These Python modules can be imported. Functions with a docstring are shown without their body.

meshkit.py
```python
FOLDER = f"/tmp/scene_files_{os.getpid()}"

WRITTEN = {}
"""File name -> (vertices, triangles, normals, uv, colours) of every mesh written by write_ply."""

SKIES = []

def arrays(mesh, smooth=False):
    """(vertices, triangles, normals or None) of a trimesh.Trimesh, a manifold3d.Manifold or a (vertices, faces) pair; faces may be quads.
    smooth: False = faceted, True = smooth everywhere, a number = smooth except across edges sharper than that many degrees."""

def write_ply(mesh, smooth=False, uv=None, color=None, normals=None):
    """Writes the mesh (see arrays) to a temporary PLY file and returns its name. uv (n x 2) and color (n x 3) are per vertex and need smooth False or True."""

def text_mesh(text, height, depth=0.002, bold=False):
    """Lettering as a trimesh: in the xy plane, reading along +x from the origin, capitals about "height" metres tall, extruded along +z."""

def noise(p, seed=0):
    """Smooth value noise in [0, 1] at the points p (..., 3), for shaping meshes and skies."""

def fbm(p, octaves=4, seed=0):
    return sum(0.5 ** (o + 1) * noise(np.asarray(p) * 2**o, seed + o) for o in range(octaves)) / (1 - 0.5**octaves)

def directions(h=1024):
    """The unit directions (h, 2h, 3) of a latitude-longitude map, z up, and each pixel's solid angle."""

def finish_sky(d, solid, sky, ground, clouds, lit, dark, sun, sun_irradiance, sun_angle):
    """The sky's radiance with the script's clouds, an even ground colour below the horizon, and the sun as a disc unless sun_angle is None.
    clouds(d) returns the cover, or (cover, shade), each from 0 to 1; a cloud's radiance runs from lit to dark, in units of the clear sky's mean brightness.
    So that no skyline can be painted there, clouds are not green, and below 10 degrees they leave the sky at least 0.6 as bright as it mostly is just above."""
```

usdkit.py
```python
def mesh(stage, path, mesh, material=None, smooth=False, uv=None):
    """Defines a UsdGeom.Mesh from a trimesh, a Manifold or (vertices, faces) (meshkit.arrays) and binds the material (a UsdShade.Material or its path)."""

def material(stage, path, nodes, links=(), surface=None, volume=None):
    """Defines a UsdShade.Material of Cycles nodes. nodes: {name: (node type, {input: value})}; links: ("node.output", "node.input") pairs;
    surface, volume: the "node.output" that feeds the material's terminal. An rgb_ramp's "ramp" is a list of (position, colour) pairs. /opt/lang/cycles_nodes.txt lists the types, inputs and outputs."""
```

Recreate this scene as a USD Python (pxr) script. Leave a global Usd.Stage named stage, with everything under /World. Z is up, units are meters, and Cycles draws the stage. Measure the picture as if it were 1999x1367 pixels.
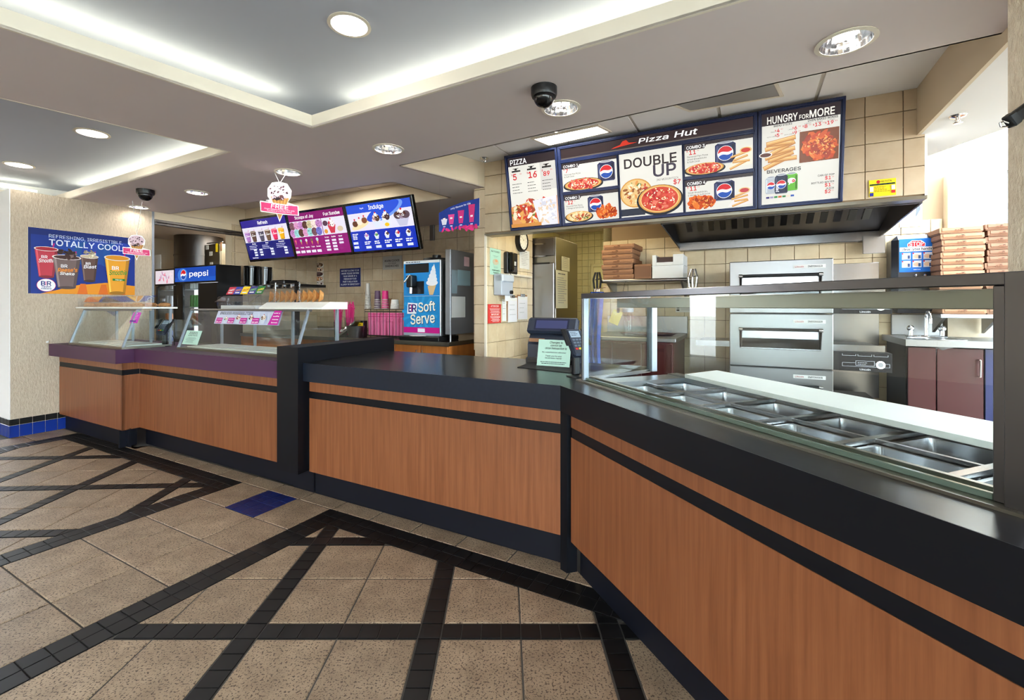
import math, random
import numpy as np
import trimesh
import shapely
from shapely import affinity
from shapely.geometry import Polygon, box as sbox, MultiPolygon
from shapely.ops import unary_union
import usdkit, meshkit
from pxr import Usd, UsdGeom, UsdLux, UsdShade, Gf, Sdf, Vt

rnd = random.Random(7)
stage = Usd.Stage.CreateInMemory()
UsdGeom.SetStageUpAxis(stage, 'Z')
UsdGeom.Xform.Define(stage, '/World')

# ------------------------------------------------------------------ camera, sky, sun, exposure
FPX, CX, CY, EYE = 890.0, 986.0, 598.0, 1.35          # focal length in px of the 1999 x 1367 frame, principal point, eye height
cam = UsdGeom.Camera.Define(stage, '/World/camera')
cam.CreateProjectionAttr('perspective')
cam.CreateHorizontalApertureAttr(36.0)
cam.CreateVerticalApertureAttr(36.0 * 1367 / 1999)
cam.CreateFocalLengthAttr(36.0 * FPX / 1999)
cam.CreateHorizontalApertureOffsetAttr((999.5 - CX) / 1999 * 36)
cam.CreateVerticalApertureOffsetAttr((CY - 683.5) / 1999 * 36)
cam.CreateFStopAttr(0.0)
cam.CreateClippingRangeAttr((0.05, 500.0))
cam.CreateExposureAttr(1.28)
cam.AddTranslateOp().Set((0, 0, EYE))
cam.AddRotateXOp().Set(90)

SKY = 9.0
dome = UsdLux.DomeLight.Define(stage, '/World/sky')
dome.CreateIntensityAttr(1.0)
skym = usdkit.material(stage, '/World/Looks/sky', {'b': ('background_shader', {'color': (0.80, 0.90, 1.0), 'strength': SKY})}, [], surface='b.background')
UsdShade.MaterialBindingAPI.Apply(dome.GetPrim()).Bind(skym)
dome.CreateColorAttr((0.80 * SKY, 0.90 * SKY, 1.0 * SKY))

sun = UsdLux.DistantLight.Define(stage, '/World/sun')          # high sun behind the camera: it lights the pavement outside, not the room
sun.CreateIntensityAttr(1.0); sun.CreateColorAttr((60.0, 56.0, 51.0)); sun.CreateAngleAttr(0.6)
sun.AddRotateZOp().Set(17.0); sun.AddRotateXOp().Set(30.0)

LAMP, COVE, TROFFER, SCREEN, BOARD = 40.0, 5.0, 7.0, 0.42, 0.4      # strengths of the room's lamps and lit signs

# ------------------------------------------------------------------ frames: main counter runs along F1, sandwich counter along F2
B0 = np.array([0.2804, 2.3073])
TH1, TH2 = math.radians(28.29), math.radians(69.53)

class Frame:
    def __init__(s, o, th):
        s.o, s.th = np.array(o, float), th
        s.d, s.n = np.array([math.cos(th), -math.sin(th)]), np.array([math.sin(th), math.cos(th)])
        s.rz = -math.degrees(th)
    def w(s, a, b):
        return s.o + a * s.d + b * s.n
    def loc(s, p):
        q = np.asarray(p[:2]) - s.o
        return float(q @ s.d), float(q @ s.n)
    def on(s, u, t):
        """s coordinate and depth where the photo column u meets the plane t of this frame"""
        r = np.array([(u - CX) / FPX, 1.0])
        y = (t + s.o @ s.n) / (r @ s.n)
        return float((r * y - s.o) @ s.d), float(y)
    def S(s, u, t):
        return s.on(u, t)[0]
    def Z(s, u, v, t):
        return EYE - (v - CY) * s.on(u, t)[1] / FPX

F1, F2, W = Frame(B0, TH1), Frame(B0, TH2), Frame((0, 0), 0.0)

def at(u, v, z):
    y = FPX * (EYE - z) / (v - CY)
    return np.array([(u - CX) / FPX * y, y])

# ------------------------------------------------------------------ materials
def C(r, g, b):
    return tuple((x / 255 / 12.92 if x <= 10 else ((x / 255 + 0.055) / 1.055) ** 2.4) for x in (r, g, b))

LOOKS = {}
def mat(name, col, rough=0.5, metal=0.0, spec=0.5, **kw):
    if name in LOOKS: return LOOKS[name]
    p = {'base_color': col, 'roughness': rough, 'metallic': metal, 'specular_ior_level': spec}
    p.update(kw.pop('p', {}))
    nodes, links = {'p': ('principled_bsdf', p)}, []
    var, scale, vscale = kw.get('var'), kw.get('scale', 8), kw.get('vec', (1, 1, 1))
    if var is not None or kw.get('bump'):
        nodes['tc'] = ('texture_coordinate', {})
        nodes['mp'] = ('mapping', {'scale': vscale})
        nodes['n'] = ('noise_texture', {'scale': scale, 'detail': kw.get('detail', 4.0), 'roughness': kw.get('nr', 0.6), 'distortion': kw.get('dist', 0.0)})
        links += [('tc.object', 'mp.vector'), ('mp.vector', 'n.vector')]
    if var is not None:
        nodes['r'] = ('rgb_ramp', {'ramp': [(kw.get('lo', 0.3), var), (kw.get('hi', 0.7), col)]})
        links += [('n.fac', 'r.fac')]
        last = 'r.color'
        if kw.get('rand'):
            nodes['oi'] = ('object_info', {})
            nodes['hs'] = ('hsv', {'saturation': 1.0})
            nodes['mr'] = ('map_range', {'from_min': 0.0, 'from_max': 1.0, 'to_min': 1 - kw['rand'], 'to_max': 1 + kw['rand']})
            links += [('oi.random', 'mr.value'), ('mr.result', 'hs.value'), (last, 'hs.color')]
            last = 'hs.color'
        if kw.get('spots'):
            sc, colr, lo, hi = kw['spots']
            nodes['n2'] = ('noise_texture', {'scale': sc, 'detail': 3.0, 'roughness': 0.65})
            nodes['r2'] = ('rgb_ramp', {'ramp': [(lo, (0, 0, 0)), (hi, (1, 1, 1))]})
            nodes['mx'] = ('mix_color', {'a': colr})
            links += [('tc.object', 'n2.vector'), ('n2.fac', 'r2.fac'), ('r2.color', 'mx.fac'), (last, 'mx.b')]
            last = 'mx.result'
            nodes['inv'] = ('rgb_ramp', {'ramp': [(0.0, (0, 0, 0)), (1.0, (1, 1, 1))]})
        links += [(last, 'p.base_color')]
    if kw.get('bump'):
        nodes['b'] = ('bump', {'strength': kw['bump'], 'distance': kw.get('bd', 0.01)})
        links += [('n.fac', 'b.height'), ('b.normal', 'p.normal')]
    nodes.pop('inv', None)
    LOOKS[name] = usdkit.material(stage, '/World/Looks/' + name, nodes, links, surface='p.BSDF')
    return LOOKS[name]

def emit(name, col, k):
    if name not in LOOKS:
        LOOKS[name] = usdkit.material(stage, '/World/Looks/' + name, {'e': ('emission', {'color': col, 'strength': k})}, [], surface='e.emission')
    return LOOKS[name]

def pane(name, tint, ior=1.45, rough=0.0, base=0.0):
    if name not in LOOKS:
        LOOKS[name] = usdkit.material(stage, '/World/Looks/' + name, {'t': ('transparent_bsdf', {'color': tint}), 'g': ('glossy_bsdf', {'color': (1, 1, 1), 'roughness': rough}), 'w': ('layer_weight', {'blend': 0.5}), 'q': ('math', {'math_type': 'power', 'value2': 4.5}),
                                       'f': ('math', {'math_type': 'multiply_add', 'value2': 0.9, 'value3': (ior - 1) ** 2 / (ior + 1) ** 2}), 'm': ('mix_closure', {})},
                                      [('w.facing', 'q.value1'), ('q.value', 'f.value1'), ('f.value', 'm.fac'), ('t.BSDF', 'm.closure1'), ('g.BSDF', 'm.closure2')], surface='m.closure')
    return LOOKS[name]

def print_mat(name, k, rough=0.45):
    """flat print: colours come from the mesh's own primvar; k > 0 for screens and backlit panels"""
    if name not in LOOKS:
        nodes = {'a': ('attribute', {'attribute': 'col'}), 'p': ('principled_bsdf', {'roughness': rough, 'emission_strength': k, 'specular_ior_level': 0.3})}
        links = [('a.color', 'p.base_color')]
        if k: 
            links.append(('a.color', 'p.emission_color'))
            nodes['h'] = ('hsv', {'value': 0.25}); links[0] = ('h.color', 'p.base_color'); links.append(('a.color', 'h.color'))
        LOOKS[name] = usdkit.material(stage, '/World/Looks/' + name, nodes, links, surface='p.BSDF')
    return LOOKS[name]

paint = mat('ceiling_paint', C(218, 205, 201), 0.85, bump=0.03, scale=60)
trimw = mat('trim_paint', C(232, 222, 204), 0.7)
tray_paint = mat('tray_paint', C(188, 192, 204), 0.9)
white_paint = mat('white_paint', C(238, 236, 234), 0.8)
beige_paint = mat('beige_paint', C(222, 205, 178), 0.8)
stucco = mat('tan_stucco', C(206, 190, 168), 0.9, var=C(186, 168, 146), scale=70, vec=(1, 1, 0.35), bump=0.5, bd=0.02)
wtile = mat('beige_wall_tile', C(212, 194, 166), 0.32, var=C(196, 172, 140), scale=5, rand=0.07)
wtile2 = mat('warm_wall_tile', C(222, 204, 168), 0.32, var=C(206, 184, 146), scale=5, rand=0.05)
ytile = mat('yellow_wall_tile', C(222, 214, 170), 0.3, var=C(210, 202, 156), scale=4, rand=0.03)
grout = mat('wall_grout', C(150, 128, 100), 0.9)
floor_grout = mat('floor_grout', C(84, 80, 75), 0.9)
ftile = mat('stone_floor_tile', C(176, 152, 126), 0.5, var=C(136, 114, 92), scale=7, nr=0.7, detail=8.0, lo=0.3, hi=0.68, rand=0.1, spots=(120, C(84, 66, 52), 0.40, 0.45), bump=0.25, bd=0.006)
btile = mat('black_floor_tile', C(14, 14, 15), 0.45, spec=0.3, var=C(22, 21, 22), scale=6, rand=0.25)
blutile = mat('blue_floor_tile', C(14, 28, 84), 0.4, spec=0.3, var=C(18, 36, 98), scale=6, rand=0.15)
blubase = mat('blue_base_tile', C(14, 48, 140), 0.25)
wood = mat('cherry_laminate', C(142, 86, 52), 0.4, var=C(118, 66, 36), scale=3.2, vec=(14, 14, 0.55), detail=6.0, lo=0.32, hi=0.66)
orange_wood = mat('orange_laminate', C(214, 132, 62), 0.4, var=C(196, 116, 52), scale=3, vec=(10, 10, 0.6))
navy = mat('navy_laminate', C(24, 31, 44), 0.4, spec=0.3, var=C(20, 26, 38), scale=40)
navytop = mat('navy_worktop', C(30, 30, 34), 0.24, spec=0.4, var=C(26, 26, 30), scale=60)
blacklam = mat('black_laminate', C(9, 11, 18), 0.45, spec=0.25)
kickm = mat('kick_plate_vinyl', C(7, 10, 22), 0.5, spec=0.3)
purple = mat('purple_laminate', C(74, 40, 70), 0.45, spec=0.3)
steel = mat('brushed_steel', (0.32, 0.32, 0.325), 0.34, 1.0, bump=0.04, scale=40, vec=(1, 1, 14))
steel2 = mat('smooth_steel', (0.38, 0.38, 0.39), 0.22, 1.0)
steelw = mat('warm_steel', (0.33, 0.31, 0.26), 0.34, 1.0)
satin = mat('satin_steel', C(150, 152, 156), 0.4, 0.55)
dsteel = mat('dark_steel', (0.16, 0.15, 0.15), 0.36, 1.0)
chrome = mat('chrome', (0.82, 0.82, 0.84), 0.08, 1.0)
alum = mat('white_aluminium', C(150, 158, 168), 0.35, 0.4)
frame_m = mat('bronze_frame', (0.17, 0.165, 0.17), 0.28, 1.0)
glass = pane('window_glass', (0.93, 0.965, 0.955))
acryl = pane('clear_acrylic', (0.95, 0.96, 0.97), 1.4)
greenglass = mat('glass_edge', C(92, 106, 94), 0.15)
wplast = mat('white_plastic', C(232, 232, 230), 0.4)
gplast = mat('grey_plastic', C(176, 184, 194), 0.4)
bplast = mat('black_plastic', C(16, 17, 20), 0.35)
nplast = mat('navy_plastic', C(36, 44, 60), 0.4)
blackgloss = mat('black_gloss', C(8, 8, 10), 0.06)
rubber = mat('black_rubber', C(14, 14, 15), 0.7)
paper = mat('white_paper', C(236, 236, 232), 0.7)
board_white = mat('white_board', C(236, 236, 230), 0.45)
card = mat('cardboard', C(164, 118, 86), 0.75, var=C(150, 106, 74), scale=9, rand=0.06)
cardd = mat('cardboard_dark', C(128, 90, 66), 0.8)
maroon = mat('maroon_laminate', C(62, 17, 21), 0.3)
pinkm = mat('pink_paper_cup', C(240, 120, 168), 0.5)
pinkd = mat('magenta_plastic', C(226, 40, 130), 0.4)
clearp = mat('frosted_plastic', C(226, 222, 214), 0.25, p={'transmission_weight': 0.45})
waffle = mat('waffle', C(216, 160, 92), 0.7, var=C(176, 116, 58), scale=60)
donut = mat('baked_cookie', C(200, 148, 92), 0.8, var=C(150, 96, 54), scale=40)
wirem = mat('black_wire', C(18, 16, 16), 0.4)
yellowp = mat('yellow_plastic', C(240, 204, 20), 0.5)
bluefab = mat('blue_cloth', C(24, 60, 150), 0.8, var=C(34, 76, 170), scale=12)
redm = mat('red_plastic', C(196, 30, 40), 0.4)
lampm = emit('downlight_lamp', (1.0, 0.96, 0.88), LAMP)
traylamp = emit('tray_lamp', (1.0, 0.97, 0.92), LAMP * 0.35)
trofm = emit('light_panel_lens', (1.0, 0.97, 0.86), TROFFER)
covem = emit('cove_tube', (1.0, 0.98, 0.74), COVE)
PR, PRS, PRB = print_mat('flat_print', 0.0), print_mat('screen_print', SCREEN, 0.2), print_mat('backlit_print', BOARD, 0.25)

# ------------------------------------------------------------------ mesh helpers
class G:
    def __init__(s): s.v, s.f, s.n = [], [], 0
    def add(s, v, f):
        v, f = np.asarray(v, float).reshape(-1, 3), np.asarray(f, int)
        if f.shape[1] == 4: f = np.vstack([f[:, [0, 1, 2]], f[:, [0, 2, 3]]])
        s.v.append(v); s.f.append(f + s.n); s.n += len(v); return s
    def get(s): return np.vstack(s.v), np.vstack(s.f)
    def box(s, x0, x1, y0, y1, z0, z1, c=0.0):
        x0, x1 = sorted((x0, x1)); y0, y1 = sorted((y0, y1)); z0, z1 = sorted((z0, z1))
        c = min(c, (x1 - x0) * .45, (y1 - y0) * .45, (z1 - z0) * .45)
        if c <= 0:
            v = [(x, y, z) for z in (z0, z1) for y in (y0, y1) for x in (x0, x1)]
            return s.add(v, [(0, 2, 3, 1), (4, 5, 7, 6), (0, 1, 5, 4), (2, 6, 7, 3), (0, 4, 6, 2), (1, 3, 7, 5)])
        P = []
        for i, sx in enumerate((0, 1)):
            for sy in (0, 1):
                for sz in (0, 1):
                    X, Y, Z = (x1 if sx else x0), (y1 if sy else y0), (z1 if sz else z0)
                    dx, dy, dz = (-c if sx else c), (-c if sy else c), (-c if sz else c)
                    P += [(X, Y + dy, Z + dz), (X + dx, Y, Z + dz), (X + dx, Y + dy, Z)]
        h = trimesh.convex.convex_hull(np.array(P))
        return s.add(h.vertices, h.faces)
    def prism(s, poly, z0, z1):
        if not isinstance(poly, Polygon): poly = Polygon([tuple(p) for p in poly])
        for g in (poly.geoms if isinstance(poly, MultiPolygon) else [poly]):
            m = trimesh.creation.extrude_polygon(shapely.orient_polygons(g) if hasattr(shapely, 'orient_polygons') else g, z1 - z0, engine='earcut')
            s.add(m.vertices + [0, 0, z0], m.faces)
        return s
    def side(s, pts, a0, a1, axis=0):
        """prism of a profile: axis 0: pts are (y, z) extruded along x; axis 1: pts are (x, z) extruded along y"""
        m = trimesh.creation.extrude_polygon(Polygon(pts), a1 - a0, engine='earcut')
        v = np.array(m.vertices)
        v = np.stack([v[:, 2] + a0, v[:, 0], v[:, 1]], 1) if axis == 0 else np.stack([v[:, 0], a1 - v[:, 2], v[:, 1]], 1)
        return s.add(v, m.faces)
    def lathe(s, prof, c=(0, 0, 0), n=20, arc=None):
        prof = np.array(prof, float); k = len(prof)
        a = np.arange(n) * 2 * math.pi / n
        v = np.stack([np.outer(prof[:, 0], np.cos(a)), np.outer(prof[:, 0], np.sin(a)), np.repeat(prof[:, 1:2], n, 1)], -1).reshape(-1, 3) + np.array(c)
        f = [(i * n + j, i * n + (j + 1) % n, (i + 1) * n + (j + 1) % n, (i + 1) * n + j) for i in range(k - 1) for j in range(n)]
        return s.add(v, f)
    def cyl(s, p0, p1, r0, r1=None, n=14, cap=True):
        p0, p1 = np.array(p0, float), np.array(p1, float); r1 = r0 if r1 is None else r1
        t = p1 - p0; t /= np.linalg.norm(t)
        a = np.cross(t, [0, 0, 1.0] if abs(t[2]) < .9 else [1.0, 0, 0]); a /= np.linalg.norm(a); b = np.cross(t, a)
        an = np.arange(n) * 2 * math.pi / n
        ring = np.cos(an)[:, None] * a + np.sin(an)[:, None] * b
        v = np.vstack([p0 + ring * r0, p1 + ring * r1, [p0], [p1]])
        f = [(j, (j + 1) % n, n + (j + 1) % n, n + j) for j in range(n)]
        s.add(v, f)
        if cap:
            s.f.append(np.array([((j + 1) % n, j, 2 * n) for j in range(n)] + [(n + j, n + (j + 1) % n, 2 * n + 1) for j in range(n)]) + s.n - len(v))
        return s
    def tube(s, pts, r, n=8):
        pts = np.array(pts, float)
        for a, b in zip(pts[:-1], pts[1:]):
            if np.linalg.norm(b - a) > 1e-6: s.cyl(a, b, r, n=n)
        return s
    def ball(s, c, r, sub=2, sc=(1, 1, 1)):
        m = trimesh.creation.icosphere(sub, 1.0)
        return s.add(m.vertices * np.array(sc) * r + np.array(c), m.faces)
    def mul(s, M):
        M = np.asarray(M); s.v = [v @ M[:3, :3].T + M[:3, 3] for v in s.v]; return s
    def mv(s, *d): s.v = [v + np.array(d) for v in s.v]; return s

def rot(axis, deg, about=(0, 0, 0)):
    return trimesh.transformations.rotation_matrix(math.radians(deg), axis, about)

# ------------------------------------------------------------------ scene tree helpers
used = {}
def numbered(parent, name):
    k = (parent, name); n = used.get(k, 0); used[k] = n + 1
    return parent + '/' + (name if n == 0 else '%s_%03d' % (name, n))

class Thing:
    def __init__(s, path, off): s.path, s.off = path, np.array(off, float)

def setdata(prim, label=None, cat=None, group=None, kind=None):
    for k, v in (('label', label), ('category', cat), ('group', group), ('kind', kind)):
        if v: prim.SetCustomDataByKey(k, v)

def thing(name, label, cat, fr=F1, s=0, t=0, z=0, rz=0, group=None, kind=None):
    """an Xform at the thing's base; parts are given in the frame's own coordinates (s, t, z)"""
    path = numbered('/World', name)
    x = UsdGeom.Xform.Define(stage, path)
    p = fr.w(s, t)
    x.AddTranslateOp().Set((float(p[0]), float(p[1]), float(z))); x.AddRotateZOp().Set(fr.rz + rz)
    setdata(x.GetPrim(), label, cat, group, kind)
    return Thing(path, (s, t, z) if rz == 0 else (0, 0, 0))

def part(name, g, m, parent, smooth=None, label=None, kind=None, col=None):
    """one Mesh under a Thing (or under a part's path); g in the frame coordinates of the thing"""
    v, f = g.get()
    if isinstance(parent, tuple): th, up = parent
    else: th, up = parent, parent.path
    v = v - th.off
    path = numbered(up, name)
    me = usdkit.mesh(stage, path, (v, f), m, smooth if smooth else False)
    if col is not None:
        UsdGeom.PrimvarsAPI(me).CreatePrimvar('col', Sdf.ValueTypeNames.Color3fArray, 'vertex').Set(Vt.Vec3fArray.FromNumpy(np.asarray(col, np.float32)))
    setdata(me.GetPrim(), label, None, None, kind)
    return (th, path)

def struct(name, g=None, m=None, smooth=None, fr=W):
    path = numbered('/World', name)
    x = UsdGeom.Xform.Define(stage, path)
    x.AddTranslateOp().Set((float(fr.o[0]), float(fr.o[1]), 0)); x.AddRotateZOp().Set(fr.rz)
    setdata(x.GetPrim(), None, None, None, 'structure')
    th = Thing(path, (0, 0, 0))
    return th

def dup(th, label, fr=F1, s=0, t=0, z=0, rz=0, group=None):
    src = stage.GetPrimAtPath(th.path)
    base = th.path.split('/')[-1]
    if len(base) > 4 and base[-3:].isdigit() and base[-4] == '_': base = base[:-4]
    path = numbered('/World', base)
    x = UsdGeom.Xform.Define(stage, path)
    x.GetPrim().GetReferences().AddInternalReference(src.GetPath())
    p = fr.w(s, t)
    x.GetPrim().GetAttribute('xformOp:translate').Set(Gf.Vec3d(float(p[0]), float(p[1]), float(z)))
    x.GetPrim().GetAttribute('xformOp:rotateZ').Set(fr.rz + rz)
    x.GetPrim().SetInstanceable(True)
    setdata(x.GetPrim(), label, src.GetCustomDataByKey('category'), group or src.GetCustomDataByKey('group'))
    return path

# ------------------------------------------------------------------ flat print
_txt = {}
def text_tris(txt, bold):
    k = (txt, bold)
    if k not in _txt:
        m = meshkit.text_mesh(txt, 1.0, 0.01, bold)
        v, f = np.array(m.vertices), np.array(m.faces)
        keep = (v[f][:, :, 2] > 0.005).all(1)
        f = f[keep]; ids, inv = np.unique(f, return_inverse=True)
        _txt[k] = (v[ids][:, :2], inv.reshape(-1, 3))
    return _txt[k]

class Art:
    """flat print w x h metres, origin at its lower left corner; later shapes lie on earlier ones"""
    def __init__(s, w, h, bg):
        s.w, s.h, s.V, s.F, s.K, s.n, s.L = w, h, [], [], [], 0, 0.0
        s.step = 0.00012
        if bg is not None: s.rect(0, 0, w, h, bg)
    def tri(s, v, f, col):
        v = np.asarray(v, float)
        s.L += s.step
        s.V.append(np.column_stack([v[:, 0], np.full(len(v), -s.L), v[:, 1]])); s.F.append(np.asarray(f, int) + s.n)
        s.K.append(np.tile(C(*col), (len(v), 1))); s.n += len(v); return s
    def rect(s, x, y, w, h, col): return s.tri([(x, y), (x + w, y), (x + w, y + h), (x, y + h)], [(0, 1, 2), (0, 2, 3)], col)
    def poly(s, pts, col):
        p = Polygon(pts)
        if not p.is_valid: p = p.buffer(0)
        for g in getattr(p, 'geoms', [p]):
            if g.area > 1e-9:
                v, f = trimesh.creation.triangulate_polygon(g, engine='earcut')
                f = np.array(f); a = v[f]
                cr = (a[:, 1, 0] - a[:, 0, 0]) * (a[:, 2, 1] - a[:, 0, 1]) - (a[:, 1, 1] - a[:, 0, 1]) * (a[:, 2, 0] - a[:, 0, 0])
                f[cr < 0] = f[cr < 0][:, ::-1]
                s.tri(v, f, col)
        return s
    def ell(s, x, y, rx, ry=None, col=(0, 0, 0), n=18, rotd=0, a0=0, a1=360):
        ry = rx if ry is None else ry
        a = np.radians(np.linspace(a0, a1, n + 1)); r = math.radians(rotd)
        px, py = rx * np.cos(a), ry * np.sin(a)
        v = np.column_stack([x + px * math.cos(r) - py * math.sin(r), y + px * math.sin(r) + py * math.cos(r)])
        return s.tri(v, [(0, i, i + 1) for i in range(1, n)], col)
    def text(s, txt, x, y, h, col, bold=True, w=None, al='l', shear=0.0, rotd=0):
        v, f = text_tris(txt, bold)
        v = v * h
        sx = 1.0
        x0, x1 = v[:, 0].min(), v[:, 0].max()
        if w: sx = w / (x1 - x0)
        vx = (v[:, 0] - x0) * sx + v[:, 1] * shear
        ww = (x1 - x0) * sx
        vx = vx - (0 if al == 'l' else ww / 2 if al == 'c' else ww)
        if rotd:
            r = math.radians(rotd); vx, vy = vx * math.cos(r) - v[:, 1] * math.sin(r), vx * math.sin(r) + v[:, 1] * math.cos(r)
        else: vy = v[:, 1]
        return s.tri(np.column_stack([vx + x, vy + y]), f, col)
    def lines(s, x, y, w, n, dy, hgt, col, seed=1, al='l'):
        """rows of tiny illegible print"""
        r = random.Random(seed)
        for i in range(n):
            yy, k = y - i * dy, w * r.uniform(0.6, 1.0)
            xx = x if al == 'l' else x - k / 2
            end = xx + k
            while xx < end - 0.001:
                l = min(hgt * r.uniform(1.5, 4), end - xx); s.rect(xx, yy, l, hgt, col); xx += l + hgt * 0.6
        return s
    def spots(s, x, y, rx, ry, n, r0, r1, pal, seed, sq=0.8, clip=None):
        r = random.Random(seed)
        for i in range(n):
            a, q = r.uniform(0, 6.283), math.sqrt(r.random())
            k = r.uniform(r0, r1)
            px, py = x + rx * q * math.cos(a), y + ry * q * math.sin(a)
            if clip:
                px, py = min(max(px, clip[0] + k), clip[2] - k), min(max(py, clip[1] + k), clip[3] - k)
            s.ell(px, py, k, k * sq * r.uniform(.5, 1), r.choice(pal), 7, r.uniform(0, 180))
        return s
    def put(s, th, name='print', m=None, x=0, y=0, z=0, tilt=0, yaw=0, label=None, sc=1.0):
        """hang the print in the thing's frame with its lower left corner at (x, y, z), facing -y"""
        v = np.vstack(s.V) * sc
        M = rot((0, 0, 1), yaw) @ rot((1, 0, 0), tilt)
        v = v @ M[:3, :3].T + np.array([x, y, z])
        g = G(); g.v, g.f, g.n = [v], [np.vstack(s.F)], len(v)
        return part(name, g, m or PR, th, col=np.vstack(s.K), label=label)

# ------------------------------------------------------------------ drawings used on menus and posters
def pizza(a, x, y, r, ry, sty=0, seed=3, pan=True, clip=None):
    if pan: a.ell(x, y - r * .05, r * 1.12, ry * 1.12, (30, 34, 44), 28)
    a.ell(x, y, r * 1.03, ry * 1.03, (206, 150, 76), 28); a.ell(x, y, r * .95, ry * .95, (232, 190, 120), 28)
    a.ell(x, y, r * .88, ry * .88, (200, 70, 50) if sty == 0 else (226, 190, 130), 28)
    pal = [(196, 44, 44), (214, 80, 66), (226, 120, 100), (176, 36, 40)] if sty == 0 else [(236, 214, 160), (220, 150, 80), (188, 60, 44), (150, 90, 50), (96, 120, 50), (240, 228, 200)]
    a.spots(x, y, r * .74, ry * .74, 46, r * .09, r * .2, pal, seed, .7)
    a.spots(x, y, r * .8, ry * .8, 50, r * .03, r * .07, [(248, 226, 180), (250, 240, 214), (236, 196, 140)], seed + 1, .6)

def wings(a, x, y, w, h, seed=5, n=70):
    a.spots(x + w / 2, y + h * .45, w * .42, h * .4, n, w * .1, w * .2, [(214, 92, 30), (190, 64, 18), (228, 120, 44), (160, 50, 16), (200, 80, 24)], seed, .65, (x, y, x + w, y + h))
    a.spots(x + w / 2, y + h * .5, w * .4, h * .36, n, w * .02, w * .05, [(244, 160, 80), (250, 180, 100), (120, 36, 12)], seed + 1, .5, (x, y, x + w, y + h))

def sticks(a, x, y, w, h, n, seed=2):
    r = random.Random(seed)
    for i in range(n):
        q = 10 + r.uniform(-12, 14); L, T = w * r.uniform(.6, .8), h * .16
        cx, cy = x + w * .5 + r.uniform(-.1, .1) * w, y + h * (.12 + .76 * i / max(1, n - 1))
        c, s_ = math.cos(math.radians(q)), math.sin(math.radians(q))
        def bar(l, t, dy, col): a.poly([(cx + px * c - (py + dy) * s_, cy + px * s_ + (py + dy) * c) for px, py in ((-l / 2, -t / 2), (l / 2, -t / 2), (l / 2, t / 2), (-l / 2, t / 2))], col)
        bar(L, T, 0, (184, 122, 58)); bar(L * .98, T * .62, T * .1, (222, 168, 96)); bar(L * .94, T * .2, T * .22, (240, 200, 136))

def globe(a, x, y, r):
    a.ell(x, y, r * 1.08, None, (240, 240, 244), 24)
    t = np.linspace(0, math.pi, 16)
    wv = [(-r * .98 + 1.96 * r * k, -r * .18 + r * .36 * k + r * .14 * math.sin(k * 6.28)) for k in np.linspace(0, 1, 9)]
    a.poly([(x + r * math.cos(q), y + r * math.sin(q)) for q in np.linspace(.35, math.pi - .02, 14)] + [(x + px, y + py + r * .2) for px, py in wv], (206, 32, 44))
    a.poly([(x + r * math.cos(q), y + r * math.sin(q)) for q in np.linspace(math.pi + .5, 2 * math.pi - .15, 14)] + [(x + px * .9, y + py - r * .22) for px, py in wv[::-1]], (24, 76, 170))

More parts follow.
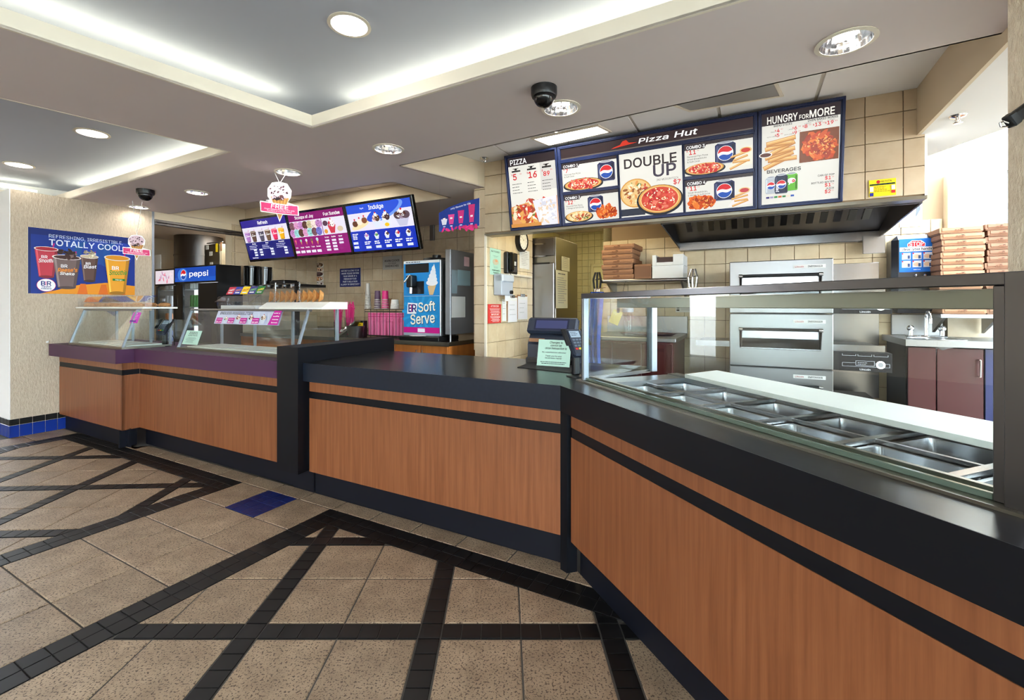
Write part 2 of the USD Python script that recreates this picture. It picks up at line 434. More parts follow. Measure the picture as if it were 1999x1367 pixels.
def can(a, x, y, w, h, col=(38, 44, 84), logo=True):
    a.poly([(x + w * .06, y), (x + w * .94, y), (x + w, y + h * .06), (x + w, y + h * .84), (x + w * .86, y + h * .93), (x + w * .14, y + h * .93), (x, y + h * .84), (x, y + h * .06)], col)
    a.rect(x + w * .06, y + h * .08, w * .1, h * .74, tuple(min(255, c + 34) for c in col)); a.rect(x + w * .82, y + h * .08, w * .12, h * .74, tuple(int(c * .6) for c in col))
    a.ell(x + w * .5, y + h * .94, w * .38, h * .055, (206, 208, 214)); a.ell(x + w * .5, y + h * .95, w * .31, h * .036, (150, 154, 164))
    a.rect(x + w * .1, y - h * .02, w * .8, h * .03, (170, 174, 182))
    if logo: globe(a, x + w * .5, y + h * .45, w * .36)

def cupdraw(a, x, y, w, h, col, top, txt, tcol=(255, 255, 255), straw=True, whip=False, script=True):
    if straw: a.poly([(x + w * .66, y + h * .8), (x + w * .72, y + h * .8), (x + w * .86, y + h * 1.22), (x + w * .79, y + h * 1.22)], (196, 40, 130))
    a.poly([(x + w * .18, y), (x + w * .82, y), (x + w, y + h), (x, y + h)], col)
    a.poly([(x + w * .72, y), (x + w * .82, y), (x + w, y + h), (x + w * .86, y + h)], tuple(int(c * .78) for c in col)); a.poly([(x + w * .2, y), (x + w * .26, y), (x + w * .12, y + h), (x + w * .04, y + h)], tuple(min(255, c + 36) for c in col))
    a.ell(x + w * .5, y + h, w * .53, h * .085, (232, 222, 216)); a.ell(x + w * .5, y + h, w * .47, h * .065, top)
    a.ell(x + w * .5, y, w * .32, h * .05, tuple(int(c * .7) for c in col))
    if whip:
        a.spots(x + w * .5, y + h * 1.12, w * .34, h * .14, 26, w * .07, w * .15, [top, tuple(min(255, c + 60) for c in top), tuple(int(c * .7) for c in top)], 9)
    a.text('BR', x + w * .28, y + h * .66, h * .1, (250, 250, 252))
    a.text(txt, x + w * .52, y + h * .52, h * .13, tcol, True, w * .7, 'c', .2, 4)

def scoop(a, x, y, r, col, cone=True, seed=1):
    if cone:
        a.poly([(x - r * .8, y - r * .2), (x + r * .8, y - r * .2), (x, y - r * 2.9)], (206, 150, 84))
        for k in (-.5, 0, .5): a.poly([(x + k * r - .03 * r, y - r * .4), (x + k * r + .04 * r, y - r * .4), (x + k * r * .2, y - r * 2.4)], (150, 96, 46))
    a.ell(x, y + r * .15, r, r * .95, col, 16)
    a.spots(x, y + r * .2, r * .8, r * .75, 14, r * .06, r * .15, [tuple(int(c * .5) for c in col), tuple(min(255, c + 30) for c in col), (60, 34, 40)], seed)

def sundae(a, x, y, w, h, cols, seed=1, cup=(214, 222, 236)):
    a.poly([(x + w * .25, y), (x + w * .75, y), (x + w, y + h * .55), (x, y + h * .55)], cup)
    for i, c in enumerate(cols):
        a.ell(x + w * (.5 + .26 * (i - (len(cols) - 1) / 2)), y + h * .62, w * .28, h * .22, c, 14)
    a.spots(x + w * .5, y + h * .66, w * .4, h * .16, 20, w * .03, w * .08, [(70, 36, 24), (250, 246, 240), (100, 54, 34)], seed)
    a.ell(x + w * .5, y + h * .84, w * .16, h * .12, (250, 246, 240)); a.ell(x + w * .5, y + h * .95, w * .07, h * .055, (206, 24, 44))

# ------------------------------------------------------------------ room shell
TOPZ, SOF, BEAMZ, GRIDZ = 2.98, 2.55, 2.487, 2.80
WL, TB, TK, TBH, SST0, SST1 = -5.82, 3.3, 3.2, 1.81, -1.645, -1.52    # left wall s; back wall t; kitchen wall t; bulkhead t; stub wall s range

KL, KR = F1.S(1178, TK), F1.S(1838, TK)
P0 = F1.w(KR + .30, TK - .12)
FW = Frame(P0, TH2)            # the window wall at the kitchen's right runs along F2's direction
def stpoly(pts): return Polygon([tuple(F1.w(*p)) for p in pts])

# floor: real tiles on a grout bed
flo = struct('floor')
g = G(); g.box(-10, 6, -6, 10, -0.06, -0.0045)
part('grout_bed', g, floor_grout, flo)

def bevel_tile(g, poly, top=0.0, bev=0.0035, low=-0.012):
    for p in getattr(poly, 'geoms', [poly]):
        if p.area < 6e-4 or not isinstance(p, Polygon): continue
        p = Polygon(p.simplify(0.002).exterior.coords)
        if p.exterior.is_ccw is False: p = Polygon(list(p.exterior.coords)[::-1])
        c = p.centroid
        o = np.array(p.exterior.coords)[:-1]; k = len(o)
        sc = max(0.2, 1 - bev * 2.2 / math.sqrt(p.area)); i = (o - [c.x, c.y]) * sc + [c.x, c.y]
        v = np.vstack([np.column_stack([o, np.full(k, low)]), np.column_stack([o, np.full(k, top - bev * .8)]), np.column_stack([i, np.full(k, top)]), [[c.x, c.y, top]]])
        f = []
        for j in range(k):
            q = (j + 1) % k
            f += [(j, q, k + q), (j, k + q, k + j), (k + j, k + q, 2 * k + q), (k + j, 2 * k + q, 2 * k + j), (2 * k + j, 2 * k + q, 3 * k)]
        g.add(v, f)
    return g

def kick2(t): return t
room = stpoly([(WL, -6), (WL, .09), (-4.28, -.03), (-4.28, .088), (.0, .088), (.0, -6)]).union(Polygon([tuple(F2.w(-.2, .09)), tuple(F2.w(3.2, .09)), tuple(F2.w(3.2, -6)), tuple(F2.w(-.2, -6))]))
view = Polygon([(-6.6, 5.6), (-3.9, 5.6), (1.0, 2.6), (1.6, 0.2), (0.2, -.6), (-3.0, 0.9), (-6.6, 4.2)])
room = room.intersection(view)
J = .0035
stone, black, blue = [], [], []
def cut(poly, inset=J): return poly.buffer(-inset, join_style=2)
# strip along the counter, and the corridor of three turned tiles
for k in range(-14, 3):
    s0 = .038 + k * .3285
    stone.append(stpoly([(s0 + J, -.036), (s0 + .3285 - J, -.036), (s0 + .3285 - J, .4), (s0 + J, .4)]))
cs, ct = [-2.585, -2.266, -1.957, -1.62], [-.04 - .3195 * k for k in range(8)]
for i in range(3):
    for j in range(7):
        P = [(cs[i] + J, ct[j + 1] + J), (cs[i + 1] - J, ct[j + 1] + J), (cs[i + 1] - J, ct[j] - J), (cs[i] + J, ct[j] - J)]
        if i == 1 and j == 0:
            for a in range(4):
                for b in range(4):
                    x0, x1, y0, y1 = cs[1] + .077 * a, cs[1] + .077 * (a + 1), ct[1] + .08 * b, ct[1] + .08 * (b + 1)
                    blue.append(stpoly([(x0 + .0015, y0 + .0015), (x1 - .0015, y0 + .0015), (x1 - .0015, y1 - .0015), (x0 + .0015, y1 - .0015)]))
        else: stone.append(stpoly(P))
for k in range(8):
    stone.append(stpoly([(WL, -.04 - .33 * (k + 1) + J), (-5.46 - J, -.04 - .33 * (k + 1) + J), (-5.46 - J, -.04 - .33 * k - J), (WL, -.04 - .33 * k - J)]))
def bandtiles(s0, s1, t0, t1, ds, dt):
    ns, nt = max(1, round((s1 - s0) / ds)), max(1, round((t1 - t0) / dt))
    for a in range(ns):
        for b in range(nt):
            x0, x1, y0, y1 = s0 + (s1 - s0) * a / ns, s0 + (s1 - s0) * (a + 1) / ns, t0 + (t1 - t0) * b / nt, t0 + (t1 - t0) * (b + 1) / nt
            black.append(stpoly([(x0 + .0014, y0 + .0014), (x1 - .0014, y0 + .0014), (x1 - .0014, y1 - .0014), (x0 + .0014, y1 - .0014)]))
bandtiles(-5.46, -2.585, -.2, -.042, .0818, .0818)
bandtiles(-1.62, .55, -.2, -.042, .0818, .0818)
bandtiles(-2.742, -2.585, -2.2, -.2, .0818, .0818)
bandtiles(-1.62, -1.452, -2.6, -.2, .0818, .0818)
bandtiles(-5.46, -5.295, -2.2, -.2, .0818, .0818)
def field(region, org, ang, px, bx, py, by, kx, ky):
    o, R = np.array(org), np.array([[math.cos(ang), -math.sin(ang)], [math.sin(ang), math.cos(ang)]])
    def tr(pts): return Polygon([tuple(R @ np.array(p) + o) for p in pts])
    def rc(x0, x1, y0, y1): return tr([(x0, y0), (x1, y0), (x1, y1), (x0, y1)])
    for i in kx:
        for j in ky:
            X, Y = i * px, j * py
            w, h = (px - bx) / 2, (py - by) / 2
            for a in range(2):
                for b in range(2):
                    x0, y0 = X + bx + a * w, Y + by + b * h
                    stone.append(rc(x0 + J, x0 + w - J, y0 + J, y0 + h - J).intersection(region))
            n = max(1, round((px - bx) / .082)); m = max(1, round((py - by) / .082))
            e, q = .0014, .004
            for a in range(n):
                black.append(rc(X + bx + (px - bx) * a / n + e, X + bx + (px - bx) * (a + 1) / n - e, Y + q, Y + by - q).intersection(region))
            for b in range(m):
                black.append(rc(X + q, X + bx - q, Y + by + (py - by) * b / m + e, Y + by + (py - by) * (b + 1) / m - e).intersection(region))
            black.append(rc(X + q, X + bx - q, Y + q, Y + by - q).intersection(region))
fr_ = stpoly([(-1.448, -6), (-1.448, -.203), (6, -.203), (6, -6)])
fl_ = stpoly([(-5.29, -6), (-5.29, -.203), (-2.746, -.203), (-2.746, -6)])
field(fr_, (-1.105, 1.8506), 0, .748, .095, .7255, .09, range(-3, 5), range(-3, 4))
field(fl_, (-3.235, 3.355), math.radians(3), .715, .09, .71, .09, range(-4, 3), range(-4, 4))
def lay(lst, name, m, most):
    out = []
    for p in lst:
        p = p.intersection(room)
        for q in getattr(p, 'geoms', [p]):
            if isinstance(q, Polygon) and q.area > 6e-4: out.append(q)
    out.sort(key=lambda q: q.centroid.x ** 2 + q.centroid.y ** 2 - 3 * q.area)
    rest = G()
    for i, q in enumerate(out):
        if i < most:
            part(name, bevel_tile(G(), q, rnd.uniform(-.0008, 0), .0035 if m is ftile else .0016), m, flo)
        else: bevel_tile(rest, q, 0, .0016)
    if rest.n: part(name + '_rest', rest, m, flo, kind='stuff')
lay(stone, 'stone_tile', ftile, 300)
lay(blue, 'blue_tile', blutile, 300)
lay(black, 'black_tile', btile, 300)

# ceiling: soffit slab with two cove trays, dropped beam, grid ceilings
K1 = at(608.6, 249.4, SOF); R1 = at(1447.9, 0, SOF); L1 = at(0, 51.6, SOF)
a1, b1 = (R1 - K1) / np.linalg.norm(R1 - K1), (L1 - K1) / np.linalg.norm(L1 - K1)
tray1 = Polygon([tuple(K1), tuple(K1 + 5.2 * a1), tuple(K1 + 5.2 * a1 + 4.2 * b1), tuple(K1 + 4.2 * b1)])
K2 = at(445.8, 296.6, SOF); C2 = at(103.2, 398, SOF); L2 = at(8, 194, SOF)
b2 = (L2 - K2) / np.linalg.norm(L2 - K2)
tray2 = Polygon([tuple(K2), tuple(C2), tuple(C2 + 4.4 * b2), tuple(K2 + 4.4 * b2)])
kgrid = stpoly([(-1.794, .84), (1.84, .64), (1.84, TBH), (SST1, TBH)])
igrid = stpoly([(WL, .99), (-2.2, 1.2), (-2.08, 2.0), (WL, 2.0)])
slab = stpoly([(-9.6, -7.4), (1.82, -7.4), (1.82, 6.4), (-9.6, 6.4)])
CANS = [(563, 336, .098), (271, 404, .095), (385, 375.5, .095), (758, 290.5, .1), (1095, 211, .1), (1651, 81, .1)]      # recessed downlights: photo position, radius
from shapely.geometry import Point
soffit = slab.difference(unary_union([tray1, tray2, kgrid, igrid] + [Point(*at(u, v, SOF)).buffer(r) for u, v, r in CANS]))
inside = stpoly([(-12, -9), (KR + .5, -9), (KR + .5, 8), (-12, 8)]).union(Polygon([tuple(FW.w(*p)) for p in ((-.3, .1), (12, .1), (12, -14), (-.3, -14))])).intersection(sbox(-14, -6.2, 3.2, 14))
cei = struct('ceiling')
g = G(); g.prism(soffit.intersection(inside), SOF, SOF + .012); part('soffit', g, paint, cei)
g = G(); g.prism(stpoly([(-9.6, -7.4), (6, -7.4), (6, 6.4), (-9.6, 6.4)]).intersection(inside), TOPZ, TOPZ + .06); part('roof_slab', g, white_paint, cei)
for nm, tp in (('tray', tray1), ('tray', tray2)):
    g = G(); ring = tp.buffer(.014, join_style=2).difference(tp); g.prism(ring, SOF - .001, SOF + .085); part('tray_lip', g, trimw, cei)
    big = tp.buffer(.45, join_style=2)
    g = G(); g.prism(big.difference(tp.buffer(.012, join_style=2)), SOF + .06, SOF + .07); part('cove_ledge', g, white_paint, cei)
    g = G(); g.prism(big.buffer(.02, join_style=2).difference(big), SOF + .06, 2.81); part('cove_wall', g, white_paint, cei)
    g = G(); g.prism(big.buffer(.02, join_style=2), 2.80, 2.82); part('tray_panel', g, tray_paint, cei)
beam = struct('trim_1')
g = G(); g.prism(stpoly([(1.82, -7.4), (1.84, -7.4), (1.84, 3.3), (1.82, 3.3)]), BEAMZ, GRIDZ + .1); part('beam_face', g, beige_paint, beam)
g = G(); g.prism(stpoly([(1.84, -7.4), (5.5, -7.4), (5.5, 5.0), (1.84, 5.0)]).intersection(inside), BEAMZ, BEAMZ + .03); part('beam_soffit', g, white_paint, beam)
tr2 = struct('trim_2')
def vface(p, q, z0, z1, th, m, name):
    """upright strip from p to q (s, t)"""
    p, q = F1.w(*p), F1.w(*q); d = (q - p) / np.linalg.norm(q - p); n = np.array([-d[1], d[0]]) * th
    g = G(); g.prism([p, q, q + n, p + n], z0, z1); part(name, g, m, tr2)
for p, q in (((-1.794, .84), (1.84, .64)), ((SST1, TBH), (-1.794, .84))): vface(p, q, SOF, GRIDZ + .02, -.012, beige_paint, 'soffit_edge')
for p, q in (((WL, .99), (-2.2, 1.2)), ((-2.2, 1.2), (-2.08, 2.0))): vface(p, q, SOF, GRIDZ + .02, -.012, beige_paint, 'soffit_edge')
vface((WL, 2.0), (-2.08, 2.0), SOF, GRIDZ + .02, .012, beige_paint, 'soffit_edge')
for nm, reg, s0, t0, troff in (('ceiling_001', kgrid, -1.8, .62, None), ('ceiling_002', igrid, WL, .95, None)):
    gr = struct(nm)
    tb = G(); k = 0
    smin, smax = (-1.8, 1.84) if nm == 'ceiling_001' else (WL, -2.05)
    tmin, tmax = (.6, 1.83) if nm == 'ceiling_001' else (.95, 2.02)
    ds, dt = .61, .61
    for i in range(int((smax - smin) / ds) + 1):
        for j in range(int((tmax - tmin) / dt) + 1):
            x, y = smin + i * ds, tmin + j * dt
            p = stpoly([(x + .012, y + .012), (x + ds - .012, y + .012), (x + ds - .012, y + dt - .012), (x + .012, y + dt - .012)]).intersection(reg.buffer(.05))
            if p.area > .002:
                g = G(); g.prism(p, GRIDZ, GRIDZ + .012); part('ceiling_tile', g, white_paint if nm == 'ceiling_001' else paint, gr)
    tb = G(); tb.prism(reg.buffer(.06, join_style=2), GRIDZ + .012, GRIDZ + .02); part('grid_bars', tb, mat('grid_bar', C(206, 200, 186), .5), gr)

# walls
def tiled(parent, fr, s0, s1, t, z0, z1, ds, dz, m, face=-1, name='wall_tile', off=(0, 0), axis='s', th=.012, skip=None, gp=.0022):
    """single wall tiles on the plane t (axis s) or on the plane s (axis t; s0, s1 are then t values)"""
    n0, n1 = math.floor((s0 - off[0]) / ds), math.ceil((s1 - off[0]) / ds)
    m0, m1 = math.floor((z0 - off[1]) / dz), math.ceil((z1 - off[1]) / dz)
    for i in range(n0, n1):
        for j in range(m0, m1):
            x0, x1 = max(s0, off[0] + i * ds + gp), min(s1, off[0] + (i + 1) * ds - gp)
            y0, y1 = max(z0, off[1] + j * dz + gp), min(z1, off[1] + (j + 1) * dz - gp)
            if x1 - x0 < .01 or y1 - y0 < .01 or (skip and skip((x0 + x1) / 2, (y0 + y1) / 2)): continue
            g = G()
            q = rnd.uniform(0, .0012)
            if axis == 's': g.box(x0, x1, t, t + face * (th + q), y0, y1, .002)
            else: g.box(t, t + face * (th + q), x0, x1, y0, y1, .002)
            if fr is not W:
                v = g.v[0]; xy = np.array([fr.w(a, b) for a, b in v[:, :2]]); g.v[0] = np.column_stack([xy, v[:, 2]])
            part(name, g, m, parent)

def slabw(parent, pts, z0, z1, m, name='plaster'):
    g = G(); g.prism(stpoly(pts), z0, z1); return part(name, g, m, parent)

wl = struct('wall_left')
OP1 = 1.8
slabw(wl, [(-8.4, -.457), (WL, -.457), (WL, .81), (WL - .15, .81), (WL - .15, -.3), (-8.4, -.3)], 0, SOF, stucco)
slabw(wl, [(-8.4, -.464), (WL, -.464), (WL, -.457), (-8.4, -.457)], .19, SOF, white_paint, 'end_face')
slabw(wl, [(WL - .15, .81), (WL, .81), (WL, OP1), (WL - .15, OP1)], 2.45, SOF + .3, beige_paint, 'header')
slabw(wl, [(WL - .15, OP1), (WL, OP1), (WL, TB), (WL - .15, TB)], 0, SOF + .3, beige_paint)
tiled(wl, F1, OP1, TB, WL, 1.2, SOF, .205, .195, wtile, 1, axis='t')
slabw(wl, [(WL - .02, .795), (WL + .006, .795), (WL + .006, .82), (WL - .02, .82)], 0.9, SOF, alum, 'corner_guard')
bl = struct('baseboard_left')
tiled(bl, F1, -.457, .05, WL, 0.0, .125, .098, .125, blubase, 1, 'base_tile', axis='t', th=.008)
tiled(bl, F1, -.457, .05, WL, .125, .19, .098, .065, btile, 1, 'black_base_tile', axis='t', off=(0, .125), th=.008)
tiled(bl, F1, -8.2, WL + .009, -.457, 0.0, .125, .098, .125, blubase, -1, 'base_tile', th=.008, skip=lambda a, b: a < -6.4)
tiled(bl, F1, -8.2, WL + .009, -.457, .125, .19, .098, .065, btile, -1, 'black_base_tile', off=(0, .125), th=.008, skip=lambda a, b: a < -6.4)
tk = struct('trim_3')
g = G(); g.box(WL - .06, WL + .02, .82, OP1 + .3, 2.42, 2.455, .004); g.box(WL - .02, WL + .03, .82, OP1 + .3, 2.385, 2.415, .004)
v = [np.column_stack([np.array([F1.w(a, b) for a, b in x[:, :2]]), x[:, 2]]) for x in g.v]; g.v = v
part('shutter_track', g, dsteel, tk)

wb = struct('wall_back')
slabw(wb, [(WL - .15, TB), (-2.05, TB), (-2.05, TB + .12), (WL - .15, TB + .12)], 0, SOF + .3, grout)
tiled(wb, F1, WL, -2.05, TB, 1.0, SOF, .205, .195, wtile)
ws = struct('wall_stub')
slabw(ws, [(SST0, TBH), (SST1, TBH), (SST1, 2.92), (SST0, 2.92)], 0, GRIDZ, grout)
tiled(ws, F1, SST0, SST1, TBH, .6, GRIDZ, .205, .195, wtile)
tiled(ws, F1, TBH, 2.92, SST1, .6, GRIDZ, .185, .195, wtile2, 1, axis='t')
tiled(ws, F1, TBH, 2.92, SST0, .9, SOF, .205, .195, wtile, -1, axis='t')
slabw(ws, [(SST1 - .004, TBH - .016), (SST1 + .016, TBH - .016), (SST1 + .016, TBH + .004), (SST1 - .004, TBH + .004)], .6, 2.07, trimw, 'corner_trim')
wu = struct('wall_upper')
BH1 = F1.S(1804, TBH)
slabw(wu, [(SST1, TBH), (BH1, TBH), (BH1, TBH + .1), (SST1, TBH + .1)], 2.075, GRIDZ + .05, grout)
tiled(wu, F1, SST1, BH1, TBH, 2.09, GRIDZ, .205, .19, wtile, off=(1.75, 2.09))
slabw(wu, [(SST1, TBH - .016), (BH1 + .012, TBH - .016), (BH1 + .012, TBH + .11), (SST1, TBH + .11)], 2.06, 2.082, steelw, 'bottom_rail')
slabw(wu, [(BH1, TBH - .012), (BH1 + .014, TBH - .012), (BH1 + .014, TBH + .11), (BH1, TBH + .11)], 2.08, BEAMZ, white_paint, 'end_cap')
wk = struct('wall_kitchen')
slabw(wk, [(KL, TK), (KR + .1, TK), (KR + .1, TK + .1), (KL, TK + .1)], 0, GRIDZ, grout)
tiled(wk, F1, KL, KR, TK, .35, 2.12, .205, .2, wtile2)
slabw(wk, [(KL, TK), (KL + .1, TK), (KL + .1, 5.0), (KL, 5.0)], 0, GRIDZ, ytile, 'side_plaster')
wf = struct('wall_far')
slabw(wf, [(SST0 - .2, 5.0), (KL + .3, 5.0), (KL + .3, 5.1), (SST0 - .2, 5.1)], 0, GRIDZ, mat('yellow_grout', C(170, 160, 120), .9))
tiled(wf, F1, -1.97, KL, 5.0, .3, 2.55, .105, .105, ytile, gp=.0022, skip=lambda a, b: (F1.S(1156, 5.0) < a and b < 2.03) or a > -1.0)
slabw(wf, [(-2.05, 3.44), (-1.97, 3.44), (-1.97, 5.0), (-2.05, 5.0)], 0, GRIDZ, ytile, 'side_plaster')
wr = struct('wall_right')
slabw(wr, [(KR + .012, TK - .1), (KR + .3, TK - .1), (KR + .3, TK + .1), (KR + .012, TK + .1)], 0, BEAMZ, wtile, 'pilaster')
def fwslab(parent, s0, s1, t0, t1, z0, z1, m, name):
    g = G(); g.prism([FW.w(s0, t0), FW.w(s1, t0), FW.w(s1, t1), FW.w(s0, t1)], z0, z1); return part(name, g, m, parent)
fwslab(wr, -.2, .06, 0, .12, 0, BEAMZ, white_paint, 'pier')
fwslab(wr, .06, 2.2, 0, .12, 0, 1.02, wtile, 'sill_wall')
fwslab(wr, .06, 2.2, .0, .12, 2.46, GRIDZ + .1, white_paint, 'head')
fwslab(wr, 2.1, 2.6, 0, .12, 0, BEAMZ, stucco, 'pier')
w1 = struct('window_1')
for a, b, z0, z1 in ((.06, .13, 1.02, 2.46), (2.04, 2.1, 1.02, 2.46), (.13, 2.04, 1.02, 1.07), (.13, 2.04, 2.22, 2.28), (.13, 2.04, 2.42, 2.46), (1.0, 1.05, 1.07, 2.22)):
    fwslab(w1, a, b, .03, .09, z0, z1, trimw if z0 == 2.22 else alum, 'window_frame')
fwslab(w1, .13, 2.04, .058, .062, 1.07, 2.22, glass, 'pane'); fwslab(w1, .13, 2.04, .058, .062, 2.28, 2.42, glass, 'pane')
# tan pier at the right edge of the picture, and the storefront behind the camera
wp = struct('wall_right_pier')
pe = (np.array([(1967.5 - CX) / FPX, 1.0])) * 1.62
g = G(); g.prism([pe, pe + [.5, .1], pe + [.52, -.22], pe + [.05, -.22]], 0, BEAMZ); part('plaster', g, stucco, wp)
wc = struct('wall_customer')
g = G(); g.box(-9.2, -9.0, -6.2, 6, 0, TOPZ); part('plaster', g, stucco, wc)
g = G(); g.box(-9.2, 3.2, -6.2, -6.0, 0, .45); part('plaster', g, stucco, wc)
g = G(); g.box(-9.2, -3.2, -6.2, -6.0, .45, 2.42); part('plaster', g, stucco, wc)
g = G(); g.box(-9.2, 3.2, -6.2, -6.0, 2.42, TOPZ); part('plaster', g, stucco, wc)
g = G(); g.box(3.0, 3.2, -6.2, .9, 2.4, TOPZ); part('plaster', g, stucco, wc)
g = G(); g.box(3.0, 3.2, -6.2, .9, 0, .45); part('plaster', g, stucco, wc)
g = G(); g.prism([(2.28, 1.6), (3.2, .9), (3.2, 1.1), (2.28, 1.74)], 0, TOPZ); part('plaster', g, stucco, wc)
g = G(); g.prism(stpoly([(-8.6, 5.2), (-8.4, 5.2), (-8.4, -.4), (-8.6, -.4)]), 0, TOPZ); part('plaster', g, beige_paint, wc)
g = G(); g.prism(stpoly([(-8.6, 3.42), (-8.6, 3.3), (WL, 3.3), (WL, 3.42)]), 0, TOPZ); part('plaster', g, beige_paint, wc)
g = G(); g.prism(stpoly([(-9.6, 6.3), (KR + .5, 6.3), (KR + .5, 6.4), (-9.6, 6.4)]), 0, TOPZ); part('plaster', g, beige_paint, wc)
g = G(); g.prism(stpoly([(KR + .4, 6.3), (KR + .4, TK), (KR + .5, TK), (KR + .5, 6.3)]), 0, TOPZ); part('plaster', g, beige_paint, wc)
w2 = struct('window_2')
for i in range(5):
    g = G(); g.box(-3.2 + 1.45 * i, -3.14 + 1.45 * i, -6.13, -6.07, .45, 2.42); part('window_frame', g, frame_m, w2)
g = G(); g.box(-3.2, 3, -6.102, -6.098, .45, 2.42); part('pane', g, glass, w2)
w3 = struct('window_3')
for i in range(6):
    g = G(); g.box(3.07, 3.13, -5.9 + 1.3 * i, -5.84 + 1.3 * i, .45, 2.4); part('window_frame', g, frame_m, w3)
g = G(); g.box(3.098, 3.102, -6, .9, .45, 2.4); part('pane', g, glass, w3)
# outside
lawn = struct('ground_001')
g = G(); g.prism([FW.w(-3, .3), FW.w(6, .3), FW.w(6, 6.4), FW.w(-3, 6.4)], -.07, -.05); part('lawn', g, mat('lawn_green', C(70, 84, 48), .9, var=C(56, 70, 40), scale=6), lawn)
gd = struct('ground')
g = G(); g.box(-60, 60, -60, 60, -.3, -.07); part('pavement', g, mat('pavement', C(190, 186, 178), .9, var=C(170, 166, 158), scale=2), gd)

# ------------------------------------------------------------------ counters
HT, ZF, ZS1, ZS0, ZP = .9476, .8191, .7443, .6945, .1717
def pr(fr, pts): return Polygon([tuple(p) for p in pts])
def counter(name, label, cat, fr, line, zp=ZP, ends=None, depth=.55, zf=ZF):
    """wood front along a polyline of (s, t): main panel, inlaid stripe, upper strip, recessed kick"""
    T = thing(name, label, cat, fr, *line[0])
    def strip(t_off, th, z0, z1, nm, m):
        for i, (p, q) in enumerate(zip(line[:-1], line[1:])):
            p, q = np.array(p), np.array(q); d = (q - p) / np.linalg.norm(q - p); n = np.array([-d[1], d[0]])
            g = G(); g.prism([p + n * t_off, q + n * t_off, q + n * (t_off + th), p + n * (t_off + th)], z0, z1); part(nm, g, m, T)
    strip(0, .02, zp, ZS0, 'front_panel', wood)
    strip(.003, .018, ZS0, ZS1, 'inlay_stripe', blacklam)
    strip(0, .02, ZS1, zf + .004, 'upper_panel', wood)
    strip(.0526, .02, 0, zp + .01, 'kick_plate', kickm)
    strip(.03, .024, zp - .002, zp + .004, 'underside', blacklam)
    return T
bayt = -.085
ic = counter('service_counter', 'cherry wood counter front under the purple worktop at the far left', 'counter', F1,
             [(WL + .012, bayt), (-4.385, bayt), (-4.385, .055), (-2.175, .05)])
T = thing('worktop', 'purple laminate worktop with a deep front edge and a stepped bay', 'worktop', F1, -5, .1)
ptop = Polygon([(WL + .012, -.17), (-4.298, -.17), (-4.298, -.025), (-2.17, -.005), (-2.235, .62), (WL + .012, .62)])
g = G(); g.prism(ptop, .935, .945); g.prism(ptop.difference(ptop.buffer(-.03, join_style=2)), .818, .935); part('worktop_slab', g, purple, T)
T = thing('counter_divider', 'tall black partition standing between the purple and the navy worktops', 'partition', F1, -2.05, 0)
dv = [(-2.165, -.046), (-1.937, -.046), (-2.08, 1.09), (-2.25, 1.09)]
g = G(); g.prism(dv, ZP, 1.06); part('panel', g, blacklam, T)
g = G(); g.prism([(-2.16, .088), (-1.94, .088), (-2.08, 1.05), (-2.24, 1.05)], 0, ZP); part('kick_plate', g, kickm, T)
mc = counter('service_counter', 'cherry wood counter front under the navy worktop in the middle', 'counter', F1, [(-1.922, .0355), (-.0, .0355)])
sc_ = counter('service_counter', 'long cherry wood counter front running to the right edge of the picture', 'counter', F2, [(.045, .0355), (2.7, .0355)])
T = thing('corner_post', 'slim black post closing the joint between the two wood counter fronts', 'post', F1, 0, .04)
g = G(); g.prism([(-.012, .03), (.03, .012), (.07, .05), (.02, .09), (-.012, .06)], .0, ZF); part('post', g, blacklam, T)
T = thing('worktop', 'navy laminate worktop with a deep edge, bent at the corner by the card terminal', 'worktop', F1, -1, .4)
main = [F1.w(-1.942, 0), F1.w(0, 0), F2.w(0, .0), F2.w(-.72, .62), F1.w(-.0, .97), F1.w(-2.07, .97)]
mn = Polygon([F1.loc(p) for p in [F1.w(-1.942, 0), B0, F2.w(-.1, .15), F2.w(-.22, .62), F1.w(.25, .97), F1.w(-2.07, .97)]])
g = G(); g.prism(mn, .935, HT)
g.prism([(-1.942, 0), (0, 0), (.012, .03), (-1.94, .03)], ZF, .935)
part('worktop_section', g, navytop, T)
g = G(); g.prism([(-1.9425, -.001), (-.002, -.001), (-.002, .002), (-1.9425, .002)], ZF, HT + .0003); part('front_edge', g, navy, T)
mn2 = [F1.loc(F2.w(a, b)) for a, b in ((0, 0), (2.7, 0), (2.7, .15), (-.1, .15))]
g = G(); g.prism(mn2, .935, HT); g.prism([F1.loc(F2.w(a, b)) for a, b in ((0, 0), (2.7, 0), (2.7, .03), (.01, .03))], ZF, .935); part('worktop_section', g, navytop, T)
g = G(); g.prism([F1.loc(F2.w(a, b)) for a, b in ((.002, -.001), (2.7, -.001), (2.7, .002), (.002, .002))], ZF, HT + .0003); part('front_edge', g, blacklam, T)
# black mat where the till stands
mp = [F1.loc(at(u, v, HT)) for u, v in ((1010, 718), (1052, 702), (1132, 722), (1112, 729))]
T = thing('counter_mat', 'flat black mat under the cash register', 'mat', F1, *mp[0], HT)
g = G(); g.prism(mp, HT, HT + .004); part('mat', g, rubber, T)

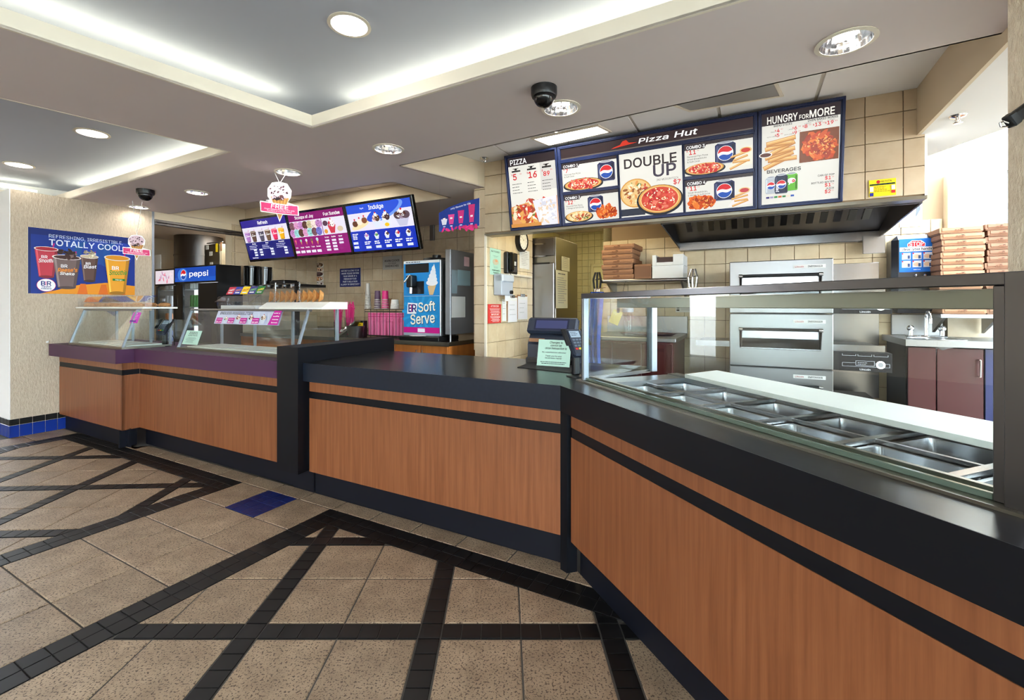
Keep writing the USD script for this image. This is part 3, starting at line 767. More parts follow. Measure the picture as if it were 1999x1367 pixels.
# ------------------------------------------------------------------ prep table and sneeze guard on the right counter
GL, GR, GT, GB, GZ = -.09, 1.555, .17, .80, 1.418
T = thing('refrigerated_prep_table', 'stainless prep well behind the sneeze guard on the right counter', 'prep table', F2, .7, .5)
def sheet(pts, z0, z1, nm, m): 
    g = G(); g.prism(pts, z0, z1); return part(nm, g, m, T)
WZ = .955
sheet([(GL - .02, .15), (1.62, .15), (1.62, .235), (GL - .02, .235)], .90, WZ, 'front_sill', steelw)
sheet([(GL - .02, .235), (2.2, .235), (2.2, .25), (GL - .02, .25)], .93, WZ + .012, 'sill_rib', steelw)
sheet([(GL - .02, .76), (2.2, .76), (2.2, .83), (GL - .02, .83)], .90, WZ, 'rear_rim', steel)
sheet([(GL - .02, .25), (GL + .12, .25), (GL + .12, .76), (GL - .02, .76)], .90, WZ - .005, 'end_rim', steel)
sheet([(GL, .25), (2.2, .25), (2.2, .76), (GL, .76)], .70, .71, 'well_floor', steel)
sheet([(GL, .25), (2.2, .25), (2.2, .255), (GL, .255)], .71, .93, 'well_wall', steel)
sheet([(GL, .755), (2.2, .755), (2.2, .76), (GL, .76)], .71, .93, 'well_wall', steel)
sheet([(GL + .1, .83), (2.2, .83), (2.2, 1.14), (GL + .1, 1.14)], .1, .925, 'cabinet', steel)
for i in range(1, 7):
    x = GL + .12 + .275 * i
    sheet([(x - .012, .25), (x + .012, .25), (x + .012, .76), (x - .012, .76)], .925, .94, 'divider_bar', steel2)
sheet([(GL + .12, .498), (2.0, .498), (2.0, .512), (GL + .12, .512)], .925, .938, 'divider_bar', steel2)
def pan():
    g = G(); w, l, d, c = .118, .112, .15, .02
    o = sbox(-w, -l, w, l).buffer(.0); inn = sbox(-w + .012, -l + .012, w - .012, l - .012).buffer(-.02).buffer(.02, quad_segs=3)
    g.prism(o.buffer(-.004).buffer(.004).difference(inn), -.004, 0)
    ring = np.array(inn.exterior.coords)[:-1]; k = len(ring); lo = ring * .84
    v = np.vstack([np.column_stack([ring, np.zeros(k)]), np.column_stack([lo, np.full(k, -d)]), [[0, 0, -d]]])
    f = [(j, k + j, k + (j + 1) % k) for j in range(k)] + [(j, k + (j + 1) % k, (j + 1) % k) for j in range(k)] + [(k + j, 2 * k, k + (j + 1) % k) for j in range(k)]
    g.add(v, np.array(f)[:, ::-1]); return g
first = None
ordn = ['first', 'second', 'third', 'fourth', 'fifth', 'sixth']
for r_, (tt, rn) in enumerate(((.376, 'front row'), (.634, 'rear row'))):
    for i in range(6):
        lab = 'empty steel food pan, %s from the corner in the %s of the prep well' % (ordn[i], rn)
        s_ = GL + .12 + .1375 + .275 * i
        if first is None:
            first = thing('food_pan', lab, 'food pan', F2, s_, tt, .925, group='steel pans in the prep well'); first.off = np.zeros(3)
            part('pan', pan(), steel2, first, smooth=40)
        else: dup(first, lab, F2, s_, tt, .925)
T = thing('cutting_board', 'long white cutting board behind the food pans on the prep table', 'cutting board', F2, 1, .95, .955)
cb = [F2.loc(at(u, v, .975)) for u, v in ((1337, 730.5), (1955, 868), (1955, 826), (1399, 723))]
g = G(); g.prism(cb, .955, .975); part('board', g, board_white, T)

T = thing('sneeze_guard', 'glass sneeze guard with a mitred bronze frame on the right counter', 'sneeze guard', F2, .7, .4, HT)
B_ = .026
def gb(nm, m, *a, c=.002):
    g = G(); g.box(*a, c); return part(nm, g, m, T)
gb('top_bar', frame_m, GL, GR + .045, GT, GT + .035, GZ - B_, GZ)
gb('end_post', frame_m, GR + .01, GR + .045, GT - .004, GT + .05, HT, GZ)
gb('end_post', frame_m, GL, GL + .012, GT, GT + .035, HT, GZ - B_)
gb('glass_channel', alum, GL + .012, GL + .03, GT, GT + .03, WZ, GZ - B_)
gb('glass_channel', frame_m, GR - .012, GR + .01, GT + .01, GT + .045, WZ, GZ - B_)
gb('front_glass', glass, GL + .03, GR - .012, GT + .016, GT + .021, WZ + .012, GZ - B_)
gb('glass_channel', greenglass, GL + .02, GR - .012, GT + .012, GT + .026, WZ, WZ + .014)
gb('inner_rail', steelw, GL + .2, GR, GT + .09, GT + .13, GZ - .075, GZ - .03)
gb('rear_post', alum, GL - .16, GL - .11, .72, .76, WZ, GZ - .03)
e0, e1 = np.array((GL + .005, GT + .03)), np.array((GL - .135, .73))
dd = (e1 - e0) / np.linalg.norm(e1 - e0); nn = np.array([-dd[1], dd[0]]) * .005
g = G(); g.prism([e0, e1, e1 + nn, e0 + nn], WZ, GZ - B_); part('end_glass', g, glass, T)
g = G(); g.prism([e0, e1, e1 + nn * 5, e0 + nn * 5], GZ - B_, GZ - .004); part('end_bar', g, frame_m, T)
g = G(); g.prism([e0, e1, e1 + nn * 4, e0 + nn * 4], HT, WZ + .01); part('end_sill', g, steel, T)

# ------------------------------------------------------------------ ice cream display cases
def display_case(name, label, s0, s1, t0, dt, depth, ztop, stone_=False):
    T = thing(name, label, 'display case', F1, (s0 + s1) / 2, t0, .945)
    z0, zt = .945, ztop
    g = G(); g.prism([(s0, t0), (s1, t0), (s1, t0 + depth), (s0, t0 + depth)], z0, z0 + .02); part('base', g, steelw, T)
    g = G(); g.prism([(s0 + .06, t0 + .06), (s1 - .06, t0 + .06), (s1 - .06, t0 + depth - .04), (s0 + .06, t0 + depth - .04)], z0 + .02, z0 + .028); part('freezer_lid', g, board_white, T)
    for q in (.36, .68):
        x = s0 + (s1 - s0) * q
        g = G(); g.box(x - .004, x + .004, t0 + .06, t0 + depth - .04, z0 + .027, z0 + .031); part('lid_joint', g, gplast, T)
    g = G(); g.box(s0, s1, t0 + dt - .012, t0 + dt + .03, zt - .02, zt, .004); part('top_bar', g, steel, T)
    g = G(); g.box(s0 + .01, s1 - .01, t0 + dt + .03, t0 + depth, zt - .012, zt - .006); part('top_glass', g, glass, T)
    g = G(); g.side([(t0 + .012, z0 + .02), (t0 + dt, zt - .02), (t0 + dt + .005, zt - .02), (t0 + .017, z0 + .02)], s0 + .01, s1 - .01); part('front_glass', g, glass, T)
    for x in (s0, s1 - .016):
        g = G(); g.side([(t0, z0 + .015), (t0 + dt - .01, zt - .01), (t0 + dt + .008, zt - .01), (t0 + .018, z0 + .015)], x, x + .016); part('corner_bar', g, alum, T)
        g = G(); g.side([(t0 + .02, z0 + .02), (t0 + dt, zt - .02), (t0 + depth, zt - .02), (t0 + depth, z0 + .02)], x + .006, x + .01); part('end_glass', g, glass, T)
        g = G(); g.box(x, x + .022, t0 + depth - .02, t0 + depth, z0 + .02, zt); part('rear_post', g, alum, T)
    for q in (.33, .66):
        x = s0 + (s1 - s0) * q
        g = G(); g.box(x - .01, x + .01, t0 + depth - .02, t0 + depth, z0 + .02, zt - .02); part('rear_post', g, alum, T)
    g = G(); g.box(s0 + .02, s1 - .02, t0 + depth + .2, t0 + depth + .205, z0 + .02, zt - .12); part('rear_screen', g, acryl, T)
    return T
CA = (-3.91, -2.23, .15, .13, .42, 1.327); CB = (-5.49, -4.33, -.11, .13, .42, 1.325)
c1 = display_case('display_case', 'large slanted glass ice cream case carrying the sundae price sign', *CA)
c2 = display_case('display_case', 'small slanted glass ice cream case at the left wall, bakery tray on top', *CB)
def on_glass(C_, u0, u1, v0, v1, name, label, cat, art, group=None):
    """a sign stuck to the slanted front glass of a case"""
    s0, s1, t0, dt, dep, zt = C_
    z0, z1 = .945 + .02, zt - .02
    def tz(z): return t0 + .012 + (dt - .012) * (z - z0) / (z1 - z0) - .003
    tm = t0 + dt * .55
    a, b = F1.S(u0, tm), F1.S(u1, tm); uc = (u0 + u1) / 2
    zb, zu = F1.Z(uc, v1, tm), F1.Z(uc, v0, tm)
    T = thing(name, label, cat, F1, a, tz(zb), zb, group=group)
    k = art(b - a, zu - zb)
    k.put(T, 'printed_face', PR, a, tz(zb), zb, -math.degrees(math.atan2(tz(zu) - tz(zb), zu - zb)))
    return T
def art_endless(w, h):
    a = Art(w, h, (206, 212, 232)); a.rect(0, h * .97, w, h * .03, (170, 176, 206))
    a.text('ENDLESS POSSIBILITIES', w * .05, h * .72, h * .19, (34, 30, 60), True, w * .52, 'l', .12)
    for i, (x, p) in enumerate(((.02, '$4.49'), (.22, '$5.19'), (.42, '$4.99'), (.61, '$5.89'))):
        a.rect(w * x, h * .05, w * .1, h * .42, (200, 40, 150)); a.text(p, w * (x + .05), h * .1, h * .11, (255, 255, 255), True, w * .085, 'c'); a.text('31¢' if 0 else 'sundae', w * (x + .05), h * .33, h * .07, (255, 220, 240), True, w * .08, 'c')
        c = [(60, 90, 90), (150, 70, 60), (60, 50, 60), (120, 80, 50)][i]
        sundae(a, w * (x + .115), h * .08, w * .085, h * (.5 if i < 1 else .66), [(120, 170, 150), (238, 220, 210)] if i == 0 else [c, (236, 214, 196)], i)
    a.poly([(w * .86, 0), (w, 0), (w, h), (w * .9, h)], (206, 40, 160))
    for i in range(4): a.text(['add a', 'waffle', 'cone', 'bowl'][i], w * .945, h * (.78 - .22 * i), h * .1, (255, 255, 255), True, w * .085, 'c')
    return a
on_glass(CA, 414, 541, 606, 634, 'price_sign', 'white and magenta sundae price sign reading ENDLESS POSSIBILITIES', 'sign', art_endless)
def art_green(w, h):
    a = Art(w, h, (186, 220, 204)); a.text('BASKIN', w * .5, h * .84, h * .07, (40, 50, 50), True, w * .5, 'c'); a.text('ROBBINS', w * .5, h * .73, h * .07, (40, 50, 50), True, w * .55, 'c'); a.text('sold here', w * .5, h * .62, h * .07, (40, 50, 50), True, w * .6, 'c')
    a.lines(w * .5, h * .48, w * .7, 6, h * .07, h * .018, (90, 110, 104), 4, 'c'); return a
on_glass(CA, 367, 397, 644, 672, 'notice_card', 'pale green notice taped inside the left end of the large ice cream case', 'notice', art_green)
def art_tag(w, h):
    a = Art(w, h, (208, 70, 190)); a.text('31', w * .5, h * .82, h * .12, (255, 255, 255), True, None, 'c'); a.lines(w * .5, h * .7, w * .7, 7, h * .09, h * .02, (246, 214, 240), 5, 'c'); a.rect(w * .1, h * .1, w * .8, h * .12, (90, 40, 150)); return a
on_glass(CB, 249, 264, 609, 631, 'price_tag', 'narrow magenta tag stuck on the corner of the small ice cream case', 'tag', art_tag)
# oval door pull rings, seen through the large case
T = thing('scoop_stand', 'clear plastic scoop holder standing inside the large ice cream case', 'holder', F1, -2.5, .4, .975)
g = G(); g.lathe([(.0, 0), (.05, 0), (.045, .02), (.02, .05), (.018, .16), (.05, .2), (.055, .26), (.05, .26)], (-2.5, .4, .975), 18); part('holder', g, acryl, T, smooth=40)

# what stands on the cases
T = thing('pastry_tray', 'clear lidded tray of baked goods on top of the small ice cream case', 'tray', F1, -4.8, .1, CB[5])
zt = CB[5]; s0, s1 = WL + .16, F1.S(307, .12)
g = G(); g.box(s0, s1, .0, .3, zt, zt + .018, .004); part('tray', g, board_white, T)
g = G()
for a in ((s0, s1, .02, .026, zt + .018, zt + .07), (s0, s0 + .006, .02, .3, zt + .018, zt + .11), (s1 - .006, s1, .02, .3, zt + .018, zt + .12)): g.box(*a)
g.side([(.02, zt + .07), (.12, zt + .13), (.3, zt + .13), (.3, zt + .126), (.12, zt + .126), (.02, zt + .066)], s0, s1); part('lid', g, acryl, T)
gp = 'baked goods in the clear tray'
proto = None
for i in range(12):
    x, y = s0 + .1 + (s1 - s0 - .16) * (i % 6) / 5, .09 + .12 * (i // 6)
    lab = 'small round baked treat, number %d of a row in the clear lidded tray' % (i + 1)
    lab = '%s baked treat from the left in the %s row of the clear lidded tray' % (ordn[i % 6], 'front' if i < 6 else 'rear')
    if proto is None:
        proto = thing('baked_treat', lab, 'baked treat', F1, x, y, zt + .02, group=gp); proto.off = np.zeros(3)
        g = G(); g.lathe([(0, 0), (.045, 0), (.055, .012), (.05, .028), (.03, .036), (0, .036)], (0, 0, 0), 14); part('cookie', g, donut, proto, smooth=50)
        g = G(); g.lathe([(.047, .029), (.03, .038), (0, .039)], (0, 0, 0), 14); part('glaze', g, waffle, proto, smooth=50)
    else: dup(proto, lab, F1, x, y, zt + .02, rz=i * 37)
# topping bin and cones on the large case
zt = CA[5]
T = thing('topping_bin', 'clear acrylic topping bin with angled sides on the left of the large case', 'bin', F1, -3.3, .25, zt)
s0, s1 = F1.S(437, .26), F1.S(520, .26)
g = G(); g.side([(.16, zt), (.12, zt + .06), (.2, zt + .115), (.36, zt + .115), (.36, zt), (.355, zt + .004), (.355, zt + .11), (.2, zt + .11), (.125, zt + .06), (.164, zt + .004)], s0 + .1, s1); part('clear_front', g, acryl, T)
for x in (s0 + .1, s1 - .005):
    g = G(); g.side([(.16, zt), (.12, zt + .06), (.2, zt + .115), (.36, zt + .115), (.36, zt)], x, x + .005); part('clear_end', g, acryl, T)
g = G(); g.box(s0 + .11, s1 - .01, .17, .34, zt, zt + .03); part('tray_liner', g, board_white, T)
g = G(); g.box(s0, s0 + .1, .2, .3, zt, zt + .11, .01); part('handle_bracket', g, acryl, T)
T = thing('cone_tray', 'white stepped tray holding waffle bowls on the right of the large case', 'tray', F1, -2.6, .25, zt)
s2, s3 = F1.S(530, .24), F1.S(652, .24)
g = G(); g.side([(.13, zt), (.13, zt + .012), (.2, zt + .055), (.37, zt + .055), (.37, zt)], s2, s3); part('tray', g, board_white, T)
g = G(); g.side([(.13, zt + .05), (.16, zt + .16), (.163, zt + .16), (.133, zt + .05)], s2 - .06, s3 - .25); part('clear_guard', g, acryl, T)
g = G(); g.box(s2 - .1, s3 - .1, .22, .23, zt + .2, zt + .206); part('clear_shelf', g, acryl, T)
for q in (.1, .5):
    g = G(); g.cyl((s2 + (s3 - s2) * q, .225, zt + .05), (s2 + (s3 - s2) * q, .225, zt + .215), .008); part('shelf_post', g, acryl, T)
proto = None
for i in range(10):
    x = F1.S(534 + (i - 0) * 10.8, .27)
    words = ['leftmost', 'second', 'third', 'fourth', 'fifth', 'sixth', 'seventh', 'eighth', 'ninth', 'rightmost']
    lab = words[i] + (' waffle bowl from the left in the row on the white tray' if 0 < i < 9 else ' waffle bowl of the row on the white tray')
    if proto is None:
        proto = thing('waffle_bowl', lab, 'waffle bowl', F1, x, .27, zt + .1, rz=-6, group='waffle bowls on the large case')
        g = G(); g.lathe([(0, 0), (.026, .0), (.05, .03), (.043, .032), (.024, .006), (0, .006)], (0, 0, 0), 20); g.mul(rot((1, 0, 0), 84)); g.mul(rot((0, 0, 1), -26)); part('bowl', g, waffle, proto, smooth=40)
    else: dup(proto, lab, F1, x, .27, zt + .1, rz=-10 + (i * 29) % 13)
# candy brand cards in the clear guard
def candy(w, h):
    a = Art(w, h, (60, 60, 90))
    for i, (c, t_, k) in enumerate((((196, 36, 60), 'TWIX', (255, 255, 255)), ((40, 60, 170), 'CRUNCH', (255, 150, 60)), ((250, 210, 30), 'SKOR', (200, 30, 30)), ((60, 50, 130), 'OREO', (140, 220, 110)), ((30, 120, 50), 'AERO', (250, 220, 60)))):
        a.rect(w * i / 5, 0, w / 5, h, c); a.text(t_, w * (i + .5) / 5, h * .45, h * .24, k, True, w * .15, 'c', .2, 8); a.rect(w * (i + .2) / 5, h * .16, w * .12, h * .14, (240, 240, 240))
    return a
a_, b_ = F1.S(441, .2), F1.S(512, .2)
T = thing('candy_sign', 'strip of five bright candy logo cards above the topping bin', 'sign', F1, a_, .2, zt + .12)
candy(b_ - a_, .075).put(T, 'printed_face', PR, a_, .2, zt + .125, -28)

# ------------------------------------------------------------------ card terminals and cash register
def terminal(label, fr, s, t, z, rz, sc=1.0, keys=True):
    T = thing('card_terminal', label, 'card terminal', fr, s, t, z, rz=rz)
    g = G(); g.lathe([(0, 0), (.055, 0), (.055, .006), (.02, .012), (0, .012)], (0, 0, 0), 20); part('base', g, bplast, T, smooth=40)
    g = G(); g.box(-.02, .02, -.018, .018, .01, .15, .006); part('stand', g, bplast, T)
    M = trimesh.transformations.translation_matrix((0, 0, .19)) @ rot((1, 0, 0), -38)
    g = G(); g.box(-.047, .047, -.022, .022, -.09, .09, .012); g.mul(M); b = part('body', g, nplast, T)
    a = Art(.08, .16, (44, 50, 62)); a.rect(.008, .105, .064, .045, (150, 162, 176)); a.lines(.014, .138, .05, 3, .01, .004, (70, 80, 90), 3)
    for i in range(3):
        for j in range(4): a.rect(.01 + .021 * i, .016 + .02 * j + .006, .017, .013, (90, 98, 112) if j else ((190, 40, 40), (214, 190, 40), (50, 150, 70))[i])
    v = np.vstack(a.V) + [-.04, -.0225, -.08]
    g = G(); g.v, g.f, g.n = [v], [np.vstack(a.F)], len(v); g.mul(M); part('screen_and_keys', g, PR, T, col=np.vstack(a.K))
    for q in (-1, 1):
        g = G(); g.box(q * .05, q * .082, -.03, -.018, -.03, .085, .004); g.mul(M); part('privacy_wing', g, bplast, T)
    g = G(); g.tube([(.0, .02, .16), (.03, .05, .12), (.05, .06, .06), (.06, .05, .004)], .003, 6); part('cable', g, rubber, T)
    return T
p = at(322, 676, .945); terminal('black card terminal on a stand between the two ice cream cases', W, p[0], p[1], .945, -5)
p = at(1124, 735, HT); terminal('dark card terminal beside the cash register at the counter corner', W, p[0], p[1], HT, 22)

p = F1.loc(at(1078, 712, HT)); s, t = F1.S(1080, .86), .86
T = thing('cash_register', 'dark blue cash register with a tilted customer display', 'cash register', F1, s, t, HT - .05)
sL, sR = F1.S(1037, .86), F1.S(1128, .86); zb, z1_ = HT - .05, F1.Z(1080, 640, .86)
g = G(); g.side([(.80, zb), (.80, z1_ - .12), (.86, z1_ - .02), (1.1, z1_ - .02), (1.1, zb)], sL, sR); part('body', g, nplast, T)
g = G(); g.box(sL - .01, sR + .01, .78, .82, zb, zb + .09, .01); part('drawer_front', g, bplast, T)
M = trimesh.transformations.translation_matrix((s, .84, z1_ + .005)) @ rot((1, 0, 0), -24)
g = G(); g.box(-.19, .19, -.02, .03, -.05, .07, .014); g.mul(M); d = part('display_housing', g, nplast, T)
a = Art(.26, .085, (30, 34, 60)); a.rect(.012, .012, .236, .06, (60, 64, 104)); a.text('OPEN', .13, .002, .007, (220, 220, 230), True, None, 'c') if 0 else None
v = np.vstack(a.V) + [-.13, -.021, -.03]; g = G(); g.v, g.f, g.n = [v], [np.vstack(a.F)], len(v); g.mul(M); part('display', g, PR, T, col=np.vstack(a.K))
g = G(); g.box(s - .16, s - .04, .795, .8, z1_ - .1, z1_ - .075); part('label_strip', g, card, T)
def art_changes(w, h):
    a = Art(w, h, (186, 220, 204))
    for i, t_ in enumerate(('Changes to', 'cannot be', 'once transaction is')): a.text(t_, w * .55, h * (.86 - .11 * i), h * .08, (30, 36, 36), True, w * (.4, .34, .66)[i], 'c', .15)
    a.text('No substitutions allowed', w * .5, h * .5, h * .045, (40, 50, 50), True, w * .72, 'c'); a.text('Thank you for your', w * .5, h * .36, h * .05, (40, 50, 50), True, w * .5, 'c'); a.text('business here!', w * .5, h * .28, h * .05, (40, 50, 50), True, w * .5, 'c')
    a.lines(w * .5, h * .14, w * .8, 2, h * .06, h * .025, (60, 76, 70), 2, 'c'); return a
tN = .62
T = thing('notice_card', 'pale green notice standing on the mat in front of the cash register', 'notice', F1, F1.S(1080, tN), tN, HT)
w_, h_ = F1.S(1112, tN) - F1.S(1048, tN), .175
art_changes(w_, h_).put(T, 'printed_face', PR, F1.S(1048, tN), tN - .003, HT + .008, -12)
g = G(); g.side([(tN, HT + .004), (tN + .035, HT + .18), (tN + .037, HT + .18), (tN + .002, HT + .004)], F1.S(1046, tN), F1.S(1113, tN)); part('holder', g, acryl, T)

# ------------------------------------------------------------------ menu screens over the ice cream counter
def art_screen(i, w, h):
    bg = ((36, 30, 120), (140, 20, 110), (30, 60, 190))[i]
    a = Art(w, h, bg); a.rect(0, h * .82, w, h * .18, ((50, 40, 140), (130, 20, 104), (40, 80, 210))[i])
    a.rect(0, h * .44, w, h * .38, (222, 218, 234))
    P = (255, 255, 255)
    if i == 0:
        a.rect(0, 0, w, h * .44, (22, 24, 110))
        a.text('Refresh', w * .5, h * .87, h * .08, P, True, None, 'c')
        for k, (x, c, t_) in enumerate(((.08, (170, 120, 190), (214, 190, 220)), (.22, (96, 74, 66), (120, 100, 90)), (.4, (80, 76, 96), (214, 206, 214)), (.55, (110, 84, 66), (190, 176, 160)), (.7, (226, 50, 96), (240, 100, 130)), (.85, (246, 176, 30), (250, 196, 70)))):
            cupdraw(a, w * (x - .05), h * .46, w * .13, h * .25, c, t_, 'shake')
        for k, x in enumerate((.2, .5, .82)): a.text(('Shakes', 'Blast', 'Smoothie')[k], w * x, h * .385, h * .035, P, True, None, 'c'); a.lines(w * (x - .12), h * .34, w * .2, 3, h * .04, h * .016, (214, 214, 240), k)
        for k, x in enumerate((.17, .3, .55, .85)):
            for j in range(3): a.rect(w * x, h * (.22 - .065 * j), w * .07, h * .045, (220, 224, 240))
        a.text('Small Shake', w * .1, h * .03, h * .03, P)
    elif i == 1:
        a.text('Scoops of Joy', w * .3, h * .87, h * .07, P, True, None, 'c'); a.text('Fun Sundae', w * .8, h * .87, h * .07, P, True, None, 'c')
        r = random.Random(4)
        for k in range(14):
            scoop(a, w * (.04 + .085 * (k % 7)), h * (.7 - .17 * (k // 7)), h * .1, r.choice([(150, 210, 210), (190, 130, 190), (240, 220, 210), (120, 80, 90), (214, 150, 190), (110, 110, 190), (90, 60, 50), (200, 190, 150)]), False, k)
        a.rect(w * .62, h * .44, w * .01, h * .38, bg); sundae(a, w * .72, h * .47, w * .14, h * .33, [(220, 60, 90), (240, 230, 230)], 3, (200, 60, 80)); a.ell(w * .69, h * .7, w * .045, h * .06, (90, 60, 80)); a.ell(w * .68, h * .52, w * .03, h * .05, (220, 150, 60)); a.ell(w * .93, h * .55, w * .05, h * .06, (210, 190, 160))
        for k in range(5):
            x = w * (.06 + .105 * k); scoop(a, x + w * .02, h * .36, h * (.03 + .003 * k), [(240, 90, 120), (150, 200, 170), (230, 220, 230), (120, 90, 80), (190, 210, 220)][k]); a.text(('Kids', 'Single', 'Double', 'Triple', 'Sundae')[k], x + w * .02, h * .19, h * .03, P, True, None, 'c'); a.rect(x - w * .02, h * .07, w * .08, h * .06, (226, 224, 240))
        for k in range(3):
            a.text(('Scoop', 'Waffle', 'Quart')[k], w * (.68 + .12 * k), h * .375, h * .032, P, True, None, 'c')
            for j in range(4 if k < 2 else 2): a.rect(w * (.64 + .12 * k), h * (.29 - .07 * j), w * .075, h * .045, (226, 220, 240))
    else:
        a.ell(w * .62, h * .8, w * .28, h * .14, (110, 150, 230), 24, 18); a.ell(w * .57, h * .81, w * .28, h * .13, (40, 80, 210), 24, 18)
        a.text('Indulge', w * .48, h * .87, h * .085, P, True, None, 'c'); a.text('Top it', w * .22, h * .9, h * .03, P)
        a.ell(w * .18, h * .56, w * .15, h * .07, (236, 216, 170), 20, 14); 
        for k, c in enumerate(((96, 56, 40), (240, 226, 210), (130, 76, 50))): a.ell(w * (.1 + .08 * k), h * (.6 + .03 * k), w * .045, h * .065, c); a.ell(w * (.1 + .08 * k), h * (.69 + .03 * k), w * .012, h * .02, (210, 20, 50))
        sundae(a, w * .38, h * .47, w * .14, h * .34, [(230, 190, 190), (90, 60, 50)], 5); sundae(a, w * .54, h * .47, w * .14, h * .35, [(240, 230, 220), (70, 50, 60)], 6); a.ell(w * .61, h * .52, w * .035, h * .04, (240, 190, 30))
        sundae(a, w * .74, h * .46, w * .22, h * .36, [(80, 60, 70), (150, 130, 150), (90, 70, 80)], 7, (190, 190, 214))
        a.rect(0, 0, w, h * .43, (24, 50, 176)); a.lines(w * .03, h * .37, w * .12, 4, h * .035, h * .02, P, 9)
        for k in range(5):
            x = w * (.22 + .165 * k); sundae(a, x, h * .24, w * .08, h * .16, [[(200, 120, 190)], [(90, 170, 90)], [(240, 230, 220), (70, 50, 50)], [(230, 220, 214), (200, 40, 60)], [(240, 236, 230), (90, 60, 50)]][k], k)
            a.lines(x - w * .01, h * .18, w * .11, 2, h * .04, h * .024, P, k + 20); a.rect(x, h * .05, w * .085, h * .055, (214, 222, 246))
        for k in range(2): a.rect(w * .04, h * (.16 - .09 * k), w * .08, h * .055, (214, 222, 246))
    return a
TS = 1.62
xs = [F1.S(u, TS) for u in (487.5, 579, 691, 822)]
labs = ('wall screen with a dark blue drinks menu, leftmost of three', 'wall screen with a magenta scoops menu, middle of three', 'wall screen with a bright blue sundae menu, rightmost of three')
zsc = 1.945
for i in range(3):
    s0, s1 = xs[i] + .003, xs[i + 1] - .003
    T = thing('menu_screen', labs[i], 'screen', F1, (s0 + s1) / 2, TS, zsc, group=None)
    w_, h_ = s1 - s0, .565
    M = trimesh.transformations.translation_matrix((0, TS, zsc)) @ rot((1, 0, 0), 16)
    g = G(); g.box(s0, s1, 0, .05, 0, h_, .006); g.mul(M); part('housing', g, blackgloss, T)
    a = art_screen(i, w_ - .05, h_ - .056)
    a.put(T, 'lit_screen', PRS, s0 + .025, TS - .0018 - .03 * math.sin(math.radians(16)), zsc + .028, 16)
    g = G(); g.box((s0 + s1) / 2 - .06, (s0 + s1) / 2 + .06, .05, .2, .2, .36); g.mul(M); part('mount', g, bplast, T)
    g = G(); g.box((s0 + s1) / 2 - .02, (s0 + s1) / 2 + .02, TS + .14, 1.995, zsc + .36, zsc + .4); part('mount_arm', g, bplast, T)
tb = TB - .02
T = thing('wall_bracket', 'grey steel bracket on the tiled wall right of the menu screens', 'bracket', F1, F1.S(845, tb), tb, 2.0)
b0, b1 = F1.S(841, tb), F1.S(849, tb); zb, zu = F1.Z(845, 470, tb), F1.Z(845, 406, tb)
g = G(); g.box(b0, b1, tb - .03, tb, zb, zu, .003); part('plate', g, steel, T)
g = G(); g.tube([((b0 + b1) / 2, tb - .02, zu - .1), ((b0 + b1) / 2 - .1, tb - .2, zu - .16), ((b0 + b1) / 2 - .28, tb - .5, zu - .2)], .012); part('arm', g, steel, T)

# ------------------------------------------------------------------ pizza menu boards
TM, ZM0, ZM1, TILT = 1.78, 2.085, 2.775, 11.0
def mb(u): return F1.S(u, 1.715)
def art_pizza_left(w, h):
    a = Art(w, h, (226, 224, 216)); a.rect(0, h * .88, w, h * .12, (52, 44, 48)); a.rect(w * .68, h * .5, w * .32, h * .38, (206, 204, 200))
    a.text('PIZZA', w * .05, h * .9, h * .07, (255, 255, 255), True, w * .36)
    for i, (x, p) in enumerate(((.16, '5'), (.5, '16'), (.82, '89'))):
        a.rect(w * (x - .09), h * .795, w * .19, h * .022, (40, 38, 40)); a.rect(w * (x - .06), h * .84, w * .12, h * .008, (40, 38, 40)); a.ell(w * x, h * .83, w * .03, h * .012, (40, 38, 40))
        a.text('$', w * (x - .1), h * .75, h * .022, (200, 30, 40)); a.text(p, w * (x - .07), h * .685, h * .085 if i < 2 else h * .06, (206, 28, 40)); a.text('99', w * (x + .08), h * .75, h * .02, (206, 28, 40), False)
        a.lines(w * (x - .1), h * .62, w * .22, 4, h * .042, h * .008, (90, 88, 86), i)
    pal = [(206, 60, 40), (240, 226, 196), (226, 170, 90), (110, 130, 50), (180, 60, 50), (244, 236, 220), (150, 70, 40)]
    a.poly([(0, 0), (w, 0), (w, h * .4), (w * .5, h * .36), (0, h * .3)], (216, 150, 96))
    a.spots(w * .5, h * .2, w * .47, h * .18, 150, w * .03, w * .09, pal, 11, .6, (0, 0, w, h * .42)); a.poly([(w * .62, 0), (w, 0), (w, h * .4), (w * .5, h * .36)], (226, 224, 232)); a.spots(w * .8, h * .2, w * .18, h * .17, 60, w * .03, w * .08, [(236, 234, 240), (206, 206, 220), (244, 240, 236), (226, 200, 170)], 12, .5, (w * .55, 0, w, h * .4))
    a.rect(0, 0, w * .66, h * .05, (206, 140, 70)); return a
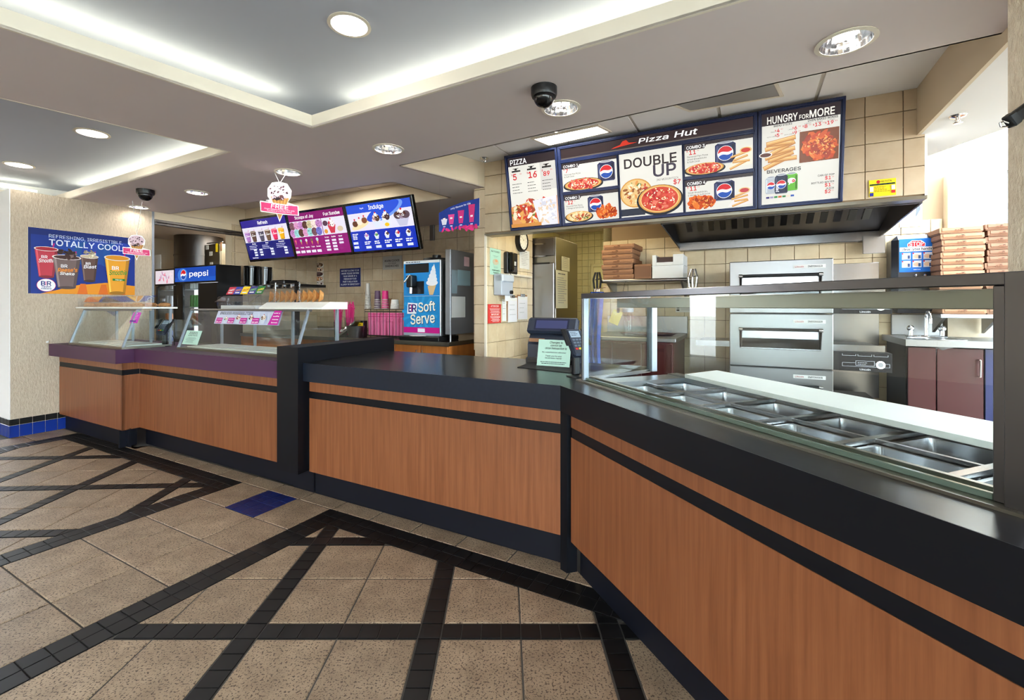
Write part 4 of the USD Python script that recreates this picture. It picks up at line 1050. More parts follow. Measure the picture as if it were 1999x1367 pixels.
def combo(a, x, y, w, h, n, price, kind):
    a.rect(x, y, w, h, (222, 220, 212)); a.rect(x, y + h * .9, w, h * .1, (58, 50, 54)); a.poly([(x, y + h * .8), (x + w * .3, y + h * .8), (x + w * .34, y + h * .92), (x, y + h * .92)], (58, 50, 54))
    a.text('COMBO %d' % n, x + w * .03, y + h * .835, h * .09, (255, 255, 255), True, w * .28)
    a.text('$', x + w * .03, y + h * .75, h * .05, (200, 40, 44)); a.text(price, x + w * .07, y + h * .66, h * .13, (206, 36, 44)); a.text('99', x + w * .07 + w * .06 * len(price), y + h * .74, h * .04, (206, 36, 44), False)
    L = {1: ('Personal Pan Pizza', '& Soft Drink'), 2: ('Personal Pan Pizza,', '2 Wings & Soft Drink'), 3: ('Personal Pan Pizza', 'Small Breadsticks', '& Soft Drink'), 4: ('Small Breadsticks,', '6 Wings & Soft Drink')}[n]
    for i, t_ in enumerate(L): a.text(t_, x + w * .04, y + h * (.57 - .08 * i), h * .05, (50, 48, 50), False)
    cp = (x, y, x + w, y + h * .5)
    if kind == 'pizza':
        can(a, x + w * .66, y + h * .2, w * .3, h * .7); a.ell(x + w * .38, y + h * .18, w * .37, h * .23, (30, 34, 44)); a.rect(x, y, w, h * .01, (222, 220, 212))
        pizza(a, x + w * .38, y + h * .2, w * .33, h * .19, 0, n)
    elif kind == 'wings':
        can(a, x + w * .45, y + h * .3, w * .28, h * .6); pizza(a, x + w * .27, y + h * .2, w * .24, h * .18, 1, n); wings(a, x + w * .58, y + h * .02, w * .4, h * .55, n, 46)
    elif kind == 'sticks':
        can(a, x + w * .46, y + h * .26, w * .3, h * .66); pizza(a, x + w * .3, y + h * .18, w * .28, h * .17, 0, n); a.poly([(x + w * .64, y + h * .08), (x + w * .99, y + h * .14), (x + w * .99, y + h * .68), (x + w * .84, y + h * .62)], (238, 226, 206)); sticks(a, x + w * .66, y + h * .1, w * .32, h * .4, 4); a.ell(x + w * .9, y + h * .56, w * .085, h * .09, (224, 190, 120)); a.ell(x + w * .9, y + h * .56, w * .065, h * .065, (196, 50, 40))
    else:
        can(a, x + w * .44, y + h * .26, w * .3, h * .64); a.poly([(x + w * .64, y + h * .04), (x + w * .99, y + h * .08), (x + w * .99, y + h * .6), (x + w * .84, y + h * .56)], (232, 224, 222)); sticks(a, x + w * .66, y + h * .08, w * .32, h * .36, 4, 6); a.ell(x + w * .88, y + h * .5, w * .085, h * .09, (226, 200, 140)); a.ell(x + w * .88, y + h * .5, w * .065, h * .065, (186, 60, 70)); wings(a, x + w * .02, y + h * .03, w * .46, h * .48, 8, 50)
def art_double(w, h):
    a = Art(w, h, (226, 224, 216)); a.text('DOUBLE', w * .08, h * .77, h * .14, (48, 40, 46), True, w * .84); a.text('UP', w * .55, h * .59, h * .17, (56, 50, 70), True, w * .36)
    a.text('2ND MEDIUM PIZZA', w * .6, h * .52, h * .03, (90, 86, 86), False, w * .34); a.text('$7', w * .86, h * .44, h * .065, (206, 36, 44), True); a.rect(0, 0, w * .4, h * .13, (44, 50, 66))
    a.rect(0, 0, w, h * .02, (226, 224, 216)); pizza(a, w * .26, h * .37, w * .26, h * .22, 1, 21, False); pizza(a, w * .64, h * .24, w * .33, h * .21, 0, 22); return a
def art_more(w, h):
    a = Art(w, h, (222, 220, 212)); a.rect(0, h * .87, w, h * .13, (52, 44, 48))
    a.text('HUNGRY', w * .07, h * .885, h * .075, (250, 246, 236), True, w * .4); a.text('FOR', w * .49, h * .885, h * .045, (250, 246, 236), True, w * .12); a.text('MORE', w * .62, h * .885, h * .075, (250, 246, 236), True, w * .31)
    a.text('BREAD STICKS', w * .16, h * .845, h * .02, (50, 46, 48), True, w * .24); a.text('OVEN BAKED WINGS', w * .6, h * .845, h * .022, (50, 46, 48), True, w * .37)
    for x, y, t_, l in ((.2, .785, '4', 'SMALL'), (.43, .785, '6', 'LARGE'), (.2, .735, '5', 'WITH CHEESE'), (.43, .735, '9', 'WITH CHEESE'), (.56, .785, '8', '6 WINGS'), (.69, .785, '13', '10 WINGS'), (.84, .785, '19', '16 WINGS')):
        a.text('$', w * (x - .025), h * (y + .012), h * .016, (206, 36, 44)); a.text(t_, w * x, h * y, h * .036, (206, 36, 44)); a.text('99', w * (x + .01 + .042 * len(t_)), h * (y + .02), h * .014, (206, 36, 44), False)
        a.text(l, w * (x - (.13 if len(l) > 6 and x < .5 else .08 if x < .5 else 0)), h * (y + (.004 if x < .5 else .04)), h * .01, (70, 66, 66), False)
    a.rect(w * .5, h * .42, w * .49, h * .33, (120, 60, 24)); wings(a, w * .5, h * .42, w * .49, h * .34, 31, 80); sticks(a, w * .0, h * .42, w * .5, h * .3, 9); a.ell(w * .05, h * .55, w * .09, h * .03, (240, 236, 230)); a.ell(w * .05, h * .55, w * .075, h * .022, (90, 40, 30))
    a.text('BEVERAGES', w * .07, h * .345, h * .036, (56, 50, 54), True, w * .45)
    can(a, w * .05, h * .12, w * .15, h * .19, (176, 184, 192)); can(a, w * .32, h * .13, w * .16, h * .2, (96, 176, 40), False); a.ell(w * .4, h * .24, w * .055, h * .03, (250, 250, 240)); a.text('7', w * .355, h * .2, h * .06, (255, 255, 255), True); a.ell(w * .425, h * .235, w * .022, h * .016, (206, 30, 50)); a.text('UP', w * .41, h * .23, h * .01, (255, 255, 255)); can(a, w * .18, h * .11, w * .17, h * .22, (34, 38, 66)); a.text('pepsi', w * .225, h * .13, h * .03, (240, 240, 250), True, w * .12, 'l', 0, 90)
    for y, l, p in ((.21, 'CAN OF POP', '1'), (.135, 'BOTTLED WATER', '1'), (.065, 'JUICE', '2')):
        a.text(l, w * .94, h * (y + .04), h * .018, (60, 56, 58), True, None, 'r'); a.text('$' + p, w * .9, h * y, h * .034, (206, 36, 44), True, None, 'r'); a.text('25', w * .91, h * (y + .018), h * .012, (206, 36, 44), False)
    for i, c in enumerate(((50, 40, 110), (150, 140, 180), (40, 130, 60), (190, 90, 30), (50, 120, 60), (230, 210, 190), (40, 80, 170))): a.rect(w * (.06 + .055 * i), h * .065, w * .045, h * .02, c)
    return a
def board(label, u0, u1, panels, name='menu_board'):
    s0, s1 = mb(u0), mb(u1)
    T = thing(name, label, 'menu board', F1, (s0 + s1) / 2, TM, ZM0)
    H = (ZM1 - ZM0) / math.cos(math.radians(TILT))
    M = trimesh.transformations.translation_matrix((0, TM, ZM0)) @ rot((1, 0, 0), TILT)
    navyf = mat('blue_frame', C(22, 38, 84), .35)
    g = G(); g.box(s0, s1, .012, .03, 0, H); g.mul(M); part('light_box', g, navyf, T)
    f = .018
    for a_ in ((s0, s0 + f, 0, H), (s1 - f, s1, 0, H), (s0, s1, 0, f), (s0, s1, H - f, H)):
        g = G(); g.box(a_[0], a_[1], -.008, .02, a_[2], a_[3], .003); g.mul(M); part('frame_bar', g, navyf, T)
    for (x0, x1, y0, y1, art, nm) in panels:
        X0, X1, Y0, Y1 = s0 + x0 * (s1 - s0), s0 + x1 * (s1 - s0), y0 * H, y1 * H
        for a_ in ((X0 - .008, X0 + .008, Y0, Y1), (X1 - .008, X1 + .008, Y0, Y1), (X0, X1, Y0 - .008, Y0 + .008), (X0, X1, Y1 - .008, Y1 + .008)):
            if X0 > s0 + .02 or X1 < s1 - .02 or len(panels) > 1:
                g = G(); g.box(max(s0, a_[0]), min(s1, a_[1]), -.005, .015, max(0, a_[2]), min(H, a_[3]), .002); g.mul(M); part('frame_bar', g, navyf, T)
        k = art(X1 - X0 - .02, Y1 - Y0 - .02)
        q = M @ np.array([0, .011, Y0 + .01, 1])
        k.put(T, nm, PRB, X0 + .01, q[1], q[2], TILT)
    return T
fz = .018 / .7
board('backlit PIZZA price board, leftmost of the menu boards', 991, 1091.5, [(.03, .97, .025, .975, art_pizza_left, 'backlit_panel')])
def art_head(w, h):
    a = Art(w, h, (58, 46, 48)); a.rect(0, 0, w, h * .12, (104, 96, 92))
    x = w * .3
    a.poly([(x, h * .24), (x + w * .015, h * .36), (x + w * .05, h * .5), (x + w * .065, h * .8), (x + w * .085, h * .86), (x + w * .1, h * .58), (x + w * .145, h * .5), (x + w * .09, h * .4), (x + w * .05, h * .34)], (206, 60, 44))
    a.text('Pizza', x + w * .15, h * .36, h * .42, (250, 250, 250), True, w * .155, 'l', .28); a.text('Hut', x + w * .335, h * .36, h * .48, (250, 250, 250), True, w * .11, 'l', .28); return a
def cmb(n, p, k):
    def f(w, h):
        a = Art(w, h, None); combo(a, 0, 0, w, h, n, p, k); return a
    return f
sA, sD = mb(1092), mb(1478.5); q1, q2 = (mb(1207) - sA) / (sD - sA), (mb(1334) - sA) / (sD - sA)
board('wide backlit board with the PIZZA HUT header, DOUBLE UP and four combos', 1092.5, 1478.5, [
    (.012, .988, .82, .975, art_head, 'header_panel'), (.012, q1, .42, .8, cmb(1, '7', 'pizza'), 'backlit_panel'), (.012, q1, .025, .405, cmb(2, '12', 'wings'), 'backlit_panel'),
    (q1, q2, .025, .8, art_double, 'backlit_panel'), (q2, .988, .42, .8, cmb(3, '11', 'sticks'), 'backlit_panel'), (q2, .988, .025, .405, cmb(4, '11', 'w2'), 'backlit_panel')])
board('backlit HUNGRY FOR MORE and BEVERAGES board, rightmost of the menu boards', 1479.5, 1648, [(.03, .97, .025, .975, art_more, 'backlit_panel')])

# ------------------------------------------------------------------ ceiling fittings
def downlight(label, u, v, z, r, m, open_=True, group=None):
    p = at(u, v, z)
    T = thing('downlight', label, 'ceiling light', W, p[0], p[1], z, group=group); T.off = np.zeros(3)
    g = G(); g.lathe([(r, -.001), (r * 1.18, -.001), (r * 1.2, -.006), (r * 1.0, -.008), (r, .0)], (0, 0, 0), 32); part('trim_ring', g, trimw, T, smooth=40)
    if open_:
        g = G(); g.lathe([(r, -.007), (r * .96, .02), (r * .8, .07), (r * .62, .1), (r * .6, .12)], (0, 0, 0), 24); g.f = [f[:, ::-1] for f in g.f]; part('reflector', g, chrome, T)
        for dx in (-1, 1):
            g = G(); g.cyl((dx * r * .3, 0, .118), (dx * r * .3, 0, .035), r * .24, n=12); part('lamp', g, m, T, smooth=40)
        g = G(); g.lathe([(0, .125), (r * .62, .125), (r * .62, .12)], (0, 0, 0), 20); part('socket_plate', g, white_paint, T)
    else:
        g = G(); g.lathe([(0, -.006), (r * .99, -.006), (r * .99, -.001), (0, -.001)], (0, 0, 0), 32); part('lens', g, m, T)
    return T
for u, v, r, lab in ((563, 336, .098, 'round downlight whose rim carries the nearer hanging cone sign'), (271, 404, .095, 'round downlight above the farther hanging cone sign'), (385, 375.5, .095, 'round downlight just right of the farther black dome camera'),
                     (758, 290.5, .1, 'round downlight alone on the soffit right of the large cove corner'), (1095, 211, .1, 'round downlight touching the nearer black dome camera'), (1651, 81, .1, 'large bright round downlight at the top right above the menu boards')):
    downlight(lab, u, v, SOF - .001, r, lampm)
for u, v, r, lab in ((682, 48, .09, 'round glowing downlight inside the large cove tray'), (180, 259.5, .1, 'round glowing downlight in the small cove tray, nearer of its two'), (37, 321.5, .1, 'round glowing downlight in the small cove tray, at the left edge of the picture')):
    downlight(lab, u, v, 2.80, r, traylamp, False)
for tp, nm in ((tray1, 'large'), (tray2, 'small')):
    c = np.array(tp.exterior.coords)[:-1]; o = np.array(tp.buffer(.2, join_style=2).exterior.coords)[:-1]
    if Polygon(o).exterior.is_ccw != Polygon(c).exterior.is_ccw: o = o[::-1]
    o = np.array([o[np.argmin(np.linalg.norm(o - q, axis=1))] for q in c])
    sides = ['far right', 'near right', 'near left', 'far left'] if nm == 'large' else ['far', 'left', 'near', 'right']
    for i in range(4):
        p, q = o[i], o[(i + 1) % 4]; d = (q - p) / np.linalg.norm(q - p)
        T = thing('cove_lamp', 'white fluorescent tube hidden behind the %s lip of the %s cove tray' % (sides[i], nm), 'lamp', W, p[0], p[1], SOF + .07); T.off = np.zeros(3)
        a_, b_ = d * .28, (q - p) - d * .28
        g = G(); g.cyl((a_[0], a_[1], .085), (b_[0], b_[1], .085), .013, n=8); part('tube', g, covem, T)
        n_ = np.array([-d[1], d[0]]) * .03
        g = G(); g.prism([a_ - n_, b_ - n_, b_ + n_, a_ + n_], .0, .07); part('batten', g, white_paint, T)

def troffer(label, pts, lens=None):
    P = [at(u, v, GRIDZ) for u, v in pts]
    c = sum(P) / 4
    T = thing('light_panel', label, 'ceiling light', W, c[0], c[1], GRIDZ); T.off = np.zeros(3)
    pl = Polygon([tuple(p - c) for p in P])
    g = G(); g.prism(pl, -.006, -.002); part('lens', g, lens or trofm, T)
    g = G(); g.prism(pl.buffer(.02, join_style=2).difference(pl), -.01, 0); part('frame', g, trimw, T)
troffer('square light panel glowing above the wide pizza board', ((1043, 270), (1166, 245), (1188, 256), (1072, 282)))
troffer('light panel over the ice cream screens, right one of two', ((620, 355), (690, 342.5), (735, 352), (660, 366)))
troffer('light panel partly behind the nearer cone sign, over the ice cream screens', ((489, 384), (545, 375), (580, 380), (525, 391)))
troffer('unlit grey light panel in the ceiling above the gap of the pizza boards', ((1300, 196), (1505, 150), (1522, 185), (1348, 214)), mat('grey_lens', C(150, 148, 142), .4))
# troffer in the room behind the shutter opening
p = F1.w(-6.2, 2.6)
T = thing('light_panel', 'light panel in the back room above the grey electrical box', 'ceiling light', F1, -6.35, 2.2, SOF - .008); T.off = np.zeros(3)
g = G(); g.box(-.3, .3, -.3, .6, -.006, 0); part('lens', g, trofm, T)
g = G(); g.box(-.33, .33, -.33, .63, 0, .02); part('frame', g, trimw, T)
for k in range(0):
    g = G(); g.box(vs - .3 + .04 * k, vs + .3 - .04 * k, vt - .28 + .04 * k, vt + .2 - .04 * k, GRIDZ - .004 - .005 * (k % 2), GRIDZ - .001); part('louvre', g, gplast if k % 2 else steel, T)

def domecam(label, u, v, r):
    p = at(u, v, SOF)
    T = thing('dome_camera', label, 'security camera', W, p[0], p[1], SOF); T.off = np.zeros(3)
    g = G(); g.lathe([(0, 0), (r, 0), (r, -.035), (r * .92, -.05), (0, -.05)], (0, 0, 0), 28); part('housing', g, bplast, T, smooth=40)
    g = G(); g.ball((0, 0, -.05), r * .8, 3); part('dome', g, blackgloss, T, smooth=True)
domecam('black dome security camera, nearer one above the pizza counter', 1062, 172, .072)
domecam('small black dome security camera over the ice cream counter, farther one', 284, 371, .078)
def sprinkler(label, u, v, z):
    p = at(u, v, z)
    T = thing('sprinkler_head', label, 'sprinkler', W, p[0], p[1], z); T.off = np.zeros(3)
    g = G(); g.lathe([(0, 0), (.042, 0), (.036, -.008), (.012, -.012), (.009, -.03), (0, -.03)], (0, 0, 0), 20); part('escutcheon', g, chrome, T, smooth=40)
    g = G()
    for q in (-1, 1): g.tube([(q * .01, 0, -.01), (q * .016, 0, -.025), (q * .004, 0, -.042)], .0025, 6)
    part('yoke', g, chrome, T)
    g = G(); g.lathe([(0, -.042), (.022, -.042), (.02, -.046), (0, -.046)], (0, 0, 0), 16); part('deflector', g, chrome, T)
sprinkler('chrome sprinkler head on the white soffit by the window', 1870, 226, BEAMZ)
sprinkler('small chrome sprinkler head in the ceiling left of the PIZZA board', 945, 309, GRIDZ)

# hanging cone signs
def cone_sign(label, u, v, uh, vh, w):
    ph = at(uh, vh, SOF); y = ph[1]
    x = (u - CX) / FPX * y; zc = EYE - (v - CY) * y / FPX
    T = thing('hanging_sign', label, 'hanging sign', W, x, y, zc, rz=math.degrees(-math.atan2(x, y)) * .6, group=None)
    h = w * 1.14
    a = Art(w, h, None)
    a.poly([(w * .3, h * .98), (w * .5, h * 1.01), (w * .7, h * .97), (w * .82, h * .8), (w * .8, h * .62), (w * .72, h * .5), (w * .5, -.01), (w * .3, h * .46), (w * .18, h * .62), (w * .18, h * .82)], (250, 250, 250))
    a.poly([(w * .26, h * .62), (w * .76, h * .6), (w * .5, h * .03)], (206, 150, 80))
    for k in range(5): a.poly([(w * (.3 + .1 * k), h * .6), (w * (.32 + .1 * k), h * .6), (w * (.49 + .01 * k), h * .06)], (150, 96, 44))
    a.ell(w * .49, h * .77, w * .29, h * .2, (226, 196, 208), 22); a.spots(w * .49, h * .78, w * .24, h * .16, 16, w * .015, w * .04, [(60, 34, 44), (84, 50, 60)], 4); a.spots(w * .52, h * .6, w * .2, h * .05, 20, w * .03, w * .06, [(50, 30, 36), (214, 180, 190), (96, 60, 60)], 6)
    a.poly([(-w * .02, h * .47), (w * .0, h * .5), (w * .55, h * .44), (w * 1.0, h * .42), (w * 1.02, h * .16), (w * .5, h * .18), (0, h * .22)], (250, 250, 250)); a.poly([(.01 * w, h * .465), (w * .55, h * .42), (w * .98, h * .4), (w * .99, h * .18), (w * .5, h * .2), (w * .02, h * .245)], (222, 60, 118))
    a.text('FREE', w * .5, h * .32, h * .1, (255, 255, 255), True, w * .46, 'c', 0, -3); a.text('Fresh Baked Waffle Cone with', w * .5, h * .275, h * .03, (255, 220, 236), True, w * .8, 'c', 0, -3); a.text('Purchase of a Double Scoop', w * .5, h * .232, h * .03, (255, 220, 236), True, w * .66, 'c', 0, -3)
    a.put(T, 'printed_face', PR, -w / 2, -.002, -h / 2)
    g = G(); g.side([(-w * .2, h * .48), (w * .2, h * .47), (w * .32, h * .3), (w * .3, h * .12), (w * .2, 0), (w * .51, -h * .09), (w * .52, -h * .33), (w * .06, -h * .33), (0, -h * .5), (-w * .06, -h * .3), (-w * .5, -h * .27), (-w * .5, -.02 * h), (-w * .22, 0), (-w * .32, h * .12), (-w * .32, h * .3)], -.001, .002, 1); part('card_backing', g, paper, T)
    top = SOF - zc
    g = G(); g.tube([(-.04, 0, top), (0, 0, h * .47)], .0025, 5); g.tube([(.05, 0, top), (0, 0, h * .47)], .0025, 5); part('string', g, paper, T, kind='stuff')
cone_sign('ice cream cone cut-out with a pink FREE banner, nearer of two', 546, 394, 560, 339, .31)
cone_sign('ice cream cone cut-out with a pink FREE banner, hanging in front of the smoothie poster', 267, 483, 267, 393, .25)
# flag sign hung from the soffit
tf = 1.3
s0, s1 = F1.S(857, tf), F1.S(936, tf)
zb, zt_ = F1.Z(896, 449, tf), F1.Z(896, 392, tf)
T = thing('hanging_banner', 'blue banner with pink cups hung beside the right menu screen', 'banner', F1, s0, tf, zb)
w_, h_ = s1 - s0, zt_ - zb
a = Art(w_, h_, None); a.poly([(0, 0), (w_, .08 * h_), (w_, h_), (w_ * .6, h_ * .94), (w_ * .25, h_ * .82), (0, h_ * .66)], (30, 60, 150)); a.spots(w_ * .5, h_ * .06, w_ * .46, h_ * .06, 16, w_ * .04, w_ * .08, [(226, 50, 130), (206, 40, 110)], 3, .7, (0, 0, w_, h_ * .16))
a.text('only flavors for life', w_ * .3, h_ * .72, h_ * .06, (240, 240, 255), True, w_ * .5, 'l', .1, 8)
for k, (x, hh) in enumerate(((.06, .2), (.24, .34), (.48, .44), (.74, .6))):
    c = [(226, 226, 240), (226, 70, 150), (214, 50, 130), (206, 50, 120)][k]
    a.poly([(w_ * (x + .03), h_ * .22), (w_ * (x + .13), h_ * .22), (w_ * (x + .16), h_ * (.22 + hh)), (w_ * x, h_ * (.22 + hh))], c); a.rect(w_ * (x + .05), h_ * .4, w_ * .06, h_ * .06, (250, 240, 246)); a.rect(w_ * (x + .05), h_ * .14, w_ * .06, h_ * .04, (200, 210, 240))
a.put(T, 'printed_face', PR, s0, tf - .001, zb)
g = G(); g.side([(s0, zb), (s1, zb + .08 * h_), (s1, zt_), (s0 + w_ * .25, zb + h_ * .82), (s0, zb + h_ * .66)], tf, tf + .003, 1); part('backing', g, paper, T)
g = G(); g.tube([(s0 + .01, tf, zb + h_ * .66), (s0 + .01, tf, SOF)], .0015, 5); g.tube([(s1 - .01, tf, zt_), (s1 - .01, tf, SOF)], .0015, 5); part('string', g, acryl, T)

# ------------------------------------------------------------------ poster on the left wall (plane s = WL)
FL = Frame(F1.w(WL, 0), TH1 + math.pi / 2 * -1)        # local x runs along the wall towards the back, -y faces the room
def lw(u, v):
    r = np.array([(u - CX) / FPX, 1.0]); y = (WL + F1.o @ F1.d) / (r @ F1.d)
    return float((r * y - F1.o) @ F1.n), EYE - (v - CY) * y / FPX
t0, zt0 = lw(54.5, 447.5); t1, zt1 = lw(262.5, 462); _, zb0 = lw(54.5, 575); _, zb1 = lw(262.5, 574.5)
pw, ph_ = t1 - t0, (zt0 + zt1 - zb0 - zb1) / 2
a = Art(pw, ph_, (22, 52, 140))
for k in range(9): a.ell(pw * (.3 + .07 * k), ph_ * (.66 + .02 * (k % 3)), pw * .12, ph_ * .2, (24 + 4 * (k % 3), 60 + 8 * (k % 4), 152 + 8 * (k % 3)))
a.rect(0, ph_ * .9, pw, ph_ * .1, (18, 40, 112)); a.rect(0, 0, pw * .02, ph_, (20, 40, 104))
a.poly([(pw * .1, 0), (pw, 0), (pw, ph_ * .16), (pw * .7, ph_ * .2), (pw * .4, ph_ * .14), (pw * .24, ph_ * .06)], (232, 150, 34))
for x in (.42, .62, .8): a.poly([(pw * x, 0), (pw * (x + .1), 0), (pw * (x + .08), ph_ * .17), (pw * (x + .03), ph_ * .17)], (220, 110, 30))
a.text('REFRESHING, IRRESISTIBLE,', pw * .17, ph_ * .87, ph_ * .052, (214, 226, 246), False, pw * .7); a.text('TOTALLY COOL', pw * .17, ph_ * .755, ph_ * .09, (226, 234, 250), True, pw * .7)
cupdraw(a, pw * .05, ph_ * .26, pw * .2, ph_ * .43, (196, 60, 76), (176, 40, 56), 'Smoothie')
cupdraw(a, pw * .45, ph_ * .22, pw * .17, ph_ * .4, (100, 74, 66), (206, 190, 160), 'Blast', whip=True)
cupdraw(a, pw * .2, ph_ * .1, pw * .25, ph_ * .48, (120, 100, 98), (70, 44, 40), "Reese's", (246, 150, 40), whip=True)
a.text('Shake', pw * .325, ph_ * .3, ph_ * .045, (250, 250, 250), True, None, 'c', .2)
cupdraw(a, pw * .68, ph_ * .03, pw * .26, ph_ * .6, (238, 166, 48), (226, 150, 36), 'Smoothie', (60, 150, 60)); a.rect(pw * .76, ph_ * .24, pw * .13, ph_ * .035, (40, 130, 50)); a.text('Mango', pw * .825, ph_ * .247, ph_ * .022, (230, 246, 230), True, None, 'c')
a.ell(pw * .145, ph_ * .13, pw * .082, ph_ * .1, (206, 30, 100), 28); a.ell(pw * .145, ph_ * .13, pw * .078, ph_ * .095, (246, 246, 250), 28)
a.text('B', pw * .1, ph_ * .125, ph_ * .065, (40, 44, 120)); a.text('R', pw * .15, ph_ * .125, ph_ * .065, (40, 44, 120)); a.rect(pw * .138, ph_ * .125, pw * .006, ph_ * .065, (216, 50, 130))
a.text('baskin', pw * .145, ph_ * .095, ph_ * .025, (40, 44, 120), True, None, 'c'); a.text('robbins', pw * .145, ph_ * .065, ph_ * .025, (40, 44, 120), True, None, 'c')
pp = F1.w(WL, t0)
T = thing('poster', 'large blue wall poster of shakes reading TOTALLY COOL', 'poster', Frame(pp, TH1 - math.pi / 2), 0, 0, (zb0 + zb1) / 2)
T.off = np.array([0, 0, 0.])
a.put(T, 'printed_face', PR, 0, -.006, 0)
g = G(); g.box(0, pw, -.005, 0, 0, ph_); part('backing', g, paper, T)
hp = F1.w(WL + .004, lw(92, 668)[0])
T = thing('wall_hook', 'tiny white hook on the bare left wall under the poster', 'hook', W, hp[0], hp[1], lw(92, 668)[1]); T.off = np.zeros(3)
g = G(); g.ball((0, 0, 0), .014, 1, (.6, 1, .8)); g.tube([(0, 0, 0), (.02, -.01, -.004), (.024, -.012, .014)], .005, 6); part('hook', g, wplast, T)

# ------------------------------------------------------------------ back room seen through the shutter opening
def cooler(label, s0, s1, t, z1, depth, header, door0, door1, rz=0, seed=1):
    T = thing('drink_cooler', label, 'drinks cooler', F1, s0, t, 0, rz=rz)
    w = s1 - s0
    if rz == 0: T.off = np.array([s0, t, 0.])
    o = np.array([s0, t, 0]) if rz == 0 else np.zeros(3)
    def bx(nm, m, x0, x1, y0, y1, z0, z1_, c=0):
        g = G(); g.box(x0, x1, y0, y1, z0, z1_, c); g.mv(*o); return part(nm, g, m, T)
    bx('cabinet_side', bplast, 0, .03, 0, depth, 0, z1); bx('cabinet_side', bplast, w - .03, w, 0, depth, 0, z1); bx('cabinet_back', gplast, .03, w - .03, depth - .03, depth, 0, z1); bx('cabinet_top', bplast, 0, w, 0, depth, z1 - .02, z1); bx('cabinet_base', bplast, 0, w, 0, depth, 0, .35)
    bx('header_box', bplast, 0, w, -.04, .1, z1 - .24, z1)
    a = header(w - .02, .2); a.put(T, 'lit_header', PRS, o[0] + .01, o[1] - .042, z1 - .22)
    bx('door_frame', bplast, door0 - .03, door0, -.03, 0, .3, z1 - .25, .003); bx('door_frame', bplast, door1, door1 + .03, -.03, 0, .3, z1 - .25, .003)
    if door1 + .03 < w: bx('side_panel', bplast, door1 + .03, w, -.03, 0, .3, z1 - .25)
    if door0 - .03 > 0: bx('side_panel', bplast, 0, door0 - .03, -.03, 0, .3, z1 - .25)
    bx('glass_door', glass, door0, door1, -.018, -.012, .35, z1 - .25)
    g = G(); g.box(.05, w - .05, depth - .1, depth - .08, .4, z1 - .26); g.mv(*o); part('lamp_panel', g, emit('cooler_lamp', (.9, .95, 1), 1.1), T)
    ps = F1.w(s0, t) if 0 else None
    zs = [.55 + .26 * i for i in range(int((z1 - .85) / .26) + 1)]
    for i, z in enumerate(zs): bx('shelf', gplast, .03, w - .03, .02, depth - .1, z, z + .012)
    return T, zs
def hdr_pepsi(w, h):
    a = Art(w, h, (24, 70, 170)); a.rect(0, 0, w, h * .3, (30, 84, 186)); a.ell(w * .2, h * .5, w * .13, h * .46, (60, 120, 210)); globe(a, w * .22, h * .5, h * .34); a.text('pepsi', w * .37, h * .36, h * .36, (245, 247, 255), True, w * .46); return a
def hdr_plain(w, h):
    a = Art(w, h, (226, 214, 222)); a.spots(w * .5, h * .5, w * .45, h * .4, 20, .02, .05, [(230, 120, 140), (240, 220, 226), (200, 160, 190)], 4, .6, (0, 0, w, h)); return a
tc = 1.46
cs0, cs1 = F1.S(347, tc), F1.S(428, tc); czt = F1.Z(390, 519, tc)
d0, d1_ = F1.S(361, tc) - cs0, F1.S(391, tc) - cs0
cl, shelves = cooler('black drinks cooler with the lit blue PEPSI header', cs0, cs1, tc, czt, .3, hdr_pepsi, d0, d1_)
cans = [(60, 150, 60), (200, 50, 40), (230, 230, 236), (220, 120, 40), (40, 80, 170), (120, 50, 140)]
nc = 0
def drink(parent_s, parent_t, z, col, label, group, h=.13, r=.03):
    key = 'can_%02x%02x%02x' % col
    T = thing('drink_can', label, 'drink', F1, parent_s, parent_t, z, group=group); T.off = np.zeros(3)
    g = G(); g.lathe([(0, 0), (r * .8, 0), (r, .01), (r, h * .88), (r * .8, h), (0, h)], (0, 0, 0), 12); part('can', g, mat('drink_red' if col == cans[1] else 'drink_%d' % cans.index(col), C(*col), .3), T, smooth=50)
rown = ['lowest', 'second lowest', 'third lowest', 'upper', 'highest', 'topmost']
coln = {(60, 150, 60): 'green', (200, 50, 40): 'red', (230, 230, 236): 'white', (220, 120, 40): 'orange', (40, 80, 170): 'blue', (120, 50, 140): 'purple'}
for i, z in enumerate(shelves[1:5]):
    for j in range(3):
        c = cans[(i * 2 + j * 2) % 6] if i else cans[4]
        c = cans[[4, 3, 0, 2][i]] if j != 2 else cans[[4, 1, 0, 2][i]]
        drink(cs0 + d0 + .04 + .075 * j, tc + .08, z + .012, c, '%s drink can on the %s shelf of the pepsi cooler, %s of three' % (coln[c], rown[i], ('left', 'middle', 'right')[j]), 'cans in the pepsi cooler', .17)
tc2 = 1.46
ks0, ks1 = F1.S(309, tc2), cs0 - .03
cl2, sh2 = cooler('second black drinks cooler left of the pepsi one, with a pale lit header', ks0, ks1 + .02, tc2, F1.Z(330, 526, tc2), .3, hdr_plain, .05, ks1 - ks0 - .03)
for i, z in enumerate(sh2[1:5]):
    for j in range(2):
        c = cans[[4, 3, 2, 2][i]]
        drink(ks0 + .1 + .09 * j, tc2 + .08, z + .012, c, '%s drink can on the %s shelf of the pale-headed cooler, %s of two' % (coln[c], rown[i], ('left', 'right')[j]), 'cans in the left cooler', .16)
T = thing('exhaust_duct', 'wide dull steel duct in the back room above the coolers', 'duct', F1, -7.6, 2.3, 1.3)
g = G(); g.cyl((-7.6, 2.3, 1.3), (-7.6, 2.3, SOF - .001), .36, n=28); part('duct', g, dsteel, T, smooth=50)
for z in (1.7, 2.2):
    g = G(); g.cyl((-7.6, 2.3, z), (-7.6, 2.3, z + .03), .368, n=28); part('band', g, dsteel, T, smooth=50)
